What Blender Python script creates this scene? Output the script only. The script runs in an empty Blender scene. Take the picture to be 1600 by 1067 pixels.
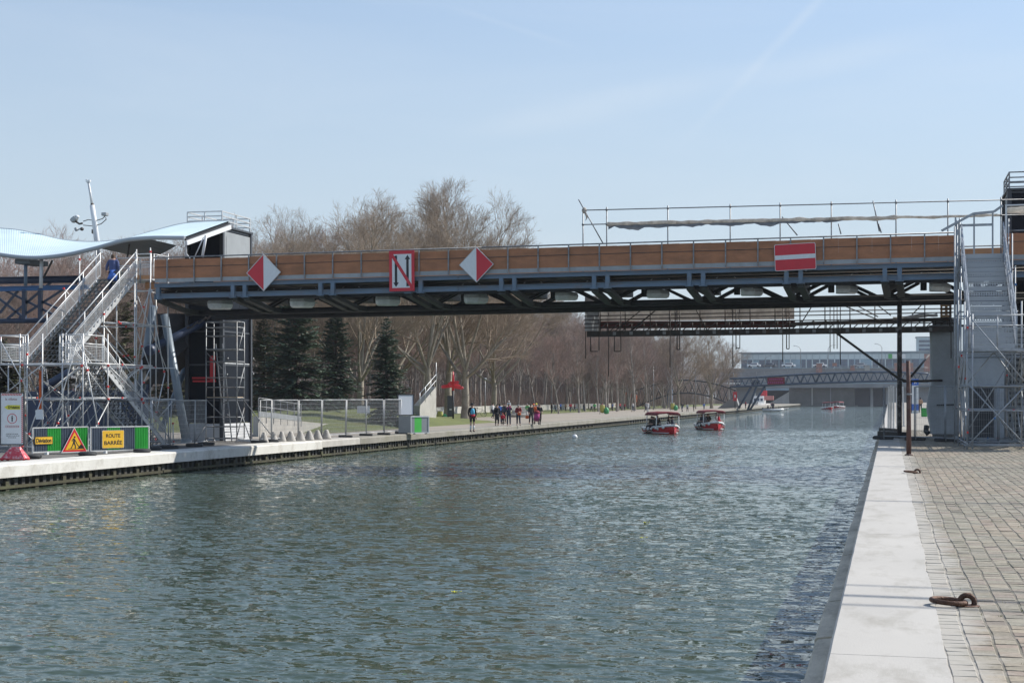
EXPOSURE = 0.20; SUN = 4.8; SKY = .14; SKYK = 6.6; SKY_DUST = .4; SKY_OZONE = 3.0; HORIZON = (.50, .58, .655); HAZE = .00017; WAVE = 1.75; WAVE_G = .66
import bpy, bmesh, math, random
from mathutils import Vector, Matrix, Euler, noise
import numpy as np
R = math.radians
rnd = random.Random(11)
S = bpy.context.scene
C = S.collection
V = Vector
# ------------------------------------------------------------------ survey helpers
# World: +Y runs up the canal, X to the right, right quay at z=0, camera 1.7 m above it.
F = 2400.0; TH = math.atan(590 / F); ST, CT = math.sin(TH), math.cos(TH)
CAMZ, HY = 1.7, 620
ZL, ZW = -0.4, -1.2          # left quay level, water level
XL = -26.5                   # left quay edge
SL = 0.0074                  # the bridge deck climbs gently towards the right bank
def ray(px, py):
    u = (px - 800) / F; v = (HY - py) / F
    return V((-ST + u * CT, CT + u * ST, v))
def atD(px, py, D): return V((0, 0, CAMZ)) + ray(px, py) * D
def atY(px, py, Y):
    d = ray(px, py); return V((0, 0, CAMZ)) + d * (Y / d.y)
def atZ(px, py, z):
    d = ray(px, py); return V((0, 0, CAMZ)) + d * ((z - CAMZ) / d.z)
def atX(px, py, X):
    d = ray(px, py); return V((0, 0, CAMZ)) + d * (X / d.x)
# ------------------------------------------------------------------ mesh builder
class MB:
    def __init__(s): s.v = []; s.f = []; s.m = []; s.sm = []
    def add(s, vs, fs, mi=0, smooth=False):
        n = len(s.v); s.v += [V(a) for a in vs]
        for f in fs:
            s.f.append([i + n for i in f]); s.m.append(mi); s.sm.append(smooth)
        return s
    def box(s, c, d, rot=None, mi=0):
        hx, hy, hz = d[0] / 2, d[1] / 2, d[2] / 2
        vs = [V((x, y, z)) for z in (-hz, hz) for y in (-hy, hy) for x in (-hx, hx)]
        if rot is not None: vs = [rot @ a for a in vs]
        c = V(c)
        return s.add([a + c for a in vs], [(0, 2, 3, 1), (4, 5, 7, 6), (0, 1, 5, 4), (2, 6, 7, 3), (0, 4, 6, 2), (1, 3, 7, 5)], mi)
    def bbox(s, a, b, mi=0):
        a, b = V(a), V(b)
        return s.box((a + b) / 2, [abs(b[i] - a[i]) for i in range(3)], None, mi)
    def cbox(s, c, d, bev=.02, rot=None, mi=0):
        # box with chamfered vertical and horizontal edges
        hx, hy, hz = d[0] / 2, d[1] / 2, d[2] / 2
        b = min(bev, hx * .9, hy * .9, hz * .9)
        vs = []; 
        for (k, z) in ((b, -hz), (0, -hz + b), (0, hz - b), (b, hz)):
            x, y = hx - k, hy - k
            for p in ((x - b, -y), (x, -y + b), (x, y - b), (x - b, y), (-x + b, y), (-x, y - b), (-x, -y + b), (-x + b, -y)):
                vs.append(V((p[0], p[1], z)))
        if rot is not None: vs = [rot @ a for a in vs]
        c = V(c); vs = [a + c for a in vs]
        fs = [tuple(reversed(range(8))), tuple(range(24, 32))]
        for r in range(3):
            for i in range(8):
                j = (i + 1) % 8
                fs.append((r * 8 + i, r * 8 + j, r * 8 + 8 + j, r * 8 + 8 + i))
        return s.add(vs, fs, mi)
    def bar(s, p, q, w, h, up=(0, 0, 1), mi=0):
        p, q = V(p), V(q); d = (q - p); L = d.length
        if L < 1e-6: return s
        d /= L; up = V(up)
        if abs(d.dot(up)) > .98: up = V((0, 1, 0)) if abs(d.y) < .9 else V((1, 0, 0))
        x = d.cross(up).normalized(); z = x.cross(d).normalized()
        vs = []
        for e in (p, q):
            for (a, b) in ((-1, -1), (1, -1), (1, 1), (-1, 1)): vs.append(e + x * (a * w / 2) + z * (b * h / 2))
        return s.add(vs, [(0, 1, 2, 3), (7, 6, 5, 4), (0, 4, 5, 1), (1, 5, 6, 2), (2, 6, 7, 3), (3, 7, 4, 0)], mi)
    def ibeam(s, p, q, w, h, t=.02, mi=0):
        p, q = V(p), V(q); d = (q - p).normalized(); x = d.cross(V((0, 0, 1)) if abs(d.z) < .9 else V((0, 1, 0))).normalized(); z = x.cross(d)
        s.bar(p + z * (h / 2 - t / 2), q + z * (h / 2 - t / 2), w, t, z, mi)
        s.bar(p - z * (h / 2 - t / 2), q - z * (h / 2 - t / 2), w, t, z, mi)
        return s.bar(p, q, t, h - 2 * t, z, mi)
    def path(s, pts, r, n=8, mi=0, caps=True, smooth=True, sq=1.0):
        pts = [V(a) for a in pts]; k = len(pts)
        rr = r if isinstance(r, (list, tuple)) else [r] * k
        base = len(s.v); prev = None
        for i in range(k):
            d = (pts[min(i + 1, k - 1)] - pts[max(i - 1, 0)])
            d = d.normalized() if d.length > 1e-9 else V((0, 0, 1))
            if prev is None:
                u = d.cross(V((0, 0, 1)) if abs(d.z) < .9 else V((1, 0, 0))).normalized()
            else:
                u = (prev - d * prev.dot(d)); u = u.normalized() if u.length > 1e-6 else d.orthogonal().normalized()
            prev = u; w = d.cross(u)
            for j in range(n):
                a = 2 * math.pi * j / n
                s.v.append(pts[i] + (u * math.cos(a) + w * (math.sin(a) * sq)) * rr[i])
        for i in range(k - 1):
            for j in range(n):
                jj = (j + 1) % n
                s.f.append([base + i * n + j, base + i * n + jj, base + (i + 1) * n + jj, base + (i + 1) * n + j]); s.m.append(mi); s.sm.append(smooth)
        if caps:
            s.f.append([base + j for j in reversed(range(n))]); s.m.append(mi); s.sm.append(False)
            s.f.append([base + (k - 1) * n + j for j in range(n)]); s.m.append(mi); s.sm.append(False)
        return s
    def tube(s, p, q, r, n=8, mi=0, r2=None, caps=True): return s.path([p, q], [r, r if r2 is None else r2], n, mi, caps)
    def prism(s, poly, ext, mi=0):
        n = len(poly); poly = [V(a) for a in poly]; ext = V(ext)
        fs = [tuple(reversed(range(n))), tuple(range(n, 2 * n))] + [(i, (i + 1) % n, n + (i + 1) % n, n + i) for i in range(n)]
        return s.add(poly + [a + ext for a in poly], fs, mi)
    def flat(s, M, poly, z0, z1, mi=0):
        # 2-d outline in the local frame M, from depth z0 to z1 along its normal
        n = M.to_3x3() @ V((0, 0, 1))
        return s.prism([M @ V((a[0], a[1], z0)) for a in poly], n * (z1 - z0), mi)
    def ring(s, M, po, pi, z0, z1, mi=0):
        n = len(po)
        for i in range(n):
            j = (i + 1) % n
            s.flat(M, [po[i], po[j], pi[j], pi[i]], z0, z1, mi)
        return s
    def ell(s, c, r, nu=10, nv=7, mi=0, rot=None, z0=-1, z1=1):
        c = V(c); vs = []; fs = []
        for i in range(nv + 1):
            z = z0 + (z1 - z0) * i / nv; z = math.sin(z * math.pi / 2); k = math.sqrt(max(0, 1 - z * z))
            for j in range(nu):
                a = 2 * math.pi * j / nu
                p = V((math.cos(a) * k * r[0], math.sin(a) * k * r[1], z * r[2]))
                vs.append((rot @ p if rot is not None else p) + c)
        for i in range(nv):
            for j in range(nu):
                jj = (j + 1) % nu
                fs.append((i * nu + j, i * nu + jj, i * nu + nu + jj, i * nu + nu + j))
        return s.add(vs, fs, mi, True)
    def lathe(s, c, prof, n=16, mi=0):
        c = V(c); vs = []; fs = []
        for (r, z) in prof:
            for j in range(n):
                a = 2 * math.pi * j / n; vs.append(c + V((r * math.cos(a), r * math.sin(a), z)))
        for i in range(len(prof) - 1):
            for j in range(n):
                jj = (j + 1) % n; fs.append((i * n + j, i * n + jj, i * n + n + jj, i * n + n + j))
        fs.append(tuple(reversed(range(n)))); fs.append(tuple(range((len(prof) - 1) * n, len(prof) * n)))
        return s.add(vs, fs, mi, True)
    def torus(s, c, Rr, r, rot=None, n=28, m=10, a0=0, a1=360, mi=0):
        pts = []
        k = n
        for i in range(k + 1):
            a = R(a0 + (a1 - a0) * i / k); p = V((math.cos(a) * Rr, math.sin(a) * Rr, 0))
            pts.append((rot @ p if rot is not None else p) + V(c))
        return s.path(pts, r, m, mi)
    def mesh(s, name, mats, off=V((0, 0, 0))):
        me = bpy.data.meshes.new(name)
        me.from_pydata([a - off for a in s.v], [], s.f)
        if not isinstance(mats, (list, tuple)): mats = [mats]
        for m in mats: me.materials.append(m)
        me.polygons.foreach_set('material_index', s.m)
        me.polygons.foreach_set('use_smooth', s.sm)
        me.update(); return me
    def build(s, name, mats, parent=None, org=None, label=None):
        off = V((0, 0, 0))
        if parent is not None: off = wloc(parent)
        elif org is not None: off = V(org)
        o = bpy.data.objects.new(name, s.mesh(name, mats, off)); C.objects.link(o)
        if parent is not None: o.parent = parent
        else: o.location = off
        if label: o['label'] = label
        return o
def wloc(o):
    p = V(o.location)
    while o.parent is not None: o = o.parent; p += V(o.location)
    return p
def tag(o, label, cat, group=None):
    o['label'] = label; o['category'] = cat
    if group: o['group'] = group
    return o
def thing(name, label, cat, loc=(0, 0, 0), group=None, rz=0):
    o = bpy.data.objects.new(name, None); C.objects.link(o); o.empty_display_size = .2
    o.location = loc; o.rotation_euler = (0, 0, rz)
    return tag(o, label, cat, group)
def struct(o, kind='structure'): o['kind'] = kind; return o
def dup(o, loc=None, rz=None, label=None, group=None, scale=None, parent=None):
    c = o.copy(); C.objects.link(c)
    if parent is not None: c.parent = parent
    if loc is not None: c.location = loc
    if rz is not None: c.rotation_euler = (0, 0, rz)
    if scale is not None: c.scale = (scale,) * 3 if not isinstance(scale, tuple) else scale
    if label: c['label'] = label
    if group: c['group'] = group
    for ch in list(o.children): dup(ch, parent=c)
    return c
def frame(p, r, u):
    r = V(r).normalized(); u = V(u); u = (u - r * u.dot(r)).normalized(); n = r.cross(u)
    M = Matrix((( r.x, u.x, n.x, p[0]), (r.y, u.y, n.y, p[1]), (r.z, u.z, n.z, p[2]), (0, 0, 0, 1)))
    return M
def text_part(name, string, mat, parent, M, size, width=None, depth=.004, height=None, bold=0.0):
    cu = bpy.data.curves.new('lettering', 'FONT'); cu.body = string; cu.size = size
    cu.align_x = 'CENTER'; cu.align_y = 'CENTER'; cu.extrude = depth; cu.offset = bold
    ob = bpy.data.objects.new('lettering', cu); C.objects.link(ob)
    bpy.context.view_layer.update()
    me = bpy.data.meshes.new_from_object(ob.evaluated_get(bpy.context.evaluated_depsgraph_get()))
    bpy.data.objects.remove(ob); bpy.data.curves.remove(cu)
    xs = [v.co.x for v in me.vertices]; ys = [v.co.y for v in me.vertices]
    cx, cy = (min(xs) + max(xs)) / 2, (min(ys) + max(ys)) / 2
    k = width / (max(xs) - min(xs)) if width else 1
    ky = height / (max(ys) - min(ys)) if height else k
    off = wloc(parent)
    for v in me.vertices:
        v.co = (M @ V(((v.co.x - cx) * k, (v.co.y - cy) * ky, v.co.z))) - off
    me.materials.clear(); me.materials.append(mat); me.name = name
    o = bpy.data.objects.new(name, me); C.objects.link(o); o.parent = parent
    return o
# ------------------------------------------------------------------ materials
def lnk(nt, a, b): nt.links.new(a, b)
def mat(name, col, rough=.6, metal=0.0, var=.18, scale=2.0, bump=0.0, bscale=25.0, col2=None, stain=None, stain_scale=1.2, stain_amt=.5, stretch=(1, 1, 1), spec=None, trans=None):
    m = bpy.data.materials.new(name); m.use_nodes = True; nt = m.node_tree; N = nt.nodes
    b = N['Principled BSDF']
    b.inputs['Roughness'].default_value = rough; b.inputs['Metallic'].default_value = metal
    if spec is not None: b.inputs['Specular IOR Level'].default_value = spec
    tc = N.new('ShaderNodeTexCoord'); mp = N.new('ShaderNodeMapping'); mp.inputs['Scale'].default_value = stretch
    lnk(nt, tc.outputs['Object'], mp.inputs['Vector'])
    n1 = N.new('ShaderNodeTexNoise'); n1.inputs['Scale'].default_value = scale; n1.inputs['Detail'].default_value = 6; n1.inputs['Roughness'].default_value = .65
    lnk(nt, mp.outputs[0], n1.inputs['Vector'])
    cr = N.new('ShaderNodeMapRange'); cr.inputs[1].default_value = .3; cr.inputs[2].default_value = .7
    lnk(nt, n1.outputs['Fac'], cr.inputs[0])
    c = V(col); lo = c * (1 - var); hi = c * (1 + var) if col2 is None else V(col2)
    mx = N.new('ShaderNodeMix'); mx.data_type = 'RGBA'
    mx.inputs[6].default_value = (*[max(0, x) for x in lo], 1); mx.inputs[7].default_value = (*[min(1, x) for x in hi], 1)
    lnk(nt, cr.outputs[0], mx.inputs[0]); out = mx.outputs[2]
    if stain is not None:
        n2 = N.new('ShaderNodeTexNoise'); n2.inputs['Scale'].default_value = stain_scale; n2.inputs['Detail'].default_value = 8; n2.inputs['Roughness'].default_value = .7
        lnk(nt, mp.outputs[0], n2.inputs['Vector'])
        r2 = N.new('ShaderNodeMapRange'); r2.inputs[1].default_value = .5; r2.inputs[2].default_value = .68; r2.inputs[4].default_value = stain_amt
        lnk(nt, n2.outputs['Fac'], r2.inputs[0])
        m2 = N.new('ShaderNodeMix'); m2.data_type = 'RGBA'; m2.inputs[7].default_value = (*stain, 1)
        lnk(nt, r2.outputs[0], m2.inputs[0]); lnk(nt, out, m2.inputs[6]); out = m2.outputs[2]
    lnk(nt, out, b.inputs['Base Color'])
    mr = N.new('ShaderNodeMapRange'); mr.inputs[3].default_value = max(.02, rough - .1); mr.inputs[4].default_value = min(1, rough + .12)
    lnk(nt, n1.outputs['Fac'], mr.inputs[0]); lnk(nt, mr.outputs[0], b.inputs['Roughness'])
    if bump:
        n3 = N.new('ShaderNodeTexNoise'); n3.inputs['Scale'].default_value = bscale; n3.inputs['Detail'].default_value = 5
        lnk(nt, mp.outputs[0], n3.inputs['Vector'])
        bp = N.new('ShaderNodeBump'); bp.inputs['Strength'].default_value = bump; bp.inputs['Distance'].default_value = .02
        lnk(nt, n3.outputs['Fac'], bp.inputs['Height']); lnk(nt, bp.outputs[0], b.inputs['Normal'])
    return m
K = {}
K['galv'] = mat('galvanised_steel', (.62, .63, .63), .42, .3, .25, 6, stain=(.2, .17, .14), stain_scale=3, stain_amt=.4)
K['galv_dull'] = mat('weathered_steel_tube', (.27, .28, .29), .5, .5, .3, 5, stain=(.12, .08, .06), stain_scale=4, stain_amt=.6)
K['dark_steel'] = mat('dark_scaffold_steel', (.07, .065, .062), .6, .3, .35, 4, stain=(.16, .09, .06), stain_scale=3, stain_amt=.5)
K['bridge_blue'] = mat('blue_grey_paint', (.14, .205, .28), .5, 0, .16, 1.3, stain=(.20, .15, .11), stain_scale=2.2, stain_amt=.5, stretch=(.5, 1, 1.6))
K['navy'] = mat('navy_blue_paint', (.03, .05, .10), .45, 0, .2, 2, stain=(.1, .1, .12), stain_scale=3, stain_amt=.3)
K['royal'] = mat('royal_blue_paint', (.05, .17, .40), .45, 0, .15, 2)
K['black_steel'] = mat('black_painted_steel', (.022, .025, .030), .55, 0, .3, 2, stain=(.06, .05, .045), stain_scale=2, stain_amt=.5)
K['raker'] = mat('dark_olive_steel', (.045, .052, .05), .6, 0, .25, 2)
K['ply'] = mat('brown_plywood', (.42, .182, .088), .65, 0, .22, 1.6, stain=(.25, .115, .055), stain_scale=.9, stain_amt=.6, stretch=(.6, 1, 1.8))
K['ply_new'] = mat('orange_plywood', (.52, .26, .12), .6, 0, .2, 2.5, stretch=(.6, 1, 2))
K['greystrip'] = mat('grey_toe_board', (.36, .38, .39), .5, 0, .15, 2)
K['red'] = mat('sign_red', (.64, .025, .045), .4, 0, .06, 3)
K['white'] = mat('white_paint', (.72, .74, .75), .45, 0, .06, 3, stain=(.5, .48, .44), stain_scale=3, stain_amt=.3)
K['signwhite'] = mat('sign_white', (.76, .79, .80), .4, 0, .05, 3, stain=(.6, .6, .57), stain_scale=2.5, stain_amt=.35)
K['black'] = mat('matt_black', (.012, .013, .018), .5, 0, .2, 3)
K['yellow'] = mat('sign_yellow', (.78, .46, .03), .4, 0, .06, 3)
K['lime'] = mat('sign_lime_yellow', (.72, .68, .06), .45, 0, .06, 3)
K['green'] = mat('barrier_green', (.03, .36, .05), .45, 0, .12, 3)
K['slate'] = mat('barrier_slate', (.075, .10, .135), .5, 0, .12, 3)
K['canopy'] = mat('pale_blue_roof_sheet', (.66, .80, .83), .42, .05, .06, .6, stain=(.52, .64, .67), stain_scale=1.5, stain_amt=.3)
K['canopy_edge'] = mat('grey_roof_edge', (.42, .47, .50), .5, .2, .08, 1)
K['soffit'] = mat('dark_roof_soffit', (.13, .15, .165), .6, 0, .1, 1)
K['glass'] = mat('black_glass', (.012, .015, .022), .3, 0, .2, .8, spec=.05)
K['greypanel'] = mat('grey_panel', (.33, .35, .36), .5, .2, .1, 1, stain=(.25, .26, .27), stain_scale=1.2, stain_amt=.4)
K['darkpanel'] = mat('dark_panel', (.05, .055, .065), .4, .1, .2, 1)
K['corr'] = mat('white_corrugated_metal', (.68, .69, .70), .45, .15, .08, 2, stain=(.42, .4, .37), stain_scale=1.5, stain_amt=.35)
K['column'] = mat('grey_blue_column_paint', (.21, .26, .31), .4, .1, .1, 1.2, stain=(.12, .15, .18), stain_scale=1.5, stain_amt=.3)
K['concrete'] = mat('pale_concrete', (.46, .44, .40), .85, 0, .12, 1.2, .5, 30, stain=(.33, .31, .27), stain_scale=.8, stain_amt=.5)
K['kerb_white'] = mat('white_quay_concrete', (.66, .645, .60), .85, 0, .08, .8, .5, 20, stain=(.34, .31, .26), stain_scale=1.1, stain_amt=.62)
K['kerb_grey'] = mat('old_quay_stone', (.25, .235, .20), .9, 0, .22, .9, .8, 14, stain=(.17, .165, .11), stain_scale=.5, stain_amt=.75)
K['pile'] = mat('dark_sheet_pile', (.05, .05, .045), .8, 0, .4, 3, .5, 20, stain=(.09, .08, .04), stain_scale=2, stain_amt=.7)
K['waler'] = mat('algae_stained_timber', (.055, .05, .028), .85, 0, .4, 4, .6, 30, stain=(.1, .11, .05), stain_scale=2, stain_amt=.7, stretch=(1, .3, 1))
K['rubber'] = mat('black_rubber', (.035, .037, .04), .75, 0, .25, 5, .4, 30)
K['block'] = mat('fence_block_dark', (.05, .052, .055), .8, 0, .25, 5, .3, 30)
K['rust'] = mat('rusty_iron', (.085, .048, .036), .62, .45, .45, 18, .6, 60, col2=(.20, .10, .06), stain=(.05, .04, .04), stain_scale=9, stain_amt=.7)
K['rustpole'] = mat('rusty_pole_iron', (.10, .05, .04), .7, .2, .4, 8, .5, 40, stain=(.22, .20, .19), stain_scale=2.5, stain_amt=.5)
K['tarp'] = mat('grey_tarpaulin', (.48, .52, .56), .6, 0, .12, 1.2, .5, 5, stain=(.32, .35, .38), stain_scale=1.5, stain_amt=.5)
K['plastic'] = mat('dirty_white_sheeting', (.74, .71, .65), .55, 0, .2, 4, .7, 14, stain=(.33, .29, .24), stain_scale=3, stain_amt=.6)
K['clearfilm'] = mat('greyish_plastic_film', (.36, .38, .40), .4, 0, .2, 5, .7, 14)
K['redsteel'] = mat('oxide_red_steel', (.17, .045, .035), .6, .1, .3, 2, stain=(.07, .05, .045), stain_scale=1.6, stain_amt=.7)
K['oldsheet'] = mat('grey_beige_old_sheeting', (.36, .34, .30), .6, 0, .3, 2.5, .7, 10, stain=(.15, .13, .11), stain_scale=1.2, stain_amt=.75)
K['foil'] = mat('silver_foil_duct', (.82, .87, .90), .3, .15, .12, 5, .6, 9)
K['wood'] = mat('raw_timber', (.48, .33, .18), .75, 0, .25, 6, .4, 20)
K['couple'] = mat('red_coupler', (.62, .04, .035), .5, 0, .1, 4)
K['tread'] = mat('steel_tread_plate', (.12, .125, .13), .5, .5, .2, 5)
K['treadlight'] = mat('pale_steel_stringer', (.62, .63, .63), .45, .3, .12, 5)
K['signred'] = mat('bright_red_paint', (.58, .02, .03), .4, 0, .1, 2)
K['bell'] = mat('cast_grey_bell', (.42, .40, .37), .7, 0, .2, 5, .5, 25, stain=(.26, .23, .2), stain_scale=2.5, stain_amt=.6)
K['lock'] = mat('lock_stone', (.15, .145, .135), .9, 0, .22, .35, .6, 2, stain=(.10, .095, .085), stain_scale=.15, stain_amt=.6)
K['deckconc'] = mat('road_bridge_concrete', (.27, .275, .28), .85, 0, .1, .2, stain=(.2, .2, .2), stain_scale=.12, stain_amt=.5)
K['opening_shade'] = mat('painted_opening_shade', (.015, .02, .035), .8, 0, .2, .5)
K['farglass'] = mat('facade_glazing', (.20, .30, .37), .12, 0, .3, .2, spec=.6)
K['farwin'] = mat('dark_window_glass', (.05, .08, .13), .1, 0, .4, .25, spec=.6)
K['farpanel'] = mat('facade_panel', (.50, .58, .60), .5, .1, .1, .3)
K['farroof'] = mat('facade_roof_edge', (.22, .27, .30), .6, 0, .1, .3)
K['brick'] = mat('brick_pink', (.40, .20, .16), .8, 0, .15, .5)
K['boatred'] = mat('boat_red_gelcoat', (.56, .02, .03), .18, 0, .06, 2, spec=.5)
K['gel'] = mat('white_gelcoat', (.78, .78, .76), .25, 0, .05, 2)
K['bimini'] = mat('dark_red_canvas', (.16, .016, .022), .8, 0, .15, 3, .3, 15)
K['signboard'] = mat('grey_white_board', (.62, .65, .69), .5, 0, .04, 1.5)
K['chips'] = mat('chipped_red_paint', (.62, .06, .09), .55, 0, .1, 4, .3, 20, stain=(.75, .70, .68), stain_scale=7, stain_amt=.95)
K['bark_plane'] = mat('plane_bark', (.25, .21, .165), .85, 0, .25, 1.4, .5, 10, col2=(.40, .36, .28), stain=(.14, .11, .09), stain_scale=2, stain_amt=.6)
K['twig_plane'] = mat('plane_twigs', (.29, .225, .165), .85, 0, .3, .6)
K['bark_wood'] = mat('pale_woodland_bark', (.31, .275, .24), .85, 0, .3, 1.2, .4, 10, stain=(.10, .085, .08), stain_scale=1.6, stain_amt=.6)
K['twig_wood'] = mat('reddish_bare_twigs', (.225, .165, .135), .85, 0, .32, .5)
K['twig_pink'] = mat('pinkish_budding_twigs', (.30, .205, .175), .85, 0, .3, .5)
K['needle'] = mat('blue_green_needles', (.032, .066, .042), .6, 0, .45, .9, col2=(.10, .155, .095))
K['needle_olive'] = mat('olive_needles', (.055, .068, .026), .6, 0, .4, .9, col2=(.11, .12, .05))
K['bark_dark'] = mat('dark_conifer_bark', (.07, .05, .04), .9, 0, .3, 2)
K['bin_yellow'] = mat('bin_bag_yellow', (.45, .42, .10), .5, 0, .15, 4)
K['bin_green'] = mat('bin_bag_green', (.05, .30, .11), .5, 0, .15, 4)
K['skin'] = mat('skin', (.50, .31, .23), .55, 0, .08, 6)
def cloth(name, col, var=.18): 
    if name not in K: K[name] = mat(name, col, .85, 0, var, 6, .3, 30)
    return K[name]
for n_, c_ in dict(c_black=(.015, .015, .018), c_navy=(.02, .028, .055), c_blue=(.06, .16, .52), c_sky=(.10, .42, .62), c_red=(.50, .02, .045), c_burg=(.22, .02, .03),
                   c_grey=(.12, .125, .135), c_light=(.45, .45, .45), c_white=(.72, .72, .70), c_brown=(.10, .06, .04), c_pink=(.42, .05, .20), c_orange=(.70, .13, .03),
                   c_jean=(.04, .065, .12), c_tan=(.45, .27, .16), c_green=(.08, .40, .12), c_hair=(.03, .02, .015), c_hair2=(.10, .06, .035), c_greyhair=(.3, .29, .28), c_yellow=(.80, .70, .12), c_charcoal=(.04, .038, .036), c_dusk=(.075, .10, .22)).items(): cloth(n_, c_)

def translucent(m, amt):
    # thin sheeting lets part of the light through
    nt = m.node_tree; N = nt.nodes; b = N['Principled BSDF']; t = N.new('ShaderNodeBsdfTranslucent'); mx = N.new('ShaderNodeMixShader'); mx.inputs[0].default_value = amt
    src = b.inputs['Base Color'].links[0].from_socket; lnk(nt, src, t.inputs['Color']); lnk(nt, b.outputs[0], mx.inputs[1]); lnk(nt, t.outputs[0], mx.inputs[2]); lnk(nt, mx.outputs[0], N['Material Output'].inputs['Surface'])
translucent(K['plastic'], .6); translucent(K['clearfilm'], .55); translucent(K['oldsheet'], .3)
# ------------------------------------------------------------------ people
def skin_mesh(name, pts, edges, rad, mats, sub=1):
    me = bpy.data.meshes.new(name); me.from_pydata(pts, edges, [])
    ob = bpy.data.objects.new(name, me); C.objects.link(ob)
    ob.modifiers.new('s', 'SKIN')
    for i, sv in enumerate(me.skin_vertices[0].data):
        r = rad[i]; sv.radius = r if isinstance(r, tuple) else (r, r); sv.use_root = (i == 0)
    ob.modifiers[0].use_smooth_shade = True
    md = ob.modifiers.new('d', 'SUBSURF'); md.levels = sub; md.render_levels = sub
    bpy.context.view_layer.update()
    out = bpy.data.meshes.new_from_object(ob.evaluated_get(bpy.context.evaluated_depsgraph_get()))
    bpy.data.objects.remove(ob); bpy.data.meshes.remove(me)
    out.name = name; out.materials.clear(); out.materials.append(mats)
    return out
# joints of a standing 1.75 m adult facing -Y (x to the figure's left is +x)
BASE = dict(pel=(0, 0, .95), chest=(0, .01, 1.27), nb=(0, .02, 1.46), head=(0, -.015, 1.60), top=(0, 0, 1.72),
            shL=(.185, .01, 1.415), elL=(.235, .03, 1.13), wrL=(.225, -.05, .90), shR=(-.185, .01, 1.415), elR=(-.235, .03, 1.13), wrR=(-.225, -.05, .90),
            hiL=(.095, 0, .90), knL=(.105, -.02, .50), anL=(.105, .03, .085), hiR=(-.095, 0, .90), knR=(-.105, -.02, .50), anR=(-.105, .03, .085))
def pose(**kw):
    d = {k: V(a) for k, a in BASE.items()}
    for k, a in kw.items(): d[k] = V(a)
    return d
P_STAND = pose()
P_WALK = pose(elL=(.24, -.06, 1.15), wrL=(.21, -.24, .98), elR=(-.24, .12, 1.16), wrR=(-.22, .12, .92), knL=(.1, -.02, .50), anL=(.10, .24, .13), knR=(-.1, -.17, .53), anR=(-.1, -.22, .085))
P_WALK2 = pose(elR=(-.24, -.06, 1.15), wrR=(-.21, -.24, .98), elL=(.24, .12, 1.16), wrL=(.22, .12, .92), knR=(-.1, -.02, .50), anR=(-.10, .24, .13), knL=(.1, -.17, .53), anL=(.1, -.22, .085))
P_PHONE = pose(head=(0, -.06, 1.585), top=(0, -.04, 1.71), elL=(.22, -.02, 1.14), wrL=(.06, -.20, 1.14), elR=(-.22, -.02, 1.14), wrR=(-.06, -.20, 1.12))
P_BAG = pose(elL=(.24, .0, 1.15), wrL=(.10, -.22, 1.10), elR=(-.235, .03, 1.13), wrR=(-.14, -.17, 1.02), anL=(.14, -.02, .085), anR=(-.1, .10, .085))
P_HOLDUP = pose(elL=(.25, -.1, 1.24), wrL=(.19, -.12, 1.47), elR=(-.25, -.1, 1.24), wrR=(-.19, -.12, 1.47))
P_PUSH = pose(elL=(.22, -.08, 1.16), wrL=(.18, -.33, 1.06), elR=(-.22, -.08, 1.16), wrR=(-.18, -.33, 1.06), knR=(-.1, -.13, .52), anR=(-.1, -.16, .085), anL=(.1, .2, .11))
P_SIT = pose(pel=(0, 0, .13), chest=(0, -.02, .46), nb=(0, .0, .64), head=(0, -.04, .78), top=(0, -.02, .90), shL=(.185, -.01, .60), elL=(.23, -.05, .33), wrL=(.13, -.27, .28),
             shR=(-.185, -.01, .60), elR=(-.23, -.05, .33), wrR=(-.13, -.27, .28), hiL=(.095, -.02, .10), knL=(.12, -.44, .12), anL=(.12, -.40, -.30), hiR=(-.095, -.02, .10), knR=(-.12, -.44, .12), anR=(-.12, -.40, -.30))
P_SITLEAN = pose(**{k: a for k, a in P_SIT.items()})
P_SITLEAN.update(chest=V((.03, -.08, .45)), nb=V((.06, -.13, .62)), head=V((.09, -.19, .75)), top=V((.10, -.20, .87)), shL=V((.24, -.11, .57)), shR=V((-.12, -.13, .59)))
P_CLIMB = pose(pel=(0, -.02, .96), chest=(.02, -.09, 1.27), nb=(.03, -.13, 1.45), head=(.04, -.19, 1.58), top=(.04, -.18, 1.70), shL=(.21, -.12, 1.40), shR=(-.155, -.12, 1.41), elL=(.30, -.10, 1.14), wrL=(.33, -.28, 1.02),
               elR=(-.21, -.06, 1.13), wrR=(-.19, -.16, .92), knR=(-.1, -.26, .68), anR=(-.1, -.22, .27), knL=(.1, -.03, .50), anL=(.1, .08, .09))
P_CHILD = pose(wrL=(.30, -.06, .86), elL=(.29, .02, 1.12))
P_SHOULDER = pose(**{k: a for k, a in P_SIT.items()})
P_SHOULDER.update(knL=V((.20, -.30, .02)), anL=V((.16, -.30, -.34)), knR=V((-.20, -.30, .02)), anR=V((-.16, -.30, -.34)))
def limb(d, a, b): return V(d[a]), V(d[b])
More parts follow.
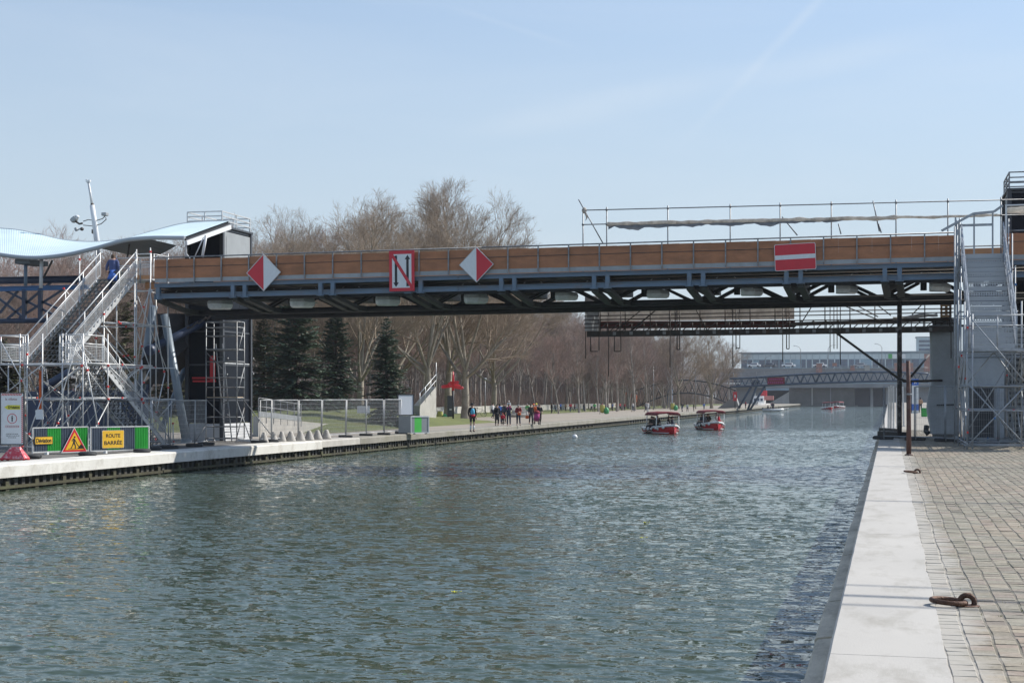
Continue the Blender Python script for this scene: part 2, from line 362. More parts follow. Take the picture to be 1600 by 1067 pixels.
def hand_pts(w, dirv, side):
    # wrist -> palm -> four fingers of unequal length and a thumb from the palm's side
    dv = dirv.normalized(); x = dv.cross(V((0, 1, .01))).normalized() if abs(dv.y) < .9 else V((1, 0, 0))
    z = x.cross(dv)
    palm = w + dv * .055; kn = w + dv * .095
    pts = [palm]; ed = []; rad = [(.036, .02)]
    for k, (o, L) in enumerate(((-.030, .055), (-.010, .078), (.011, .082), (.031, .070))):
        a = kn + x * o; b = a + dv * L * .5 + z * (-.012 * side); c = b + dv * L * .4 + z * (-.02 * side)
        i = len(pts); pts += [a, b, c]; ed += [(0, i), (i, i + 1), (i + 1, i + 2)]; rad += [.0105, .0095, .0085]
    a = w + dv * .04 + x * .045 * side; b = a + dv * .045 + x * .012 * side
    i = len(pts); pts += [a, b]; ed += [(0, i), (i, i + 1)]; rad += [.012, .010]
    return pts, ed, rad
def body_mesh(d, thin=1.0, fingers=True):
    names = ['pel', 'chest', 'nb', 'neck', 'jaw', 'head', 'top', 'shL', 'elL', 'wrL', 'shR', 'elR', 'wrR', 'hiL', 'knL', 'anL', 'hiR', 'knR', 'anR', 'toL', 'toR']
    d = dict(d); up = (d['top'] - d['nb']).normalized()
    fw = V((0, -1, 0))
    d['neck'] = d['nb'] + up * .07 + fw * .005; d['jaw'] = d['head'] - up * .055 + fw * .028
    for s in 'LR':
        shin = (d['an' + s] - d['kn' + s]).normalized(); f = (fw - shin * fw.dot(shin)).normalized()
        d['to' + s] = d['an' + s] + f * .15 + shin * .05
    rad = dict(pel=(.145 * thin, .10 * thin), chest=(.15 * thin, .10 * thin), nb=(.085, .07), neck=(.055, .057), jaw=(.058, .066), head=(.077, .094), top=(.05, .062), shL=.058, elL=.042, wrL=(.03, .026), shR=.058, elR=.042, wrR=(.03, .026),
               hiL=.085, knL=.058, anL=.042, hiR=.085, knR=.058, anR=.042, toL=(.042, .028), toR=(.042, .028))
    pts = [d[n] for n in names]; ix = {n: i for i, n in enumerate(names)}
    ed = [(ix[a], ix[b]) for a, b in (('pel', 'chest'), ('chest', 'nb'), ('nb', 'neck'), ('neck', 'jaw'), ('jaw', 'head'), ('head', 'top'), ('nb', 'shL'), ('shL', 'elL'), ('elL', 'wrL'), ('nb', 'shR'), ('shR', 'elR'), ('elR', 'wrR'),
          ('pel', 'hiL'), ('hiL', 'knL'), ('knL', 'anL'), ('pel', 'hiR'), ('hiR', 'knR'), ('knR', 'anR'), ('anL', 'toL'), ('anR', 'toR'))]
    rr = [rad[n] for n in names]
    # nose and ears
    for off, r in ((fw * .105 - up * .012, .014), (V((.086, .01, 0)), .014), (V((-.086, .01, 0)), .014)):
        ed.append((ix['head'], len(pts))); pts.append(d['head'] + off); rr.append(r)
    if fingers:
        for s, sg in (('L', -1), ('R', 1)):
            hp, he, hr = hand_pts(d['wr' + s], d['wr' + s] - d['el' + s], sg)
            n = len(pts); ed.append((ix['wr' + s], n)); ed += [(a + n, b + n) for a, b in he]; pts += hp; rr += hr
    return skin_mesh('body', pts, ed, rr, K['skin'])
def jacket_mesh(d, m, fat=1.0, sleeves=True, hem=.0):
    pts = []; ed = []; rr = []
    hv = (d['pel'] - d['chest']).normalized()
    a = d['pel'] + hv * hem
    pts = [d['chest'], d['pel'] - hv * .04, a, d['nb'] - V((0, 0, .02))]; ed = [(0, 1), (1, 2), (0, 3)]
    rr = [(.18 * fat, .13 * fat), (.17 * fat, .135 * fat), (.185 * fat, .15 * fat), (.10, .085)]
    if sleeves:
        for s in 'LR':
            n = len(pts); w = d['wr' + s] + (d['el' + s] - d['wr' + s]) * .12
            pts += [d['sh' + s], d['el' + s], w]; ed += [(3, n), (n, n + 1), (n + 1, n + 2)]; rr += [.082 * fat, .062 * fat, .05]
    return skin_mesh('jacket', pts, ed, rr, m)
def trousers_mesh(d, m, short=False):
    pts = [d['pel']]; ed = []; rr = [(.16, .12)]
    for s in 'LR':
        n = len(pts); kn, an = d['kn' + s], d['an' + s]
        if short:
            pts += [d['hi' + s], kn + (d['hi' + s] - kn) * .12]; ed += [(0, n), (n, n + 1)]; rr += [.105, .085]
        else:
            pts += [d['hi' + s], kn, an + (kn - an) * .06]; ed += [(0, n), (n, n + 1), (n + 1, n + 2)]; rr += [.102, .075, .06]
    return skin_mesh('trousers', pts, ed, rr, m)
PCACHE = {}
def person(key, d, top, leg, hair='c_hair', label='', loc=(0, 0, 0), h=1.75, rz=0, shoe='c_black', fat=1.0, hem=0.0, shorts=False, coat=None, hat=None, extra=None, group=None, fingers=True, socks=None):
    root = thing('person', label, 'person', loc, group, rz); s = h / 1.75; root.scale = (s, s, s)
    def put(name, me):
        o = bpy.data.objects.new(name, me); C.objects.link(o); o.parent = root; return o
    def cached(k, fn):
        if k not in PCACHE: PCACHE[k] = fn()
        me = PCACHE[k]; return me
    put('body', cached((key, 'b', fingers), lambda: body_mesh(d, fingers=fingers)))
    put('trousers' if not shorts else 'shorts', cached((key, 't', leg, shorts), lambda: trousers_mesh(d, K[leg], shorts)))
    put('jacket', cached((key, 'j', top, fat, hem), lambda: jacket_mesh(d, K[top], fat, True, hem)))
    up = (d['top'] - d['nb']).normalized()
    def hairm():
        mb = MB(); q = V((0, 0, 1)).rotation_difference(up).to_matrix()
        mb.ell(d['head'] + up * .035 + V((0, .022, 0)), (.089, .098, .098), 12, 7, 0, q, -.25, 1)
        mb.ell(d['head'] + V((0, .05, -.02)), (.083, .062, .10), 10, 6, 0, q)
        return mb.mesh('hair', K[hair])
    put('hair', cached((key, 'h', hair), hairm))
    if hat:
        mb = MB(); q = V((0, 0, 1)).rotation_difference(up).to_matrix()
        mb.ell(d['head'] + up * .05 + V((0, .004, 0)), (.104, .116, .10), 12, 6, 0, q, 0, 1)
        mb.ell(d['head'] + up * .045 + V((0, -.09, 0)), (.08, .085, .012), 10, 4, 0, q)
        put('cap', mb.mesh('cap', K[hat]))
    for sd in 'LR':
        def shoem(sd=sd):
            mb = MB(); an, kn = d['an' + sd], d['kn' + sd]; shin = (an - kn).normalized(); fw = V((0, -1, 0)); f = (fw - shin * fw.dot(shin)).normalized()
            a = an + shin * .03
            mb.path([a - f * .09 + shin * .02, a - f * .03 + shin * .012, a + f * .09 + shin * .028, a + f * .17 + shin * .034], [.036, .050, .047, .028], 8)
            return mb.mesh('shoe', K[shoe])
        put('shoe', cached((key, 's', sd, shoe), shoem))
        if socks:
            mb = MB(); an, kn = d['an' + sd], d['kn' + sd]
            mb.tube(an, an + (kn - an) * .68, .05, 8, 0, .062); put('sock', mb.mesh('sock', K[socks]))
    for sx in (-1, 1):
        def eyem(sx=sx):
            mb = MB(); mb.ell(d['head'] + V((.032 * sx, -.088, .008)), (.013, .008, .008), 6, 4); return mb.mesh('eye', K['c_hair'])
        put('eye', cached((key, 'e', sx), eyem))
    if coat:   # long coat skirt below the waist
        mb = MB(); p = d['pel']; mb.path([p + V((0, 0, .12)), p + V((0, .0, -.10)), p + V((0, .01, -.48))], [.17, .19, .235], 14, 0, True, True, .8)
        put('coat_skirt', mb.mesh('coat_skirt', K[coat]))
    if extra: extra(put, d)
    return root
def ground_person(px, py, h=1.75, z=ZL): return atZ(px, py, z)
# ------------------------------------------------------------------ camera, sky, sun
S.render.engine = 'CYCLES'
cam = bpy.data.cameras.new('camera'); camo = bpy.data.objects.new('camera', cam); C.objects.link(camo)
camo.location = (0, 0, CAMZ); camo.rotation_euler = (R(90), 0, TH)
cam.sensor_width = 36; cam.lens = F / 1600 * 36; cam.shift_y = (HY - 533.5) / 1600
cam.clip_start = .1; cam.clip_end = 6000; S.camera = camo
S.view_settings.view_transform = 'Standard'; S.view_settings.look = 'None'; S.view_settings.exposure = EXPOSURE; S.view_settings.gamma = 1
S.view_settings.use_curve_mapping = False
EL = R(41); AZ = V((.78, .62, 0)).normalized()
sunv = V((AZ.x * math.cos(EL), AZ.y * math.cos(EL), math.sin(EL)))
sl = bpy.data.lights.new('sun', 'SUN'); sl.energy = SUN; sl.angle = R(.5); sl.color = (1, .95, .87)
so = bpy.data.objects.new('sun', sl); C.objects.link(so); so.rotation_euler = (-sunv).to_track_quat('-Z', 'Y').to_euler(); so.location = (40, 40, 80)
w = bpy.data.worlds.new('World'); S.world = w; w.use_nodes = True; nt = w.node_tree; N = nt.nodes
bg = N['Background']; sky = N.new('ShaderNodeTexSky'); sky.sky_type = 'NISHITA'; sky.sun_disc = False
sky.sun_elevation = EL; sky.sun_rotation = math.atan2(AZ.x, AZ.y); sky.altitude = 50; sky.air_density = 1.0; sky.dust_density = SKY_DUST; sky.ozone_density = SKY_OZONE
# thin high cirrus, part of the sky dome itself
tc = N.new('ShaderNodeTexCoord'); mp = N.new('ShaderNodeMapping'); mp.inputs['Scale'].default_value = (1.2, 3.2, 9); mp.inputs['Rotation'].default_value = (0, R(-24), R(8))
lnk(nt, tc.outputs['Generated'], mp.inputs['Vector'])
nz = N.new('ShaderNodeTexNoise'); nz.inputs['Scale'].default_value = 1.6; nz.inputs['Detail'].default_value = 7; nz.inputs['Roughness'].default_value = .55; nz.inputs['Distortion'].default_value = .6
lnk(nt, mp.outputs[0], nz.inputs['Vector'])
mr = N.new('ShaderNodeMapRange'); mr.inputs[1].default_value = .42; mr.inputs[2].default_value = .80; mr.inputs[4].default_value = .22
lnk(nt, nz.outputs['Fac'], mr.inputs[0])
mx = N.new('ShaderNodeMix'); mx.data_type = 'RGBA'; mx.inputs[7].default_value = (*[a * SKYK for a in (.78, .84, .90)], 1)

acc_ = mr.outputs[0]
for (pa, pb, wd, am, lim) in (((1300, -20), (1075, 215), .005, .20, .075), ((1560, 40), (690, 216), .014, .17, .19), ((700, 10), (900, 75), .003, .07, .05)):
    n_ = ray(*pa).normalized().cross(ray(*pb).normalized()).normalized(); mid = (ray(*pa).normalized() + ray(*pb).normalized()).normalized()
    dn = N.new('ShaderNodeVectorMath'); dn.operation = 'DOT_PRODUCT'; dn.inputs[1].default_value = n_; lnk(nt, tc.outputs['Generated'], dn.inputs[0])
    ab = N.new('ShaderNodeMath'); ab.operation = 'ABSOLUTE'; lnk(nt, dn.outputs['Value'], ab.inputs[0])
    fa_ = N.new('ShaderNodeMapRange'); fa_.interpolation_type = 'SMOOTHSTEP'; fa_.inputs[1].default_value = 0; fa_.inputs[2].default_value = wd; fa_.inputs[3].default_value = am; fa_.inputs[4].default_value = 0; lnk(nt, ab.outputs[0], fa_.inputs[0])
    dm = N.new('ShaderNodeVectorMath'); dm.operation = 'DOT_PRODUCT'; dm.inputs[1].default_value = mid; lnk(nt, tc.outputs['Generated'], dm.inputs[0])
    fb_ = N.new('ShaderNodeMapRange'); fb_.interpolation_type = 'SMOOTHSTEP'; fb_.inputs[1].default_value = math.cos(lim); fb_.inputs[2].default_value = math.cos(lim * .3); lnk(nt, dm.outputs['Value'], fb_.inputs[0])
    ml = N.new('ShaderNodeMath'); ml.operation = 'MULTIPLY'; lnk(nt, fa_.outputs[0], ml.inputs[0]); lnk(nt, fb_.outputs[0], ml.inputs[1])
    m3 = N.new('ShaderNodeMath'); m3.operation = 'MULTIPLY'; lnk(nt, ml.outputs[0], m3.inputs[0]); pn = N.new('ShaderNodeTexNoise'); pn.inputs['Scale'].default_value = 14; pn.inputs['Detail'].default_value = 4; lnk(nt, tc.outputs['Generated'], pn.inputs['Vector'])
    pr = N.new('ShaderNodeMapRange'); pr.inputs[1].default_value = .3; pr.inputs[2].default_value = .6; pr.inputs[3].default_value = .35; lnk(nt, pn.outputs['Fac'], pr.inputs[0]); lnk(nt, pr.outputs[0], m3.inputs[1])
    ad = N.new('ShaderNodeMath'); ad.operation = 'ADD'; lnk(nt, acc_, ad.inputs[0]); lnk(nt, m3.outputs[0], ad.inputs[1]); acc_ = ad.outputs[0]
lnk(nt, acc_, mx.inputs[0]); pass; 
# the air near the horizon is pale and hazy, clearing with height
sx = N.new('ShaderNodeSeparateXYZ'); lnk(nt, tc.outputs['Generated'], sx.inputs[0])
hr = N.new('ShaderNodeMapRange'); hr.interpolation_type = 'SMOOTHSTEP'; hr.inputs[1].default_value = -.02; hr.inputs[2].default_value = .42; hr.inputs[3].default_value = .95; hr.inputs[4].default_value = .16
lnk(nt, sx.outputs[2], hr.inputs[0])
hx = N.new('ShaderNodeMix'); hx.data_type = 'RGBA'; hx.inputs[7].default_value = (*[a / SKY for a in HORIZON], 1)
lnk(nt, hr.outputs[0], hx.inputs[0]); lnk(nt, sky.outputs[0], hx.inputs[6]); lnk(nt, hx.outputs[2], mx.inputs[6]); lnk(nt, mx.outputs[2], bg.inputs['Color'])
bg.inputs['Strength'].default_value = SKY
# ------------------------------------------------------------------ ground, water, quays
def sheet(name, x0, x1, y0, y1, z, m):
    mb = MB(); mb.add([(x0, y0, z), (x1, y0, z), (x1, y1, z), (x0, y1, z)], [(0, 1, 2, 3)]); return struct(mb.build(name, m))
# water
def water_mat():
    m = bpy.data.materials.new('canal_water'); m.use_nodes = True; nt = m.node_tree; N = nt.nodes; b = N['Principled BSDF']
    b.inputs['Base Color'].default_value = (.052, .076, .054, 1); b.inputs['Roughness'].default_value = .04; b.inputs['IOR'].default_value = 1.33
    tc = N.new('ShaderNodeTexCoord'); acc = None
    def vm(op, x, y):
        n = N.new('ShaderNodeVectorMath'); n.operation = op
        for i, q in enumerate((x, y)):
            if q is None: continue
            if isinstance(q, tuple): n.inputs[i].default_value = q
            else: lnk(nt, q, n.inputs[i])
        return n.outputs[0]
    # wind ripples as small random slopes at several sizes, crests lying roughly across the view
    for (sc, st, rot, kx, ky) in ((6.5, (.52, 1.3, 1), 12, .85, 1.3), (2.4, (.5, 1.2, 1), -16, .30, .6), (13.0, (.75, 1.2, 1), 24, .5, .7), (.35, (.7, 1, 1), 8, .05, .08)):
        mp = N.new('ShaderNodeMapping'); mp.inputs['Scale'].default_value = st; mp.inputs['Rotation'].default_value = (0, 0, R(rot)); lnk(nt, tc.outputs['Object'], mp.inputs['Vector'])
        n = N.new('ShaderNodeTexNoise'); n.inputs['Scale'].default_value = sc; n.inputs['Detail'].default_value = 1.0; n.inputs['Distortion'].default_value = .4; lnk(nt, mp.outputs[0], n.inputs['Vector'])
        v = vm('MULTIPLY', vm('SUBTRACT', n.outputs['Color'], (.5, .5, .5)), (kx * WAVE, ky * WAVE, 0)); acc = v if acc is None else vm('ADD', acc, v)
    # gusts: the ripples are stronger in some patches than in others
    gm = N.new('ShaderNodeMapping'); gm.inputs['Scale'].default_value = (.07, .045, 1); gm.inputs['Rotation'].default_value = (0, 0, R(30)); lnk(nt, tc.outputs['Object'], gm.inputs['Vector'])
    g = N.new('ShaderNodeTexNoise'); g.inputs['Scale'].default_value = 1.3; g.inputs['Detail'].default_value = 4; lnk(nt, gm.outputs[0], g.inputs['Vector'])
    gr = N.new('ShaderNodeMapRange'); gr.inputs[1].default_value = .35; gr.inputs[2].default_value = .66; gr.inputs[3].default_value = .75; gr.inputs[4].default_value = 1.15; lnk(nt, g.outputs['Fac'], gr.inputs[0])
    # close by the ripples are real geometry, so the fine normals only add the smallest ones there
    sy = N.new('ShaderNodeSeparateXYZ'); lnk(nt, tc.outputs['Object'], sy.inputs[0]); ly = N.new('ShaderNodeMapRange'); ly.inputs[1].default_value = 35; ly.inputs[2].default_value = 110; ly.inputs[3].default_value = .30; ly.inputs[4].default_value = 1.0; lnk(nt, sy.outputs[1], ly.inputs[0])
    gl = N.new('ShaderNodeMath'); gl.operation = 'MULTIPLY'; lnk(nt, gr.outputs[0], gl.inputs[0]); lnk(nt, ly.outputs[0], gl.inputs[1])
    sc_ = N.new('ShaderNodeVectorMath'); sc_.operation = 'SCALE'; lnk(nt, acc, sc_.inputs[0]); lnk(nt, gl.outputs[0], sc_.inputs['Scale'])
    geo_n = N.new('ShaderNodeNewGeometry').outputs['Normal']
    nrm = N.new('ShaderNodeVectorMath'); nrm.operation = 'NORMALIZE'; lnk(nt, vm('ADD', sc_.outputs[0], geo_n), nrm.inputs[0]); lnk(nt, nrm.outputs[0], b.inputs['Normal'])
    return m
def water():
    rs = np.random.RandomState(17); m = water_mat(); waves = []
    for L, cnt, sl in ((1.6, 6, .014), (.95, 8, .026), (.60, 12, .050), (.40, 16, .075), (.27, 20, .085), (.19, 20, .075)):
        for i in range(cnt):
            l_ = L * rs.uniform(.78, 1.28); a = R(rs.normal(83, 30)); waves.append((2 * math.pi / l_ * math.cos(a), 2 * math.pi / l_ * math.sin(a), rs.uniform(0, 6.283), sl * WAVE_G * math.sqrt(2.0 / cnt) * l_ / (2 * math.pi), l_))
    V_, F_ = [], []; off = 0
    rows = lambda y0, y1, d: np.linspace(y0, y1, int((y1 - y0) / d) + 1)
    zones = [(rows(6, 46, .055), rows(-30, -.44, .055), .0), (rows(46, 150, .13), rows(-30, -.44, .12), .33), (np.linspace(150, 486, 40), np.linspace(-30, -.44, 12), 9), (np.linspace(-60, 6, 8), np.linspace(-30, -.44, 12), 9)]
    for ys, xs, lmin in zones:
        X, Y = np.meshgrid(xs, ys); Z = np.full(X.shape, float(ZW))
        if lmin < 5:
            g = .85 + .3 * np.sin(X * .21 + Y * .13 + 1) * np.sin(Y * .09 - X * .05) + .15 * np.sin(X * .6 - Y * .31); fade = np.clip((150 - Y) / 25, 0, 1) * np.clip((Y - 6) / 2, 0, 1)
            if lmin == 0: e = np.clip((46 - Y) / 10, 0, 1)
            H_ = np.zeros(X.shape)
            for kx, ky, ph, am, l_ in waves:
                if l_ < lmin: continue
                w_ = 1 if (lmin > 0 or l_ >= .33) else e
                H_ += am * w_ * np.sin(kx * X + ky * Y + ph)
            Z = Z + H_ * g * fade
        ny, nx = X.shape; V_.append(np.stack([X, Y, Z], -1).reshape(-1, 3)); j, i = np.meshgrid(np.arange(ny - 1), np.arange(nx - 1), indexing='ij'); k = j * nx + i + off
        F_.append(np.stack([k, k + 1, k + nx + 1, k + nx], -1).reshape(-1, 4)); off += nx * ny
    v = np.concatenate(V_); f = np.concatenate(F_); me = bpy.data.meshes.new('canal_water'); nf = len(f)
    me.vertices.add(len(v)); me.vertices.foreach_set('co', v.ravel()); me.loops.add(nf * 4); me.loops.foreach_set('vertex_index', f.ravel().astype(np.int32))
    me.polygons.add(nf); me.polygons.foreach_set('loop_start', (np.arange(nf) * 4).astype(np.int32)); me.polygons.foreach_set('loop_total', np.full(nf, 4, np.int32)); me.polygons.foreach_set('use_smooth', np.ones(nf, bool)); me.update(calc_edges=True)
    me.materials.append(m); o = bpy.data.objects.new('canal_water', me); C.objects.link(o); struct(o)
water()
# left bank
K['asphalt'] = mat('left_quay_asphalt', (.135, .128, .12), .9, 0, .2, .5, .4, 20, stain=(.2, .19, .17), stain_scale=.3, stain_amt=.6)
K['sand'] = mat('sandy_promenade', (.30, .265, .22), .95, 0, .13, .25, .3, 20, stain=(.22, .195, .16), stain_scale=.12, stain_amt=.5)
K['lawn'] = mat('short_lawn', (.115, .135, .035), .95, 0, .3, .35, .6, 6, stain=(.17, .14, .06), stain_scale=.25, stain_amt=.5)
K['litter'] = mat('woodland_floor', (.13, .095, .065), .95, 0, .3, .6, .6, 5, stain=(.08, .09, .035), stain_scale=.2, stain_amt=.7)
K['earth'] = mat('bank_ground', (.17, .155, .12), .95, 0, .2, .2)
sheet('left_bank_ground', -1500, -27.55, -80, 2500, ZL - .012, K['earth'])
sheet('promenade', -41, -27.5, 72, 482, ZL - .006, K['sand'])
sheet('asphalt_path', -46, -27.5, 10, 72, ZL - .006, K['asphalt'])
sheet('wood_floor', -260, -50.6, 10, 420, ZL - .004, K['litter'])
def lawn():
    mb = MB(); rs = random.Random(3)
    xs = [-41 - (i / 11) * 9.8 for i in range(12)]; ys = [96 + i * 5 for i in range(66)]
    g = [[V((x, y, ZL + .01 + .10 * min(1, (-41 - x) / 3) + .05 * noise.noise(V((x * .2, y * .1, 0))))) for x in xs] for y in ys]
    n = len(xs); vs = [a for r_ in g for a in r_]
    mb.add(vs, [(j * n + i, (j + 1) * n + i, (j + 1) * n + i + 1, j * n + i + 1) for j in range(len(ys) - 1) for i in range(n - 1)], 0, True)
    return struct(mb.build('lawn', K['lawn']))
lawn()
# mound of grass behind the fence
mb = MB(); n = 24; vs = []; fs = []
for j in range(n + 1):
    for i in range(n + 1):
        x = -31.5 - 26 * i / n; y = 84 + 42 * j / n; a, b2 = i / n, j / n
        e = min(1, a * 4, (1 - a) * 3 + .1, b2 * 3, (1 - b2) * 3)
        vs.append(V((x, y, ZL - .03 + max(0, e) * (1.1 + .25 * noise.noise(V((x * .15, y * .15, 2)))))))
for j in range(n):
    for i in range(n): fs.append((j * (n + 1) + i, (j + 1) * (n + 1) + i, (j + 1) * (n + 1) + i + 1, j * (n + 1) + i + 1))
mb.add(vs, fs, 0, True); struct(mb.build('grass_mound', K['lawn']))
# left quay wall: coping blocks, sheet piles, timber walers
qw = thing('quay_wall', 'left canal quay wall with pale coping above dark sheet piling', 'quay wall', (XL, 60, ZW))
rs = random.Random(5)
def coping(y0, y1, name, m, hh, wd, jag):
    mb = MB(); k = max(2, int((y1 - y0) / .8)); prof = []
    for i in range(k + 1):
        y = y0 + (y1 - y0) * i / k; q = noise.noise(V((y * .9, 0, 1))) * jag; q2 = noise.noise(V((y * 1.7, 4, 1))) * jag
        prof.append([V((XL - wd, y, ZL - hh)), V((XL + q * .6, y, ZL - hh + q2 * .5)), V((XL + q, y, ZL - .05)), V((XL - .05 + q, y, ZL + q2 * .15)), V((XL - wd, y, ZL + .012))])
    vs = [a for p in prof for a in p]; fs = []
    for i in range(k):
        for j in range(4): fs.append((i * 5 + j, i * 5 + j + 1, i * 5 + 6 + j, i * 5 + 5 + j))
    fs.append((4, 3, 2, 1, 0)); fs.append(tuple(k * 5 + j for j in range(5)))
    mb.add(vs, fs); return mb.build(name, m, qw)
coping(20, 69.6, 'white_coping', K['kerb_white'], .40, 1.15, .012)
coping(69.63, 75, 'grey_coping', K['concrete'], .33, 1.15, .012)
for i in range(9): coping(75.04 + i * 45, 75 + (i + 1) * 45, 'stone_coping', K['kerb_grey'], .34, 1.15, .035)
mb = MB(); y = 20; z = []
pts = []
while y < 482:
    st = .42 if y < 160 else 1.6
    pts += [(XL - .18, y), (XL - .18, y + st * .45), (XL - .34, y + st * .55), (XL - .34, y + st * .95)]; y += st
vs = [V((a, b2, zz)) for a, b2 in pts for zz in (ZW - 1, ZL - .3)]
mb.add(vs, [(2 * i, 2 * i + 1, 2 * i + 3, 2 * i + 2) for i in range(len(pts) - 1)]); mb.build('sheet_piling', K['pile'], qw)
for zz, yy in ((ZW + .10, 0),):
    mb = MB(); y = 20 + yy
    while y < 480:
        L = 5.5 if y < 150 else 25
        mb.bar((XL - .09 + rs.uniform(-.015, .015), y, zz), (XL - .09 + rs.uniform(-.015, .015), y + L - .06, zz + rs.uniform(-.02, .02)), .15, .085); y += L
    mb.build('timber_waler', K['waler'], qw)
mb = MB(); y = 20.3
while y < 140:
    mb.bbox((XL - .17, y, ZW - .4), (XL - .05, y + .2, ZW + .28)); y += 1.7
mb.build('fender_post', K['waler'], qw)
# cobblestones: one real stone each
def slurry(nt, tc, src):
    # cement slurry spilled from the capping over the first rows of stones
    N = nt.nodes; sx = N.new('ShaderNodeSeparateXYZ'); lnk(nt, tc.outputs['Object'], sx.inputs[0])
    n = N.new('ShaderNodeTexNoise'); n.inputs['Scale'].default_value = 2.6; n.inputs['Detail'].default_value = 9; n.inputs['Roughness'].default_value = .72; lnk(nt, tc.outputs['Object'], n.inputs['Vector'])
    a = N.new('ShaderNodeMath'); a.operation = 'MULTIPLY_ADD'; a.inputs[1].default_value = 1.15; lnk(nt, n.outputs['Fac'], a.inputs[0]); lnk(nt, sx.outputs[0], a.inputs[2])
    r = N.new('ShaderNodeMapRange'); r.inputs[1].default_value = 1.02; r.inputs[2].default_value = 1.30; r.inputs[3].default_value = .85; r.inputs[4].default_value = 0; lnk(nt, a.outputs[0], r.inputs[0])
    m = N.new('ShaderNodeMix'); m.data_type = 'RGBA'; m.inputs[7].default_value = (.42, .395, .35, 1); lnk(nt, r.outputs[0], m.inputs[0]); lnk(nt, src, m.inputs[6]); return m.outputs[2]
# right quay
K['capping'] = mat('pale_quay_capping', (.46, .44, .405), .88, 0, .07, .9, .10, 60, stain=(.30, .28, .24), stain_scale=2.6, stain_amt=.65, stretch=(1, .35, 1))
K['ledge'] = mat('weathered_ledge_stone', (.55, .48, .37), .9, 0, .25, 2.2, .8, 20, stain=(.22, .20, .15), stain_scale=1.8, stain_amt=.7, stretch=(1, .5, 1))
K['jointsand'] = mat('cobble_joint_sand', (.19, .172, .14), .95, 0, .35, 3, .4, 40, stain=(.10, .11, .05), stain_scale=1.2, stain_amt=.6)
K['farpave'] = mat('far_right_quay_paving', (.33, .305, .26), .9, 0, .15, 1.2, .4, 10)
sheet('right_bank_ground', .3, 1500, -80, 2500, -.03, K['earth'])
nt = K['jointsand'].node_tree; b_ = nt.nodes['Principled BSDF']; tc_ = nt.nodes['Texture Coordinate']; lnk(nt, slurry(nt, tc_, b_.inputs['Base Color'].links[0].from_socket), b_.inputs['Base Color'])
sheet('cobble_bed', .30, 14, -8, 82, -.010, K['jointsand'])
sheet('far_quay_paving', .34, 14, 82, 482, -.006, K['farpave'])
def capping():
    mb = MB(); y = -8.0; rs = random.Random(9)
    while y < 482:
        L = 9.2 if y < 75 else 40; y1 = y + L - .012; k = max(1, int(L / .09)) if y < 40 else 12
        row = []
        for i in range(k + 1):
            yy = y + (y1 - y) * i / k
            q = noise.noise(V((yy * 1.3, 3, 0))) * .006; e = .365 + noise.noise(V((yy * 3.1, 7, 0))) * .012 + noise.noise(V((yy * .6, 9, 0))) * .02
            row.append([V((-.40 + q, yy, -.30)), V((-.40 + q, yy, -.018)), V((-.382 + q, yy, 0)), V((e - .004, yy, -.002)), V((e, yy, -.008))])
        vs = [a for p in row for a in p]; fs = [(i * 5 + j, i * 5 + 5 + j, i * 5 + 6 + j, i * 5 + 1 + j) for i in range(k) for j in range(4)]
        fs += [(0, 1, 2, 3, 4), tuple(k * 5 + 4 - j for j in range(5))]
        mb.add(vs, fs); y += L
    return mb
rq = thing('right_quay_wall', 'right quay edge with smooth pale capping and dark stone ledge below', 'quay wall', (-.4, 30, ZW))
capping().build('pale_capping', K['capping'], rq)
mb = MB(); y = -8; rs = random.Random(2)
while y < 470:
    L = rs.uniform(1.5, 2.2) if y < 80 else 20
    z0 = -.20 + rs.uniform(-.01, .01); x0 = -.568 + rs.uniform(-.012, .012)
    mb.add([(x0, y, z0 - .02), (x0 + .02, y, z0), (-.41, y, z0 + .02), (-.41, y, -.9), (x0, y, -.9), (x0, y + L - .02, z0 - .02), (x0 + .02, y + L - .02, z0), (-.41, y + L - .02, z0 + .02), (-.41, y + L - .02, -.9), (x0, y + L - .02, -.9)],
           [(0, 1, 6, 5), (1, 2, 7, 6), (4, 0, 5, 9), (0, 4, 3, 2, 1), (5, 6, 7, 8, 9)]); y += L
mb.build('stone_ledge', K['ledge'], rq)
mb = MB(); mb.bbox((-.54, -8, ZW - 1), (-.45, 481, -.88)); mb.build('wall_face', K['pile'], rq)
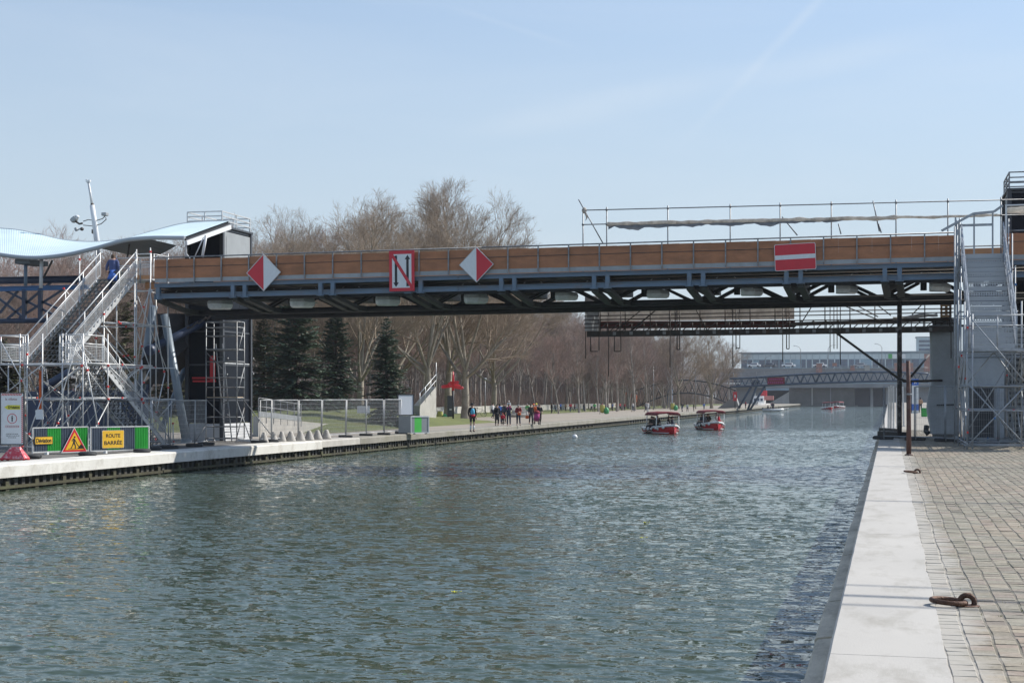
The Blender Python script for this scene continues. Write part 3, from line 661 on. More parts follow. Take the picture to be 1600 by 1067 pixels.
def cobbles():
    rs = np.random.RandomState(4); vs = []; fs = []; cols = []
    pal = .6 * np.array([(.34, .315, .265)]) + .4 * np.array([(.36, .325, .26), (.33, .31, .265), (.38, .30, .255), (.30, .30, .24), (.40, .355, .285), (.27, .255, .235), (.37, .285, .27), (.34, .335, .285)])
    n = 0; allv = []; allf = []; allc = []
    xk = .352
    col = 0
    while xk < 11.5:
        wd = .158 + .018 * rs.rand(); y = -6 + rs.rand() * .2; ymax = 80 if xk < 8 else 74
        while y < ymax:
            L = .135 + .085 * rs.rand() if y < 40 else .17 + .06 * rs.rand()
            wob = lambda yy, kk: .02 * noise.noise(V((kk * 3.1, yy * .55, 0))) + .012 * noise.noise(V((kk * 1.7, yy * 2.2, 5)))
            g = .003 + .0035 * rs.rand(); gy = .0012 + .002 * rs.rand()
            xa0 = xk + wob(y, col); xa1 = xk + wob(y + L, col); xb0 = xk + wd + wob(y, col + 1); xb1 = xk + wd + wob(y + L, col + 1)
            ya, yb = y + gy, y + L - gy; h = -.004 + rs.randn() * .002; t = rs.randn(4) * .0014; c = .009
            xa0 += g; xa1 += g; xb0 -= g; xb1 -= g
            allv += [(xa0, ya, -.012), (xb0, ya, -.012), (xb1, yb, -.012), (xa1, yb, -.012), (xa0 + c, ya + c * .4, h + t[0]), (xb0 - c, ya + c * .4, h + t[1]), (xb1 - c, yb - c * .4, h + t[2]), (xa1 + c, yb - c * .4, h + t[3])]
            allf += [(n + 4, n + 5, n + 6, n + 7), (n, n + 1, n + 5, n + 4), (n + 1, n + 2, n + 6, n + 5), (n + 2, n + 3, n + 7, n + 6), (n + 3, n, n + 4, n + 7)]
            n += 8
            p = pal[rs.randint(8)]; zone = noise.noise(V((xk * .5, y * .22, 3)))
            p = p * np.array((.78, .76, .70)) * (1 + .10 * rs.randn()) * (1 + .12 * zone)
            if zone > .12: p = p * np.array((1.03, .975, .95))
            allc += [tuple(np.clip(p, .03, .8))] * 5
            y += L
        xk += wd; col += 1
    me = bpy.data.meshes.new('cobblestones'); me.from_pydata(allv, [], allf)
    at = me.attributes.new('stone_colour', 'FLOAT_COLOR', 'FACE'); at.data.foreach_set('color', np.array([(*c, 1) for c in allc], dtype=np.float32).ravel())
    m = bpy.data.materials.new('cobblestone'); m.use_nodes = True; nt = m.node_tree; N = nt.nodes; b = N['Principled BSDF']; b.inputs['Roughness'].default_value = .82
    a = N.new('ShaderNodeAttribute'); a.attribute_name = 'stone_colour'; tc = N.new('ShaderNodeTexCoord')
    nz = N.new('ShaderNodeTexNoise'); nz.inputs['Scale'].default_value = 22; nz.inputs['Detail'].default_value = 8; nz.inputs['Roughness'].default_value = .7; lnk(nt, tc.outputs['Object'], nz.inputs['Vector'])
    mr = N.new('ShaderNodeMapRange'); mr.inputs[1].default_value = .3; mr.inputs[2].default_value = .7; mr.inputs[3].default_value = .66; mr.inputs[4].default_value = 1.28; lnk(nt, nz.outputs['Fac'], mr.inputs[0])
    mx = N.new('ShaderNodeMix'); mx.data_type = 'RGBA'; mx.blend_type = 'MULTIPLY'; mx.inputs[0].default_value = 1
    lnk(nt, a.outputs['Color'], mx.inputs[6]); lnk(nt, mr.outputs[0], mx.inputs[7])
    n2 = N.new('ShaderNodeTexNoise'); n2.inputs['Scale'].default_value = 1.1; n2.inputs['Detail'].default_value = 7; lnk(nt, tc.outputs['Object'], n2.inputs['Vector'])
    r2 = N.new('ShaderNodeMapRange'); r2.inputs[1].default_value = .52; r2.inputs[2].default_value = .7; r2.inputs[4].default_value = .4; lnk(nt, n2.outputs['Fac'], r2.inputs[0])
    m2 = N.new('ShaderNodeMix'); m2.data_type = 'RGBA'; m2.inputs[7].default_value = (.34, .315, .265, 1); lnk(nt, r2.outputs[0], m2.inputs[0]); lnk(nt, mx.outputs[2], m2.inputs[6])
    lnk(nt, slurry(nt, tc, m2.outputs[2]), b.inputs['Base Color'])
    bp = N.new('ShaderNodeBump'); bp.inputs['Strength'].default_value = .5; bp.inputs['Distance'].default_value = .01; lnk(nt, nz.outputs['Fac'], bp.inputs['Height']); lnk(nt, bp.outputs[0], b.inputs['Normal'])
    me.materials.append(m); o = bpy.data.objects.new('cobblestones', me); C.objects.link(o); return struct(o)
cobbles()
# grass growing in the joints
mb = MB(); rs = random.Random(8)
for i in range(420):
    x = .55 + rs.random() ** 1.5 * 3.8; y = 8 + rs.random() ** 1.6 * 34
    if noise.noise(V((x * .9, y * .35, 6))) < .12: continue
    for k in range(5):
        a = rs.uniform(0, 6.28); r_ = rs.uniform(.002, .02); b = V((x + r_ * math.cos(a), y + r_ * math.sin(a), -.012)); t = b + V((rs.uniform(-.02, .02), rs.uniform(-.02, .02), rs.uniform(.012, .032)))
        s_ = V((math.cos(a + 1.5), math.sin(a + 1.5), 0)) * .004
        mb.add([b - s_, b + s_, t], [(0, 1, 2)])
K['weed'] = mat('joint_weeds', (.13, .15, .035), .8, 0, .4, 9)
struct(mb.build('joint_grass', K['weed']), 'stuff')
# mooring rings on the right quay
def mooring(px, py, label, turn):
    p = atZ(px, py, 0); root = thing('mooring_ring', label, 'mooring ring', (p.x, p.y, 0), 'iron mooring rings on the right quay', turn)
    mb = MB(); mb.torus(V((-.045, 0, .032)), .135, .021, Matrix.Rotation(R(4), 3, 'Y'), 36, 10); o = MB.build(mb, 'ring', K['rust'])
    o.parent = root
    mb = MB(); mb.torus(V((.10, 0, .025)), .058, .023, Matrix.Rotation(R(90), 3, 'X'), 22, 10, -25, 205); o = mb.build('eye_bolt', K['rust']); o.parent = root
    mb = MB(); mb.lathe(V((.10, 0, -.004)), [(.10, 0), (.10, .006), (.085, .010)], 14); o = mb.build('base_plate', K['rust']); o.parent = root
mooring(1491, 945, 'large rusty mooring ring lying on the cobbles closest to the camera', R(2))
mooring(1426, 739, 'small looking rusty mooring ring farther along the quay, short of the rusty pole', R(-4))
# rusty pole
p = atZ(1420, 711, 0); root = thing('rusty_pole', 'tall rusty iron pole standing alone on the right quay cobbles', 'pole', (p.x, p.y, 0))
mb = MB(); mb.path([p, p + V((0, 0, .9)), p + V((-.01, 0, 1.75)), p + V((-.02, 0, 2.75))], [.072, .068, .06, .058], 12); mb.build('shaft', K['rustpole'], root)
mb = MB(); mb.lathe(p, [(.12, -.01), (.12, .02), (.09, .035)], 14); mb.build('foot_plate', K['rustpole'], root)
mb = MB(); mb.box(p + V((0, -.065, 1.78)), (.10, .05, .06)); mb.torus(p + V((0, 0, 1.78)), .07, .014, None, 14, 6); mb.build('clamp', K['galv_dull'], root)
# unseen overhead cables, added above the view to throw thin shadows across the quay
for i, (yy, zz, rr) in enumerate(((14.0, 12.5, .05), (13.4, 12.3, .03), (14.75, 12.4, .025), (26.5, 15, .05), (39.5, 18, .06))):
    hh = zz / math.tan(EL); Y = yy + hh * AZ.y; X = hh * AZ.x
    a, b = V((-60, Y + 60 * .245, zz + 17)), V((60, Y - 60 * .245, zz - 14.6)); pts = [a.lerp(b, t / 24) + V((0, 0, -1.2 * (1 - (2 * t / 24 - 1) ** 2))) for t in range(25)]
    mb = MB(); mb.path(pts, rr, 6)
    tag(mb.build('unseen_overhead_cable', K['black'], None, pts[12]), ['thick overhead cable casting the widest shadow across the quay', 'thin overhead cable casting a faint shadow beside the mooring ring', 'thinnest overhead cable casting the last faint shadow', 'overhead cable crossing above the canal short of the bridge', 'high overhead cable crossing above the canal near the bridge'][i], 'cable', 'overhead cables')
# ------------------------------------------------------------------ the footbridge under works
def bz(x): return SL * (x + 30.6)
YB = 60.0
def BP(x, y, z): return V((x, y, z + bz(x)))
def bx(px, Y=YB): return atY(px, 500, Y).x
br = thing('footbridge', 'long blue steel footbridge clad in brown plywood crossing the canal', 'bridge', (XL + 13, YB, 6))
XA, XB = bx(241), 11.0
rs = random.Random(21)
def part(mb, name, m, parent=br): return mb.build(name, m, parent)
# front fascia: upper and lower channel beams
for (z, h, nm) in ((6.435, .17, 'upper_beam'), (5.98, .20, 'lower_beam')):
    segs = [XA, -17, -4, XB]
    for a, b in zip(segs[:-1], segs[1:]):
        mb = MB(); mb.ibeam(BP(a + .012, YB, z), BP(b - .012, YB, z), .16, h, .022); part(mb, nm, K['bridge_blue'])
# deck slab and dark soffit framing
mb = MB(); mb.prism([BP(XA, YB + .15, 6.36), BP(XB, YB + .15, 6.36), BP(XB, YB + .15, 6.50), BP(XA, YB + .15, 6.50)], (0, 5.8, 0)); part(mb, 'deck', K['darkpanel'])
mb = MB(); mb.bar(BP(XA, YB + 1.0, 6.05), BP(XB, YB + 1.0, 6.05), .08, .42); part(mb, 'inner_girder', K['black_steel'])
x = XA + .4
while x < XB - 1:
    for l_ in ((x, 6.0, x + .32, 6.27), (x + .9, 6.27, x + 1.2, 6.0)):
        mb = MB(); mb.bar(BP(l_[0], YB + .75, l_[1]), BP(l_[2], YB + .75, l_[3]), .03, .03); part(mb, 'lacing_bar', K['galv_dull'])
    x += 1.9
    if x > -22: x += .7
for zz in (6.15, 6.27):
    mb = MB(); mb.tube(BP(XA, YB + .6, zz), BP(XB, YB + .6, zz), .035, 6); part(mb, 'service_pipe', K['dark_steel'])
# paired hanger posts with seats and the raking brackets behind them
pairs = [248, 374, 511, 648, 794, 939, 1088, 1240, 1394, 1540]
PX = []
for i, pxx in enumerate(pairs):
    c = bx(pxx); PX.append(c)
    for k in ((-.27, .27) if i else (.0,)):
        mb = MB(); mb.ibeam(BP(c + k, YB - .01, 6.37), BP(c + k, YB - .01, 5.87), .17, .17, .02); part(mb, 'hanger_post', K['bridge_blue'])
        mb = MB(); mb.bbox(BP(c + k - .16, YB - .12, 5.84), BP(c + k + .16, YB + .1, 5.865)); mb.bbox(BP(c + k - .16, YB - .12, 5.868), BP(c + k - .13, YB - .1, 5.98)); mb.bbox(BP(c + k + .13, YB - .12, 5.868), BP(c + k + .16, YB - .1, 5.98)); part(mb, 'hanger_seat', K['bridge_blue'])
        mb = MB(); mb.bar(BP(c + k, YB + .1, 5.80), BP(c + k + .1, YB + 2.7, 5.45), .26, .16); mb.bar(BP(c + k + .1, YB + 2.6, 5.47), BP(c + k + .5, YB + 3.4, 5.42), .26, .22); part(mb, 'raking_bracket', K['raker'])
# main truss: bottom chords, diagonals, verticals, cross girders
YT = YB + 3.1
for yy, zz in ((YT, 5.43), (YT + 2.7, 5.38)):
    mb = MB(); mb.tube(BP(XA, yy, zz), BP(XB, yy, zz), .135, 10); part(mb, 'bottom_chord', K['black_steel'])
    mb = MB(); mb.bar(BP(XA, yy, 6.28), BP(XB, yy, 6.28), .12, .16); part(mb, 'top_chord', K['black_steel'])
    for i in range(len(PX) - 1):
        a, b = PX[i], PX[i + 1]; n0 = a + (b - a) * .88
        for q0, q1 in ((a + (b - a) * .46, n0), (b + (b - a) * .30, n0)):
            for dy in (0, .45):
                mb = MB(); mb.bar(BP(q0, yy + dy, 6.2), BP(q1, yy + dy, zz), .09, .11); part(mb, 'truss_diagonal', K['black_steel'])
for i in range(len(PX) - 1):
    a, b = PX[i], PX[i + 1]; c = a + (b - a) * .12
    mb = MB(); mb.bbox(BP(a - .35, YB + 1.3, 5.86), BP(a + .35, YT + 2.7, 6.3)); part(mb, 'cross_girder', K['black_steel'])
    mb = MB(); mb.bar(BP(a + (b - a) * .4, YB + 1.2, 5.96), BP(b, YB + 1.2, 5.96), .1, .24); part(mb, 'stringer', K['black_steel'])
    # foil-wrapped duct elbow
    q = BP(a + (b - a) * .50, YB + 1.7, 5.72); mb = MB()
    rr = (.25 if i < 4 else .19); mb.path([q + V((-.30, 0, 0)), q + V((-.24, 0, 0)), q + V((.12, .15, 0)), q + V((.40, .6, 0))], [rr * .9, rr, rr, rr * .9], 8, 0, True, False); part(mb, 'foil_duct', K['foil'])
    mb = MB(); mb.tube(q + V((-.5, .5, .45)), q + V((-.5, .5, -.1)), .13, 10); part(mb, 'vent_pipe', K['black_steel'])
# plywood parapet
x = XA; posts = []
pitch = 1.245
px0 = bx(262)
posts = [px0 + pitch * k for k in range(-1, 34) if px0 + pitch * k < XB]
gap0, gap1 = bx(1493), bx(1566)      # opening at the head of the right stair
for i, (a, b) in enumerate(zip(posts[:-1], posts[1:])):
    a0 = max(a, XA); 
    if b > gap0 and a < gap1:
        if a < gap0 - .15: b = gap0
        elif b > gap1 + .15: a0 = a = gap1
        else: continue
    tilt = rs.uniform(-.012, .012)
    mb = MB(); d = .018
    split = a0 + (b - a0) * rs.choice((.55, .62, .45))
    zt = 7.54 + rs.uniform(-.015, .01)
    mb.prism([BP(a0 + .02, YB - .02 + tilt, 6.73), BP(split - .001, YB - .02, 6.73), BP(split - .001, YB - .02, zt), BP(a0 + .02, YB - .02 + tilt, zt)], (0, d, 0))
    mb.prism([BP(split + .001, YB - .022, 6.73), BP(b - .02, YB - .022 + tilt, 6.73), BP(b - .02, YB - .022 + tilt, zt - .008), BP(split + .001, YB - .022, zt - .008)], (0, d, 0))
    part(mb, 'plywood_panel', K['ply'])
    mb = MB(); mb.bar(BP(a0 + .03, YB - .034, 7.215), BP(b - .03, YB - .034, 7.215 + rs.uniform(-.01, .01)), .012, .022); part(mb, 'batten', K['dark_steel'])
    mb = MB(); mb.bbox(BP(a0 + .03, YB - .01, 6.565), BP(b - .03, YB + .02, 6.725)); part(mb, 'toe_board', K['greystrip'])
for a in posts:
    if gap0 < a < gap1: continue
    mb = MB(); mb.bar(BP(a, YB - .055, 6.54), BP(a, YB - .055, 7.60), .05, .05, (1, 0, 0)); part(mb, 'parapet_post', K['galv_dull'])
for a, b in ((XA, -16), (-16, gap0), (gap1, XB)):
    mb = MB(); mb.tube(BP(a, YB - .05, 7.62), BP(b, YB - .05, 7.62), .028, 8); part(mb, 'handrail', K['galv_dull'])
mb = MB(); mb.prism([BP(XA, YB + 5.9, 6.5), BP(XB, YB + 5.9, 6.5), BP(XB, YB + 5.9, 7.55), BP(XA, YB + 5.9, 7.55)], (0, .03, 0)); part(mb, 'far_parapet', K['ply_new'])
mb = MB(); mb.tube(BP(XA, YB + 5.9, 7.64), BP(XB, YB + 5.9, 7.64), .028, 8); part(mb, 'far_handrail', K['galv_dull'])
# ------------------------------------------------------------------ navigation signs on the parapet
def sign_frame(px, py, Y=YB - .16, tilt=0.0):
    p = atY(px, py, Y); return p, frame(p, V((math.cos(tilt), 0, math.sin(tilt))), V((-math.sin(tilt) * .0, 0, 1)))
def pxm(Y=YB, px=700):   # metres per photo pixel at a place on the bridge
    return (atY(px + .5, 500, Y) - atY(px - .5, 500, Y)).x
def diamond(px, py, redleft, label):
    p, M = sign_frame(px, py, tilt=R(.45)); s = (pxm(px=px)) * 26.0
    root = thing('navigation_sign', label, 'sign', p, 'diamond navigation signs')
    L = [(-s, 0), (0, -s), (0, s)]; Rr = [(0, -s), (s, 0), (0, s)]
    mb = MB(); mb.flat(M, L, 0, .02); mb.build('red_half' if redleft else 'white_half', K['red'] if redleft else K['signwhite'], root)
    mb = MB(); mb.flat(M, Rr, 0, .02); mb.build('white_half' if redleft else 'red_half', K['signwhite'] if redleft else K['red'], root)
    o = s * 1.035; i_ = s * .985
    mb = MB(); mb.ring(M, [(-o, 0), (0, -o), (o, 0), (0, o)], [(-i_, 0), (0, -i_), (i_, 0), (0, i_)], -.01, .026); mb.build('rim', K['galv'], root)
    mb = MB(); mb.flat(M, [(-.03, -s * .7), (.03, -s * .7), (.03, s * .8), (-.03, s * .8)], -.07, -.012); mb.build('bracket', K['galv_dull'], root)
diamond(412, 426, True, 'diamond sign red on its left half and white on its right half')
diamond(744.5, 413.5, False, 'diamond sign white on its left half and red on its right half')
p, M = sign_frame(628, 423.5, tilt=R(.5)); k = pxm(px=628); W, H = 19.6 * k, 30.0 * k
root = thing('navigation_sign', 'tall white sign with red border, two opposed black arrows and a red slash', 'sign', p)
mb = MB(); mb.flat(M, [(-W, -H), (W, -H), (W, H), (-W, H)], 0, .02); mb.build('red_border', K['red'], root)
w2, h2 = W - 4.6 * k, H - 5.0 * k
mb = MB(); mb.flat(M, [(-w2, -h2), (w2, -h2), (w2, h2), (-w2, h2)], .021, .024); mb.build('white_field', K['signwhite'], root)
for sx, up in ((-1, -1), (1, 1)):
    xx = sx * w2 * .60; t = 1.9 * k; hd = 4.2 * k
    mb = MB(); mb.flat(M, [(xx - t, -h2 * .92 * up), (xx + t, -h2 * .92 * up), (xx + t, h2 * .68 * up), (xx - t, h2 * .68 * up)][::up], .0245, .027)
    mb.flat(M, [(xx - hd, h2 * .68 * up), (xx + hd, h2 * .68 * up), (xx, h2 * .95 * up)][::up], .0245, .027); mb.build('black_arrow', K['black'], root)
q = 1.9 * k
mb = MB(); mb.flat(M, [(-w2 - .02, h2 + .02), (-w2 - .02, h2 - 2.2 * q), (w2 + .02 - 1.2 * q, -h2 - .02), (w2 + .02, -h2 - .02), (w2 + .02, -h2 + 2.2 * q), (-w2 - .02 + 1.2 * q, h2 + .02)], .0275, .030); mb.build('red_slash', K['red'], root)
mb = MB(); mb.flat(M, [(-W * .6, -H * .9), (-W * .5, -H * .9), (-W * .5, H * .9), (-W * .6, H * .9)], -.07, -.002); mb.flat(M, [(W * .5, -H * .9), (W * .6, -H * .9), (W * .6, H * .9), (W * .5, H * .9)], -.07, -.002); mb.build('bracket', K['galv_dull'], root)
p, M = sign_frame(1242.5, 401.5, tilt=R(2.2)); k = pxm(px=1242); W, H = 32.2 * k, 21.0 * k
root = thing('no_entry_sign', 'wide red sign with a white horizontal bar on the bridge parapet', 'sign', p)
def rrect(w, h, r, n=4):
    out = []
    for cx, cy, a0 in ((w - r, h - r, 0), (-w + r, h - r, 90), (-w + r, -h + r, 180), (w - r, -h + r, 270)):
        for i in range(n + 1):
            a = R(a0 + 90 * i / n); out.append((cx + r * math.cos(a), cy + r * math.sin(a)))
    return out
mb = MB(); mb.flat(M, rrect(W, H, .06), 0, .02); mb.build('rim', K['signwhite'], root)
mb = MB(); mb.flat(M, rrect(W * .975, H * .965, .055), .021, .024); mb.build('red_plate', K['red'], root)
mb = MB(); mb.flat(M, [(-W * .97, -H * .16), (W * .97, -H * .16), (W * .97, H * .17), (-W * .97, H * .17)], .0245, .027); mb.build('white_bar', K['signwhite'], root)
mb = MB()
for xx in (-.5, .5): mb.flat(M, [(W * xx - .04, -H * 1.1), (W * xx + .04, -H * 1.1), (W * xx + .04, H * .9), (W * xx - .04, H * .9)], -.07, -.002)
mb.build('bracket', K['galv_dull'], root)
# ------------------------------------------------------------------ scaffold guard rail on the far side, with rolled sheeting
YG = 65.4
sg = thing('guard_rail_scaffold', 'scaffold guard rail with rolled dirty sheeting above the brown parapet', 'scaffold', BP(-6, YG, 6.6))
xs = [bx(p_, YG) for p_ in (911, 948, 1043.5, 1141, 1219, 1299, 1400, 1481, 1564, 1640)]
zt = lambda x: atY(910, 329, YG).z + (atY(1600, 312, YG).z - atY(910, 329, YG).z) * (x - xs[0]) / (bx(1600, YG) - xs[0])
def coupler(mb, p, r=.055): mb.ell(p, (r, r, r * 1.2), 7, 5)
for i, x in enumerate(xs):
    top = zt(x) + (.12 if i else -.06)
    mb = MB(); mb.tube(V((x, YG, 6.5 + bz(x))), V((x, YG, top)), .027, 7); mb.build('standard', K['galv_dull'], sg)
    for zz in (zt(x), zt(x) - .62):
        mb = MB(); coupler(mb, V((x, YG - .03, zz))); mb.build('coupler', K['galv_dull'], sg)
for dz, nm in ((0, 'top_rail'), (-.62, 'middle_rail')):
    mb = MB(); mb.tube(V((xs[0], YG - .05, zt(xs[0]) + dz)), V((xs[-1], YG - .05, zt(xs[-1]) + dz)), .024, 7); mb.build(nm, K['galv_dull'], sg)
for (pa, ya, pb, yb) in ((904, 312, 942, 380), (1222, 339, 1246, 368), (1364, 314, 1374, 362), (1310, 350, 1314, 366), (1373, 350, 1377, 364)):
    mb = MB(); mb.tube(atY(pa, ya, YG - .08), atY(pb, yb, YG - .08), .026, 7); mb.build('brace', K['galv_dull'], sg)
mb = MB(); mb.ell(atY(913, 329, YG - .05), (.11, .08, .14), 8, 6); mb.path([atY(914, 331, YG - .1), atY(917, 340, YG - .1), atY(915, 345, YG - .1)], [.05, .04, .01], 6); mb.build('plastic_knot', K['plastic'], sg)
sh = thing('rolled_sheeting', 'long roll of dirty white plastic sheeting tied along the scaffold rail', 'sheeting', V((xs[2], YG, zt(xs[2]) - .65)))
mb = MB(); pts = []; rr = []; xx = xs[1] + .05
while xx < xs[-2]:
    q = noise.noise(V((xx * .9, 0, 0))); q2 = noise.noise(V((xx * 2.6, 5, 0)))
    pts.append(V((xx, YG - .12, zt(xx) - .63 + .04 * q))); rr.append((.085 + .05 * q2) * (1 if xx < xs[6] else .65)); xx += .16
mb.path(pts, rr, 9); mb.build('roll', K['plastic'], sh)
mb = MB(); top = []; bot = []; xx = xs[1] + .1
while xx < xs[5] + .6:
    f = (xx - xs[1]) / (xs[5] + .6 - xs[1]); q = abs(noise.noise(V((xx * .7, 9, 0)))) + .3 * noise.noise(V((xx * 3, 2, 0)))
    top.append(V((xx, YG - .16, zt(xx) - .66))); bot.append(V((xx, YG - .18 + .07 * noise.noise(V((xx * 2, 1, 0))), zt(xx) - .72 - .38 * q * (1 - .3 * f) - .10 * (1 - f)))); xx += .13
n = len(top); mb.add(top + bot + [a + V((0, .012, 0)) for a in top + bot], [(i, i + 1, n + i + 1, n + i) for i in range(n - 1)] + [(2 * n + i + 1, 2 * n + i, 3 * n + i, 3 * n + i + 1) for i in range(n - 1)], 0, True); mb.build('hanging_film', K['clearfilm'], sh)
# ------------------------------------------------------------------ hanging work platform under the far side
YH = 67.0
hp = thing('hanging_scaffold', 'dark suspended scaffold platform slung beneath the far side of the footbridge', 'scaffold', atY(1180, 520, YH))
def H(px, py, Y=YH): return atY(px, py, Y)
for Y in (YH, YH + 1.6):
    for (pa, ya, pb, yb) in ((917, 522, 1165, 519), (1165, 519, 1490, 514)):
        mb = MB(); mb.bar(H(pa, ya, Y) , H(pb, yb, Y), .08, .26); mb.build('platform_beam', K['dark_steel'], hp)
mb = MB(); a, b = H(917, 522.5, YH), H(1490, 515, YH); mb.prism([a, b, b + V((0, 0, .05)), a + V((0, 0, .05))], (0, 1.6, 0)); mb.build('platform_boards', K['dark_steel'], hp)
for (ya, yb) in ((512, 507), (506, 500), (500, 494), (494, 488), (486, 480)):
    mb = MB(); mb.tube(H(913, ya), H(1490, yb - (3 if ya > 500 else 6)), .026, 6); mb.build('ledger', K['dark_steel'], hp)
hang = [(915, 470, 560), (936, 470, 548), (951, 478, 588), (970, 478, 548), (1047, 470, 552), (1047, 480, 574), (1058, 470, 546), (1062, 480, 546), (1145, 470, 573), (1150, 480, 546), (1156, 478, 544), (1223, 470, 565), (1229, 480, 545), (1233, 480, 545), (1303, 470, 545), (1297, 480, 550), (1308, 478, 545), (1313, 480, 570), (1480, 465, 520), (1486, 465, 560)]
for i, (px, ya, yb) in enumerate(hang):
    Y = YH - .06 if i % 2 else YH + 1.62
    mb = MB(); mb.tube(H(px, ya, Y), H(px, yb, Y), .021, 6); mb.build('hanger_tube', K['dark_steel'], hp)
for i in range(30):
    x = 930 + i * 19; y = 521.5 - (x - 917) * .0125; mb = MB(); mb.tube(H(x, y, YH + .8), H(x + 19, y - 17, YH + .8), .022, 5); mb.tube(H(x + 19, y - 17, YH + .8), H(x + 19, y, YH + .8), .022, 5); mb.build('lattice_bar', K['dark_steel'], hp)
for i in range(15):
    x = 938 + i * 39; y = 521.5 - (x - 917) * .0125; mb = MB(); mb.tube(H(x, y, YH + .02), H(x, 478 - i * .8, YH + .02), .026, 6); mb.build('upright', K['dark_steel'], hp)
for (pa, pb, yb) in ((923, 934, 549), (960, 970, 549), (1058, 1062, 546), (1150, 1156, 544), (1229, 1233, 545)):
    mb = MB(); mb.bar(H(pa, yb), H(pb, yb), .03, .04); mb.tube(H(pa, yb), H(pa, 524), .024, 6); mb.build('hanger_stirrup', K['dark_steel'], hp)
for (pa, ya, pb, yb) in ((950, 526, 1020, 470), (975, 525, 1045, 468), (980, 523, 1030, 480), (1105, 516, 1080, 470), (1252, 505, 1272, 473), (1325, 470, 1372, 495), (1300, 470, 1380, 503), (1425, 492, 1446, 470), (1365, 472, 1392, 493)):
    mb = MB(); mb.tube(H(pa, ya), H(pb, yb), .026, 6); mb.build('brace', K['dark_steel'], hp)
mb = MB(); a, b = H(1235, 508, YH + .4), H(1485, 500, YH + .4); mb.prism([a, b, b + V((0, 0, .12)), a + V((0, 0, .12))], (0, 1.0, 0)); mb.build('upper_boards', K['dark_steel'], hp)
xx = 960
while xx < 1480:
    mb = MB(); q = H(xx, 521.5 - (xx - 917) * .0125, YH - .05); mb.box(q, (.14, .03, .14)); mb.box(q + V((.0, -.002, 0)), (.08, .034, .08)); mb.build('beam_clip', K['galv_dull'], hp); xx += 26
# the span being repaired: pale wrapped girder with an oxide red flange
wg = thing('wrapped_girder', 'pale sheeted bridge girder with dull red lower flange above the suspended platform', 'girder', H(1060, 490, 69))
mb = MB(); n = 26
vs = []; A0, A1 = H(936, 503, 69), H(1242, 503, 69); zz = (H(936, 474, 69).z, A0.z)
for i in range(n + 1):
    p = A0.lerp(A1, i / n)
    for k_ in range(5): vs.append(V((p.x, 68.6 + .09 * noise.noise(V((i * .8, k_ * .9, 0))), zz[1] + (zz[0] - zz[1]) * k_ / 4)))
mb.add(vs, [(i * 5 + j, i * 5 + 5 + j, i * 5 + 6 + j, i * 5 + 1 + j) for i in range(n) for j in range(4)], 0, True)
mb.build('sheeting', K['oldsheet'], wg)
a, b = H(930, 508, 68.5), H(1242, 506, 68.5)
mb = MB(); mb.ibeam(a, b, .5, .30, .04); mb.build('red_flange', K['redsteel'], wg)
pc = thing('pier_wrap', 'crumpled translucent film wrapped round the end of the suspended platform', 'sheeting', H(928, 500, YH))
mb = MB(); vs = []
for i in range(9):
    for j in range(7):
        q = H(914 + i * 2.9, 462 + j * 9.2, YH + .1); q.y += .16 * noise.noise(V((i * .9, j * .8, 2))); vs.append(q)
mb.add(vs, [(i * 7 + j, i * 7 + j + 1, i * 7 + 8 + j, i * 7 + 7 + j) for i in range(8) for j in range(6)], 0, True); mb.add([v + V((0, .03, 0)) for v in vs], [(i * 7 + j, i * 7 + 7 + j, i * 7 + 8 + j, i * 7 + j + 1) for i in range(8) for j in range(6)], 0, True); mb.build('film', K['clearfilm'], pc)
# pallet and scattered timber on the platform
pl = thing('wooden_pallet', 'upright raw timber pallet on the suspended scaffold beside the right stair', 'pallet', H(1477, 495, YH + .5))
for yy in (477, 483, 489, 494):
    mb = MB(); mb.bar(H(1469, yy, YH + .5), H(1487, yy - .5, YH + .5), .03, .11); mb.build('board', K['wood'], pl)
for xx in (1471, 1478, 1485):
    mb = MB(); mb.bar(H(xx, 476, YH + .58), H(xx, 496, YH + .58), .08, .08, (1, 0, 0)); mb.build('bearer', K['wood'], pl)
mb = MB(); rs = random.Random(4)
mb.path([H(1395 + i * 7, 498 - i * .5 - rs.random() * 2, YH + .3) for i in range(11)], [.05 + .05 * rs.random() for i in range(11)], 7)
tag(mb.build('plastic_scrap', K['plastic'], None, H(1430, 495, YH + .3)), 'crumpled dirty sheeting lying along the suspended platform near the pallet', 'sheeting')
# ------------------------------------------------------------------ left bank: scaffold stair tower
def tubes(root, nm, lst, m, r=.026, n=7):
    for a, b in lst:
        mb = MB(); mb.tube(a, b, r, n); mb.build(nm, m, root)
def mesh_panel(root, a, b, h0, h1, m=None, step=.055, nm='mesh_panel'):
    # framed wire panel between two base points, from h0 to h1 above them
    m = m or K['galv']; a, b = V(a), V(b); L = (b - a).length; mb = MB(); z = V((0, 0, 1))
    for p, q in ((a + z * h0, b + z * h0), (a + z * h1, b + z * h1), (a + z * h0, a + z * h1), (b + z * h0, b + z * h1)): mb.bar(p, q, .03, .03)
    k = int((h1 - h0) / step)
    for i in range(1, k): mb.bar(a + z * (h0 + (h1 - h0) * i / k), b + z * (h0 + (h1 - h0) * i / k), .006, .009)
    k = max(2, int(L / (step * 2.2)))
    for i in range(1, k): p = a.lerp(b, i / k); mb.bar(p + z * h0, p + z * h1, .006, .006, (b - a).normalized())
    mb.build(nm, m, root)
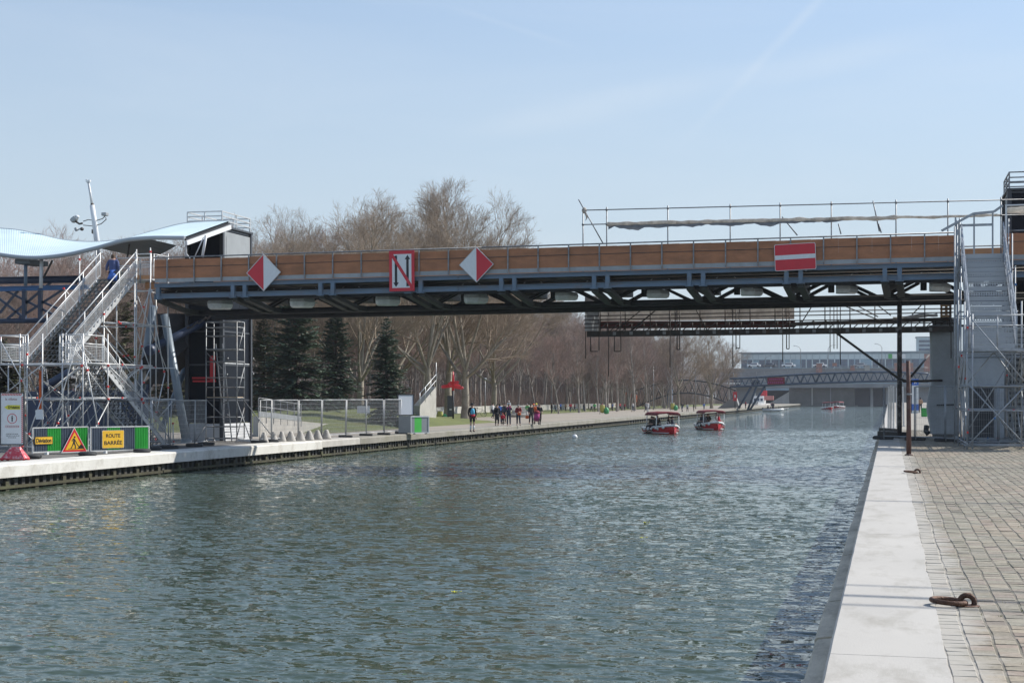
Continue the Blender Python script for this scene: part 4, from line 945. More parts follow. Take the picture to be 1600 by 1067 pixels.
def balustrade(root, a, b, m=None, posts=3, mesh=True, h=1.05):
    m = m or K['galv']; a, b = V(a), V(b); z = V((0, 0, 1))
    for hh, nm in ((h, 'handrail'), (h * .68, 'middle_rail')):
        mb = MB(); mb.tube(a + z * hh, b + z * hh, .024, 7); mb.build(nm, m, root)
    for i in range(posts):
        p = a.lerp(b, (i + .02) / (posts - 1 + .04)); mb = MB(); mb.tube(p, p + z * (h + .02), .024, 7); mb.build('baluster_post', m, root)
    if mesh: mesh_panel(root, a, b, .10, h * .60, m)
def flight(root, xa, xb, y0, z0, y1, z1, n, mt, ms, open_=True, hole=False):
    # treads from the low end (y0,z0) to the high end (y1,z1), stringers with a stepped edge
    dy, dz = (y1 - y0) / n, (z1 - z0) / n; sgn = 1 if dy > 0 else -1
    for i in range(n):
        y = y0 + dy * (i + .5); zz = z0 + dz * (i + 1)
        mb = MB()
        mb.bbox((xa + .04, y - abs(dy) * .5, zz - .03), (xb - .04, y + abs(dy) * .42, zz))
        f = y - sgn * abs(dy) * .48
        if open_:
            k = int((xb - xa) / .2)
            for q in range(k): mb.bar((xa + .1 + q * .2, f, zz - .14), (xa + .2 + q * .2, f, zz - .035), .012, .05)
        mb.build('tread', mt, root)
    for x in (xa, xb):
        mb = MB(); poly = []
        low = [V((x, y0, z0 - .12)), V((x, y1, z1 - .12))]
        for i in range(n):
            ya, yb = y0 + dy * i, y0 + dy * (i + 1); zt_ = z0 + dz * (i + 1) + .02; zb_ = z0 + dz * i
            mb.prism([V((x - .02, ya, zb_ - .13)), V((x - .02, yb, zb_ - .13 + dz)), V((x - .02, yb, zt_ - .0)), V((x - .02, ya + dy * .25, zt_)), V((x - .02, ya, zt_ - dz * .6))][::1 if sgn > 0 else -1], (.04, 0, 0))
        mb.build('stringer', ms, root)
    
st = thing('stair_tower', 'galvanised scaffold stair tower on the left quay with red couplers', 'stair tower', (-31.5, 56.5, ZL))
G = K['galv']
DZ, LZ = 6.75, 3.0
flight(st, -33.0, -31.35, 54.2, LZ, 60.0, DZ, 20, K['tread'], K['treadlight'])
flight(st, -31.15, -29.75, 59.7, ZL, 54.2, LZ - .02, 17, K['tread'], K['treadlight'])
for x in (-33.0, -31.32): balustrade(st, (x, 54.2, LZ + .1), (x, 60.0, DZ + .1), posts=5)
for x in (-31.12, -29.73): balustrade(st, (x, 54.2, LZ + .05), (x, 59.6, ZL + .05), posts=5)
# landing and top platform
def deck(y0, y1, x0, x1, z, nm='platform'):
    mb = MB(); k = int((y1 - y0) / .32 + .5); w_ = (y1 - y0) / k
    for i in range(k): mb.bbox((x0, y0 + i * w_ + .008, z - .06), (x1, y0 + (i + 1) * w_ - .008, z))
    mb.build(nm, K['treadlight'], st)
deck(52.5, 54.2, -33.1, -29.6, LZ - .01); deck(60.0, 61.6, -33.1, -30.55, DZ - .01)
for a, b in (((-33.1, 52.5, LZ), (-31.9, 52.5, LZ)), ((-30.6, 52.5, LZ), (-29.6, 52.5, LZ)), ((-29.6, 52.5, LZ), (-29.6, 54.1, LZ)), ((-33.1, 52.5, LZ), (-33.1, 54.1, LZ)), ((-31.3, 60.0, DZ), (-30.6, 60.0, DZ)), ((-33.1, 61.6, DZ), (-31.4, 61.6, DZ)), ((-30.55, 60.1, DZ), (-30.55, 61.5, DZ))): balustrade(st, a, b, posts=2)
mb = MB(); mb.bbox((-31.32, 59.96, DZ - .02), (-30.6, 59.99, DZ + .14)); mb.build('orange_board', K['ply_new'], st)
mb = MB(); mb.bbox((-31.2, 60.6, DZ - .40), (-30.6, 60.63, DZ - .10)); mb.build('orange_board', K['ply_new'], st)
mb = MB(); mb.bbox((-32.6, 61.7, DZ + .0), (-31.2, 61.73, DZ + .62)); mb.build('orange_board', K['ply_new'], st)
# standards, ledgers and braces
xs_, ys_ = (-33.15, -31.25, -29.55), (52.4, 54.3, 57.1, 59.9)
std = []
for x in xs_:
    for y in ys_:
        top = {52.4: LZ + 1.1, 54.3: LZ + 1.15, 57.1: LZ + 2.2 if x < -30 else LZ + .2, 59.9: DZ + 1.25 if x < -30 else .6}[y]
        std.append((V((x, y, ZL)), V((x, y, top))))
for x, y, t in ((-32.2, 52.4, LZ + 1.1), (-30.4, 52.4, LZ + 1.1), (-30.6, 59.9, DZ + 1.3), (-30.62, 61.6, DZ + 1.2), (-33.15, 61.7, DZ + 1.2), (-31.25, 61.7, DZ + 1.1), (-30.6, 58.5, DZ - .3), (-33.15, 58.5, DZ + .9), (-31.9, 52.4, LZ + .4), (-32.7, 52.4, LZ)): std.append((V((x, y, ZL)), V((x, y, t))))
tubes(st, 'standard', std, G, .0265)
led = []
for z in (-.2, 1.6, 2.92, 4.7, 6.2):
    for y in ys_:
        if z > 3.2 and y < 56: continue
        if z > 5 and y < 58: continue
        if z > 3.2: led.append((V((-33.25 if y > 59 else -31.25, y, z)), V((-30.5, y, z)))); continue
        led.append((V((xs_[0] - .1, y, z)), V((xs_[-1] + .1, y, z))))
    for x in xs_:
        a = 52.4 if z < 3.2 else (57.1 if z < 5 else 59.9)
        led.append((V((x if x < -30 or z < 3.2 else -30.6, a - .1, z + .06)), V((x if x < -30 or z < 3.2 else -30.6, 61.8 if x < -30 or z > 3.2 else 58, z + .06))))
tubes(st, 'ledger', led, G, .0245)
bra = []
rs = random.Random(31)
for x in xs_:
    for (ya, yb) in zip(ys_[:-1], ys_[1:]):
        for z0, z1 in ((-.3, 1.5), (1.6, 2.9), (2.95, 4.6), (4.7, 6.2)):
            if z0 > 2.9 and (ya < 57 or x > -30): continue
            if z0 > 4.6 and ya < 57: continue
            if x > -30 and z0 > 1.5 and ya > 56: continue
            if rs.random() < .9:
                a, b = (V((x + .04, ya, z0)), V((x + .04, yb, z1))); 
                bra.append((a, b) if rs.random() < .5 else (V((x + .04, yb, z0)), V((x + .04, ya, z1))))
for y in ys_:
    for (xa, xb) in zip(xs_[:-1], xs_[1:]):
        for z0, z1 in ((-.3, 1.5), (1.6, 2.9), (2.95, 4.6), (4.7, 6.2)):
            if z0 > 2.9 and y < 57: continue
            if z0 > 4.6 and y < 59: continue
            if z0 > 1.5 and xa > -31.5 and y > 58: xb = -30.6
            if rs.random() < .92: bra.append((V((xa, y - .04, z0)), V((xb, y - .04, z1))) if rs.random() < .5 else (V((xb, y - .04, z0)), V((xa, y - .04, z1))))
bra += [(V((-33.1, 52.34, LZ + 1.0)), V((-31.5, 52.34, 1.4))), (V((-29.6, 52.34, LZ + 1.0)), V((-28.7, 52.34, -.3))), (V((-31.0, 52.3, -.3)), V((-29.7, 52.3, LZ + .9))), (V((-32.0, 52.3, -.3)), V((-31.2, 52.3, 1.7))), (V((-32.6, 52.3, -.3)), V((-32.1, 52.3, 1.6))),
        (V((-30.6, 59.8, 6.3)), V((-29.9, 59.8, 2.7))), (V((-30.6, 59.8, 6.3)), V((-31.2, 59.8, 2.9))), (V((-29.9, 59.85, 2.7)), V((-30.6, 59.85, -.3))), (V((-30.6, 61.6, 2.7)), V((-31.2, 59.9, 6.0)))]
tubes(st, 'brace', bra[:95], G, .022)
cps = [a.lerp(b, rs.choice((.02, .3, .55, .98))) for a, b in std + led + bra]; rs.shuffle(cps)
for q in cps[:92]:
    mb = MB(); mb.box(q + V((.02, -.03, 0)), (.07, .07, .075)); mb.build('coupler', K['couple'], st)
for (x, y) in [(a.x, a.y) for a, b in std]:
    mb = MB(); mb.bbox((x - .09, y - .09, ZL - .005), (x + .09, y + .09, ZL + .02)); mb.build('base_plate', K['galv_dull'], st)
# side flight rails reaching the ground at the right of the tower
rs = random.Random(63); tie = []
for i in range(34):
    x, y = rs.uniform(-33, -29.8), rs.uniform(52.6, 57); tie.append((V((x, y, rs.choice((-.3, 1.6)))), V((x + rs.uniform(-1.6, 1.6), y + rs.uniform(-.3, 2.2), rs.choice((1.5, 2.9))))))
tubes(st, 'tie_tube', tie, K['galv_dull'], .024)
# orange marker tube and hoarding sheets under the stair
tag(MB().tube(V((-31.7, 53.0, .9)), V((-31.7, 53.0, 2.7)), .05, 8).build('marker_tube', K['c_orange'], None, V((-31.7, 53, .9))), 'orange tube strapped upright inside the stair tower', 'tube')
nb = thing('notice_sheet', 'white blank sheet hung on the wire fence left of the deviation barrier', 'notice', atD(62, 648, 57.5))
mb = MB(); mb.prism([atD(55, 640, 57.5), atD(67, 639, 57.5), atD(68, 655, 57.5), atD(56, 655, 57.5)][::-1], (0, .012, 0)); mb.build('sheet', K['signwhite'], nb)
mb = MB()
for a in ((56, 640), (67, 639.5)): mb.ell(atD(*a, 57.45), (.02, .02, .02), 6, 4)
mb.build('tie', K['black'], nb)
# ------------------------------------------------------------------ road barriers and signs in front of the tower
def barrier(pa, pb, ya, yb, label, stripes):
    a, b = atZ(pa, ya, ZL), atZ(pb, yb, ZL); d = (b - a); L = d.length; d.normalize(); z = V((0, 0, 1)); nrm = d.cross(z)
    root = thing('road_barrier', label, 'barrier', a.lerp(b, .5), 'striped construction barriers')
    h0, h1 = .10, .98
    k = 0; w0 = .03; total = L - .06
    for (frac, col) in stripes:
        w1 = w0 + total * frac; mb = MB(); n = max(2, int((w1 - w0) / .075)); st_ = (w1 - w0) / n; pts = []
        for i in range(n):
            s = w0 + i * st_
            pts += [(s, 0), (s + st_ * .35, 0), (s + st_ * .5, .025), (s + st_ * .85, .025)]
        pts.append((w1, 0))
        vs = []
        for (s, o) in pts:
            q = a + d * s + nrm * o; vs += [q + z * h0, q + z * h1]
        m_ = len(vs); vs += [v - nrm * .012 for v in vs]
        mb.add(vs, [(2 * i, 2 * i + 2, 2 * i + 3, 2 * i + 1) for i in range(len(pts) - 1)] + [(m_ + 2 * i + 1, m_ + 2 * i + 3, m_ + 2 * i + 2, m_ + 2 * i) for i in range(len(pts) - 1)])
        mb.build('panel_stripe', K[col], root); w0 = w1
    for nm, p, q in (('top_rail', a + z * h1, b + z * h1), ('bottom_rail', a + z * h0, b + z * h0), ('end_post', a + z * (h0 - .1), a + z * h1), ('end_post', b + z * (h0 - .1), b + z * h1)):
        mb = MB(); mb.bar(p + nrm * .012, q + nrm * .012, .045, .045); mb.build(nm, K['galv'], root)
    for f in (.25, .8):
        mb = MB(); q = a + d * (L * f); mb.box(q + z * .05 - nrm * .0, (.12, .12, .10)); mb.build('foot', K['white'], root)
    return a, b, d, nrm
B1 = barrier(50.5, 137, 711, 707.5, 'striped slate and green barrier carrying the small deviation arrow', [(.25, 'slate'), (.25, 'green'), (.25, 'slate'), (.25, 'green')])
B2 = barrier(141, 232, 709, 706, 'striped slate and green barrier carrying the yellow road closed sign', [(.27, 'slate'), (.23, 'green'), (.26, 'slate'), (.24, 'green')])
def on_barrier(B, px, py, off=.05):
    # the point on the barrier's front plane seen at a photo position
    a, b, d, n = B; c = V((0, 0, CAMZ)); r = ray(px, py); t = ((a + n * off) - c).dot(n) / r.dot(n)
    return c + r * t
def bframe(B, px, py, off=.05): return on_barrier(B, px, py, off), frame(on_barrier(B, px, py, off), B[2], (0, 0, 1))
def bscale(B, px, py): return (on_barrier(B, px + 5, py) - on_barrier(B, px - 5, py)).length / 10, .0241
p, M = bframe(B1, 66, 688); kx, ky = bscale(B1, 66, 688)
root = thing('deviation_sign', 'small amber arrow sign reading Déviation on the left striped barrier', 'sign', p)
W, H_ = 16.2 * kx, 5.8 * ky; t_ = 5.5 * kx
mb = MB(); mb.flat(M, [(-W, 0), (-W + t_, -H_), (W, -H_), (W, H_), (-W + t_, H_)], 0, .012); mb.build('plate', K['yellow'], root)
mb = MB(); mb.ring(M, [(-W, 0), (-W + t_, -H_), (W, -H_), (W, H_), (-W + t_, H_)], [(-W + .03, 0), (-W + t_ + .005, -H_ + .015), (W - .015, -H_ + .015), (W - .015, H_ - .015), (-W + t_ + .005, H_ - .015)], .0125, .015); mb.build('rim', K['c_brown'], root)
mb = MB(); mb.flat(M, [(-W + .004, 0), (-W + t_, -H_), (-W + t_ * .9, 0), (-W + t_, H_)], .0155, .018); mb.build('arrow_tip', K['black'], root)
text_part('lettering', 'Déviation', K['black'], root, M @ Matrix.Translation((t_ * .4, 0, .017)), .2, W * 1.45, .002, H_ * 1.15, .004)
p, M = bframe(B1, 116, 688, .09); kx, ky = bscale(B1, 116, 688)
root = thing('roadworks_sign', 'triangular red bordered yellow roadworks sign showing a digging worker', 'sign', p)
T = lambda s, o=0: [(-20.3 * kx * s, -18.2 * ky * s + o), (20.3 * kx * s, -18.2 * ky * s + o), (0, 20 * ky * s + o)]
mb = MB(); mb.flat(M, T(1.0), 0, .012); mb.build('plate', K['signwhite'], root)
mb = MB(); mb.flat(M, T(.94), .0125, .015); mb.build('red_border', K['signred'], root)
mb = MB(); mb.flat(M, T(.70, -.035), .0155, .018); mb.build('yellow_field', K['yellow'], root)
u = 1.0 / 1.0
def sc(pts): return [(a * kx, b * ky) for a, b in pts]
def ccw(pts):
    A = sum(pts[i][0] * pts[(i + 1) % len(pts)][1] - pts[(i + 1) % len(pts)][0] * pts[i][1] for i in range(len(pts))); return pts if A > 0 else pts[::-1]
mb = MB()
for poly in ([(-.6, 3.6), (-2.2, 3.2), (-4.6, .6), (-4.0, -1.6), (-3.0, -1.4), (-3.4, .4), (-2.2, 1.8), (-2.4, -3.2), (-4.6, -9.0), (-6.6, -12.2), (-4.8, -12.2), (-3.0, -8.6), (-1.2, -5.0), (.4, -8.4), (.2, -12.2), (1.9, -12.2), (2.0, -7.8), (.6, -4.0), (.5, -.6), (3.0, -4.6), (3.8, -4.0), (1.0, 1.2)],
             [(2.4, -4.0), (3.0, -3.4), (6.6, -8.6), (8.4, -9.6), (7.4, -10.8), (5.6, -9.4)], [(4.0, -12.2), (15.0, -12.2), (13.2, -8.6), (10.2, -5.8), (8.2, -7.8), (6.4, -10.4)], [(-10, -12.9), (15, -12.9), (15, -12.2), (-10, -12.2)]): mb.flat(M, ccw(sc(poly)), .0185, .021)
mb.flat(M, [(kx * (-.0 + 1.5 * math.cos(R(a))), ky * (5.3 + 1.5 * math.sin(R(a)))) for a in range(0, 360, 30)], .0185, .021)
mb.build('worker_symbol', K['black'], root)
p, M = bframe(B2, 176.5, 686); kx, ky = bscale(B2, 176, 686)
root = thing('road_closed_sign', 'yellow rectangular sign reading ROUTE BARRÉE on the right striped barrier', 'sign', p)
W, H_ = 17.2 * kx, 13.8 * ky
mb = MB(); mb.flat(M, rrect(W, H_, .04), 0, .012); mb.build('plate', K['galv'], root)
mb = MB(); mb.flat(M, rrect(W * .97, H_ * .965, .035), .0125, .016); mb.build('yellow_field', K['yellow'], root)
text_part('lettering', 'ROUTE', K['black'], root, M @ Matrix.Translation((0, H_ * .40, .0165)), .25, W * 1.30, .002, H_ * .42, .006)
text_part('lettering', 'BARRÉE', K['black'], root, M @ Matrix.Translation((0, -H_ * .34, .0165)), .25, W * 1.62, .002, H_ * .54, .006)
# tyres / rubber feet under the barriers
def tyre(px, py, w_, label):
    p = atZ(px, py, ZL); mb = MB(); mb.torus(p + V((0, 0, .075)), .26 * w_, .075, None, 22, 8)
    tag(mb.build('tyre', K['rubber'], None, p), label, 'tyre', 'tyres weighing down the barriers')
tyre(50, 716, 1, 'black tyre half hidden between the information board base and the barriers'); tyre(137, 712, 1, 'black tyre lying under the joint of the two striped barriers'); tyre(222, 707, 1, 'black tyre under the right end of the road closed barrier')
# information board on its red and white base
p = atZ(24, 719, ZL); r_ = V((CT, ST, 0)); M = frame(p + V((0, 0, .45)), V((math.cos(R(12)), math.sin(R(12)), 0)), (0, 0, 1))
root = thing('information_board', 'tall white detour board with hazard striped border on a chipped red base', 'board', p)
k = 50.4 / F; W, H_ = 19.5 * k, 41.5 * k; M = M @ Matrix.Translation((-5.0 * k, H_ + .06, 0))
mb = MB(); mb.ring(M, [(-W, -H_), (W, -H_), (W, H_), (-W, H_)], [(-W + .03, -H_ + .03), (W - .03, -H_ + .03), (W - .03, H_ - .03), (-W + .03, H_ - .03)], -.03, .03); mb.build('frame', K['black'], root)
mb = MB(); mb.flat(M, [(-W + .028, -H_ + .028), (W - .028, -H_ + .028), (W - .028, H_ - .028), (-W + .028, H_ - .028)], -.01, .008); mb.build('panel', K['signwhite'], root)
mb = MB(); n = 13
for i in range(n): x = -W + .05 + (2 * W - .14) * i / n; mb.flat(M, [(x, H_ - .11), (x + .03, H_ - .11), (x + .06, H_ - .045), (x + .03, H_ - .045)], .0085, .011)
for i in range(24): y = -H_ + .06 + (2 * H_ - .2) * i / 24; mb.flat(M, [(W - .10, y), (W - .045, y + .035), (W - .045, y + .07), (W - .10, y + .035)], .0085, .011)
mb.build('hazard_stripes', K['signred'], root)
text_part('lettering', 'la villette', K['c_burg'], root, M @ Matrix.Translation((-.03, H_ * .74, .009)), .1, W * .95, .002)
mb = MB(); w1, h1, y0 = W * .66, H_ * .085, H_ * .43
mb.flat(M, [(-w1, y0), (-w1 + .12, y0 - h1), (w1, y0 - h1), (w1, y0 + h1), (-w1 + .12, y0 + h1)], .0085, .011); mb.build('arrow_plate', K['lime'], root)
text_part('lettering', 'Déviation', K['black'], root, M @ Matrix.Translation((.06, y0, .0115)), .1, w1 * 1.4, .002, h1 * 1.2, .003)
cir = lambda r, n=28, c=(0, 0): [(c[0] + r * math.cos(2 * math.pi * i / n), c[1] + r * math.sin(2 * math.pi * i / n)) for i in range(n)]
mb = MB(); Mc = M @ Matrix.Translation((0, .0, 0)); mb.ring(Mc, cir(.165), cir(.145), .0085, .012); mb.build('prohibition_ring', K['signred'], root)
mb = MB(); mb.flat(Mc, cir(.020, 10, (0, .085)), .0085, .011); mb.flat(Mc, [(-.028, .055), (-.02, -.01), (-.022, -.10), (-.004, -.10), (0, -.02), (.004, -.10), (.022, -.10), (.02, -.01), (.028, .055)], .0085, .011); mb.build('pedestrian_symbol', K['black'], root)
mb = MB(); rr_ = rrect(W * .55, .035, .02); mb.ring(M @ Matrix.Translation((0, -H_ * .30, 0)), rr_, rrect(W * .55 - .008, .027, .014), .0085, .011); mb.build('red_frame', K['signred'], root)
for i, (yy, ww) in enumerate(((-.30, .45), (-.58, .50), (-.65, .48), (-.72, .34))):
    mb = MB(); x = -W * ww; q = random.Random(i)
    while x < W * ww:
        l_ = q.uniform(.02, .07); mb.flat(M, [(x, H_ * yy - .009), (x + l_, H_ * yy - .009), (x + l_, H_ * yy + .009), (x, H_ * yy + .009)], .0085, .0105); x += l_ + .014
    mb.build('small_print', K['c_burg'] if i == 0 else K['black'], root)
mb = MB(); h = .44
vs = [p + V((a, b, 0.06)) for a, b in ((-.40, -.26), (.40, -.10), (.36, .30), (-.40, .16))] + [p + V((a, b, h)) for a, b in ((-.15, -.05), (.13, .0), (.13, .12), (-.15, .07))]
mb.add(vs, [(3, 2, 1, 0), (4, 5, 6, 7), (0, 1, 5, 4), (1, 2, 6, 5), (2, 3, 7, 6), (3, 0, 4, 7)]); mb.build('base', K['chips'], root)
for a, b in ((-.36, -.22), (.37, -.08), (.32, .26), (-.36, .12)):
    mb = MB(); mb.lathe(p + V((a, b, -.002)), [(.05, 0), (.05, .055), (.035, .07)], 8); mb.build('foot', K['signred'], root)
mb = MB(); mb.bar(p + V((-.5, -.24, .05)), p + V((.5, -.04, .05)), .05, .05); mb.build('base_rail', K['signred'], root)
# ------------------------------------------------------------------ climbing person
q = atY(181, 430, 59.2); 
def apron(put, d):
    mb = MB(); pl_ = d['pel']; mb.path([pl_ + V((0, 0, .06)), pl_ + V((0, .0, -.14)), pl_ + V((.03, .03, -.36))], [.185, .225, .285], 14, 0, True, True, .75); put('blue_wrap', mb.mesh('blue_wrap', K['c_blue']))
person('climb', P_CLIMB, 'c_dusk', 'c_navy', 'c_hair2', 'person in navy jacket with bright blue wrap climbing to the top of the stair', V((-31.95, 59.15, 6.02)), 1.78, R(180 + 12), extra=apron)
# ------------------------------------------------------------------ wavy canopy, lattice bridge and lift shaft behind the tower
cn = thing('wavy_canopy', 'pale blue corrugated wave roof rising over the left stair tower', 'canopy', atY(180, 390, 63))
YF, YK = 62.4, 67.5
def curve(pts):
    def f(x):
        for (a, b), (c, d) in zip(pts[:-1], pts[1:]):
            if x <= c: break
        i = pts.index((a, b)); p0 = pts[max(i - 1, 0)]; p3 = pts[min(i + 2, len(pts) - 1)]; t = (x - a) / (c - a)
        m1 = (d - p0[1]) / (c - p0[0]) * (c - a); m2 = (p3[1] - b) / (p3[0] - a) * (c - a)
        return b * (2 * t ** 3 - 3 * t * t + 1) + m1 * (t ** 3 - 2 * t * t + t) + d * (-2 * t ** 3 + 3 * t * t) + m2 * (t ** 3 - t * t)
    return f
ff = curve([(-120, 372), (-60, 384), (0, 396), (50, 401), (100, 397), (150, 386), (195, 374), (235, 370), (290, 370)])
fb = curve([(-150, 352), (-60, 352), (0, 357), (25, 359), (60, 366), (100, 375), (146, 378), (195, 373.5), (240, 361), (290, 349), (360, 345)])
n = 260; vs = []; ed = []
for i in range(n + 1):
    t = i / n; xf = -110 + 399 * t; xb = -140 + 498 * t
    a = atY(xf, ff(xf), YF); b = atY(xb, fb(xb), YK)
    rib = .009 if i % 2 else 0
    for j in range(7): s_ = j / 6; vs.append(a.lerp(b, s_) + V((0, 0, rib)))
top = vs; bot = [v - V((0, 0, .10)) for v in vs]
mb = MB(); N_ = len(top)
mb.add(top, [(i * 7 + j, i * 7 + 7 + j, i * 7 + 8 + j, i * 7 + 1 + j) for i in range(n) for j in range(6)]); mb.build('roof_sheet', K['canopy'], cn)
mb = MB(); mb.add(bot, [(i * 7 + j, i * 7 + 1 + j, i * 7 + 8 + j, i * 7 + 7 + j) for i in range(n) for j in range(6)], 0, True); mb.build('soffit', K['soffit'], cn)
for row, nm in ((0, 'front_edge'), (6, 'rear_edge')):
    mb = MB(); mb.path([vs[i * 7 + row] - V((0, .02 if row == 0 else -.02, .06)) for i in range(n + 1)], .095, 8); mb.build(nm, K['canopy_edge'], cn)
mb = MB(); a, b = vs[n * 7], vs[n * 7 + 6]; mb.bar(a - V((-.05, 0, .28)), b - V((-.05, 0, .30)), .12, .20); mb.build('end_beam', K['white'], cn)
mb = MB(); mb.bar(a - V((0, 0, .12)), b - V((0, 0, .13)), .10, .07); mb.build('end_gutter', K['black'], cn)
# valley fairing under the front edge and the white props
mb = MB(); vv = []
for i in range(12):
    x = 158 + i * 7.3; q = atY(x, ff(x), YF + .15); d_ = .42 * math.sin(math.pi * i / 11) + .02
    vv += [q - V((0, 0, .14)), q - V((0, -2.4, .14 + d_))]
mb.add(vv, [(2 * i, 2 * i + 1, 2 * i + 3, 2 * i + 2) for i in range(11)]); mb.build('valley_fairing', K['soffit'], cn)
mb = MB(); q = atY(42, 404, YF + .6); mb.box(q + V((0, .4, -.16)), (.75, 1.6, .22)); mb.build('prop_head', K['soffit'], cn)
for (pa, ya, pb, yb, w_, kk) in ((65, 402, 64, 450, .17, 'white'), (40, 408, 40, 447, .16, 'bridge_blue'), (82, 407, 68, 434, .1, 'dark_steel'), (290, 372, 291, 402, .09, 'white'), (322, 368, 316, 402, .13, 'white'), (318, 371, 304, 402, .05, 'white'), (203, 378, 199, 402, .09, 'dark_steel'), (290, 395, 297, 404, .05, 'white')):
    mb = MB(); mb.tube(atY(pa, ya, YF + .5), atY(pb, yb, YF + .5), w_ / 2, 8); mb.build('prop', K[kk], cn)
# dark lattice girder bridge, far left
lg = thing('lattice_girder', 'dark navy lattice girder bridge running behind the left stair tower', 'bridge', atY(40, 470, 65))
YL = 65.0
def Lp(px, py, Y=YL): return atY(px, py, Y)
mb = MB(); mb.tube(Lp(-60, 439.5), Lp(131, 436), .17, 12); mb.build('top_chord', K['navy'], lg)
mb = MB(); mb.tube(Lp(-60, 503), Lp(74, 500.5), .12, 12); mb.build('bottom_chord', K['navy'], lg)
mb = MB(); mb.ibeam(Lp(-60, 453), Lp(140, 448.5), .22, .22, .03); mb.build('blue_beam', K['royal'], lg)
for a in ((38, 452, 38, 499), (63, 451, 63, 499), (-20, 452, -20, 499)):
    mb = MB(); mb.bar(Lp(*a[:2]), Lp(*a[2:]), .17, .17, (1, 0, 0)); mb.build('vertical', K['navy'], lg)
for a in ((5, 452, 82, 491), (80, 441, 12, 498), (104, 449, 30, 497), (30, 452, 0, 489), (63, 470, 108, 490), (-20, 452, 38, 497), (84, 441, 100, 436), (100, 438, 120, 443)):
    mb = MB(); mb.bar(Lp(*a[:2], YL + .1), Lp(*a[2:], YL + .1), .10, .10); mb.build('lattice_bar', K['navy'], lg)
# lift shaft: black glass with grey cabin above the deck
def shaft(root, x0, x1, y0, y1, zb, zt_, zd, rail=True, side='right'):
    mb = MB(); mb.bbox((x0, y0, zb + .85), (x1, y1, zt_)); mb.build('shaft_wall', K['glass'], root)
    mb = MB(); nn = 12; 
    for i in range(nn): mb.box(((x0 + x1) / 2, (y0 + y1) / 2, zb + .035 + i * .068), (x1 - x0 + .10 - (.03 if i % 2 else 0), y1 - y0 + .10 - (.03 if i % 2 else 0), .068))
    mb.build('corrugated_base', K['corr'], root)
    for (x, y) in ((x0, y0), (x1, y0), (x1, y1), (x0, y1)):
        mb = MB(); mb.bbox((x - .09, y - .09, zb), (x + .09, y + .09, zt_ + .05)); mb.build('corner_post', K['darkpanel'], root)
    for z in (zb + 1.9, zb + 3.6, zb + 5.2, zt_ - .06):
        mb = MB(); mb.bbox((x0 - .03, y0 - .03, z), (x1 + .03, y1 + .03, z + .08)); mb.build('transom', K['darkpanel'], root)
    mb = MB(); mb.bbox((x1 + .01, y0 + .12, zd + .3), (x1 + .05, y1 - .12, zt_ - .12)); mb.build('grey_panel', K['greypanel'], root)
    mb = MB(); mb.bbox((x1 + .052, y0 + .35, zd + .55), (x1 + .065, y1 - .45, zt_ - .35)); mb.build('access_door', K['greypanel'], root)
    mb = MB(); mb.bbox((x0 - .12, y0 - .12, zt_ + .052), (x1 + .12, y1 + .12, zt_ + .14)); mb.build('roof_slab', K['darkpanel'], root)
    c4 = [V((x0, y0, zt_ + .14)), V((x1, y0, zt_ + .14)), V((x1, y1, zt_ + .14)), V((x0, y1, zt_ + .14))]
    for i in range(4):
        a, b = c4[i], c4[(i + 1) % 4]
        for h in (.24, .46, .68):
            mb = MB(); mb.bar(a + V((0, 0, h)), b + V((0, 0, h)), .05, .05); mb.build('roof_rail', K['galv'] if rail else K['galv_dull'], root)
        for t in (0, .5):
            q = a.lerp(b, t); mb = MB(); mb.bar(q, q + V((0, 0, .70)), .055, .055, (1, 0, 0)); mb.build('rail_post', K['galv'] if rail else K['galv_dull'], root)
c1 = atZ(348, 690, ZL)
ls = thing('lift_shaft', 'black glass lift tower with white corrugated base on the left quay', 'lift tower', (c1.x - .8, 69.5, ZL))
X1 = atY(347, 600, 68).x; X0 = atY(293, 600, 68).x; Ye = 68 + 3.3
shaft(ls, X0, X1, 68, Ye, ZL, atY(347, 357, 68).z, 6.6)
for (pxx, pyy) in ((356, 560), (396, 560), (355, 585), (396, 584), (356, 648), (394, 648)):
    q = atX(pxx, pyy, X1 + .02); mb = MB(); mb.ell(q, (.03, .04, .04), 8, 5); mb.build('glazing_bolt', K['galv'], ls)
mb = MB(); q = atX(365, 568, X1 + .02); mb.bbox((X1, 68.15, q.z - .02), (X1 + .03, Ye - .15, q.z + .03)); mb.build('light_strip', K['galv'], ls)
# red wall plates inside
for i, (a, b, y0_, y1_) in enumerate(((300, 330, 589, 592), (301, 337, 594, 597), (328, 336, 556, 594))):
    q0, q1 = atY(a, y1_, 67.9), atY(b, y0_, 67.9); mb = MB(); mb.bbox((q0.x, 67.9, q0.z), (q1.x, 67.95, q1.z)); mb.build('red_bracket', K['signred'], ls)
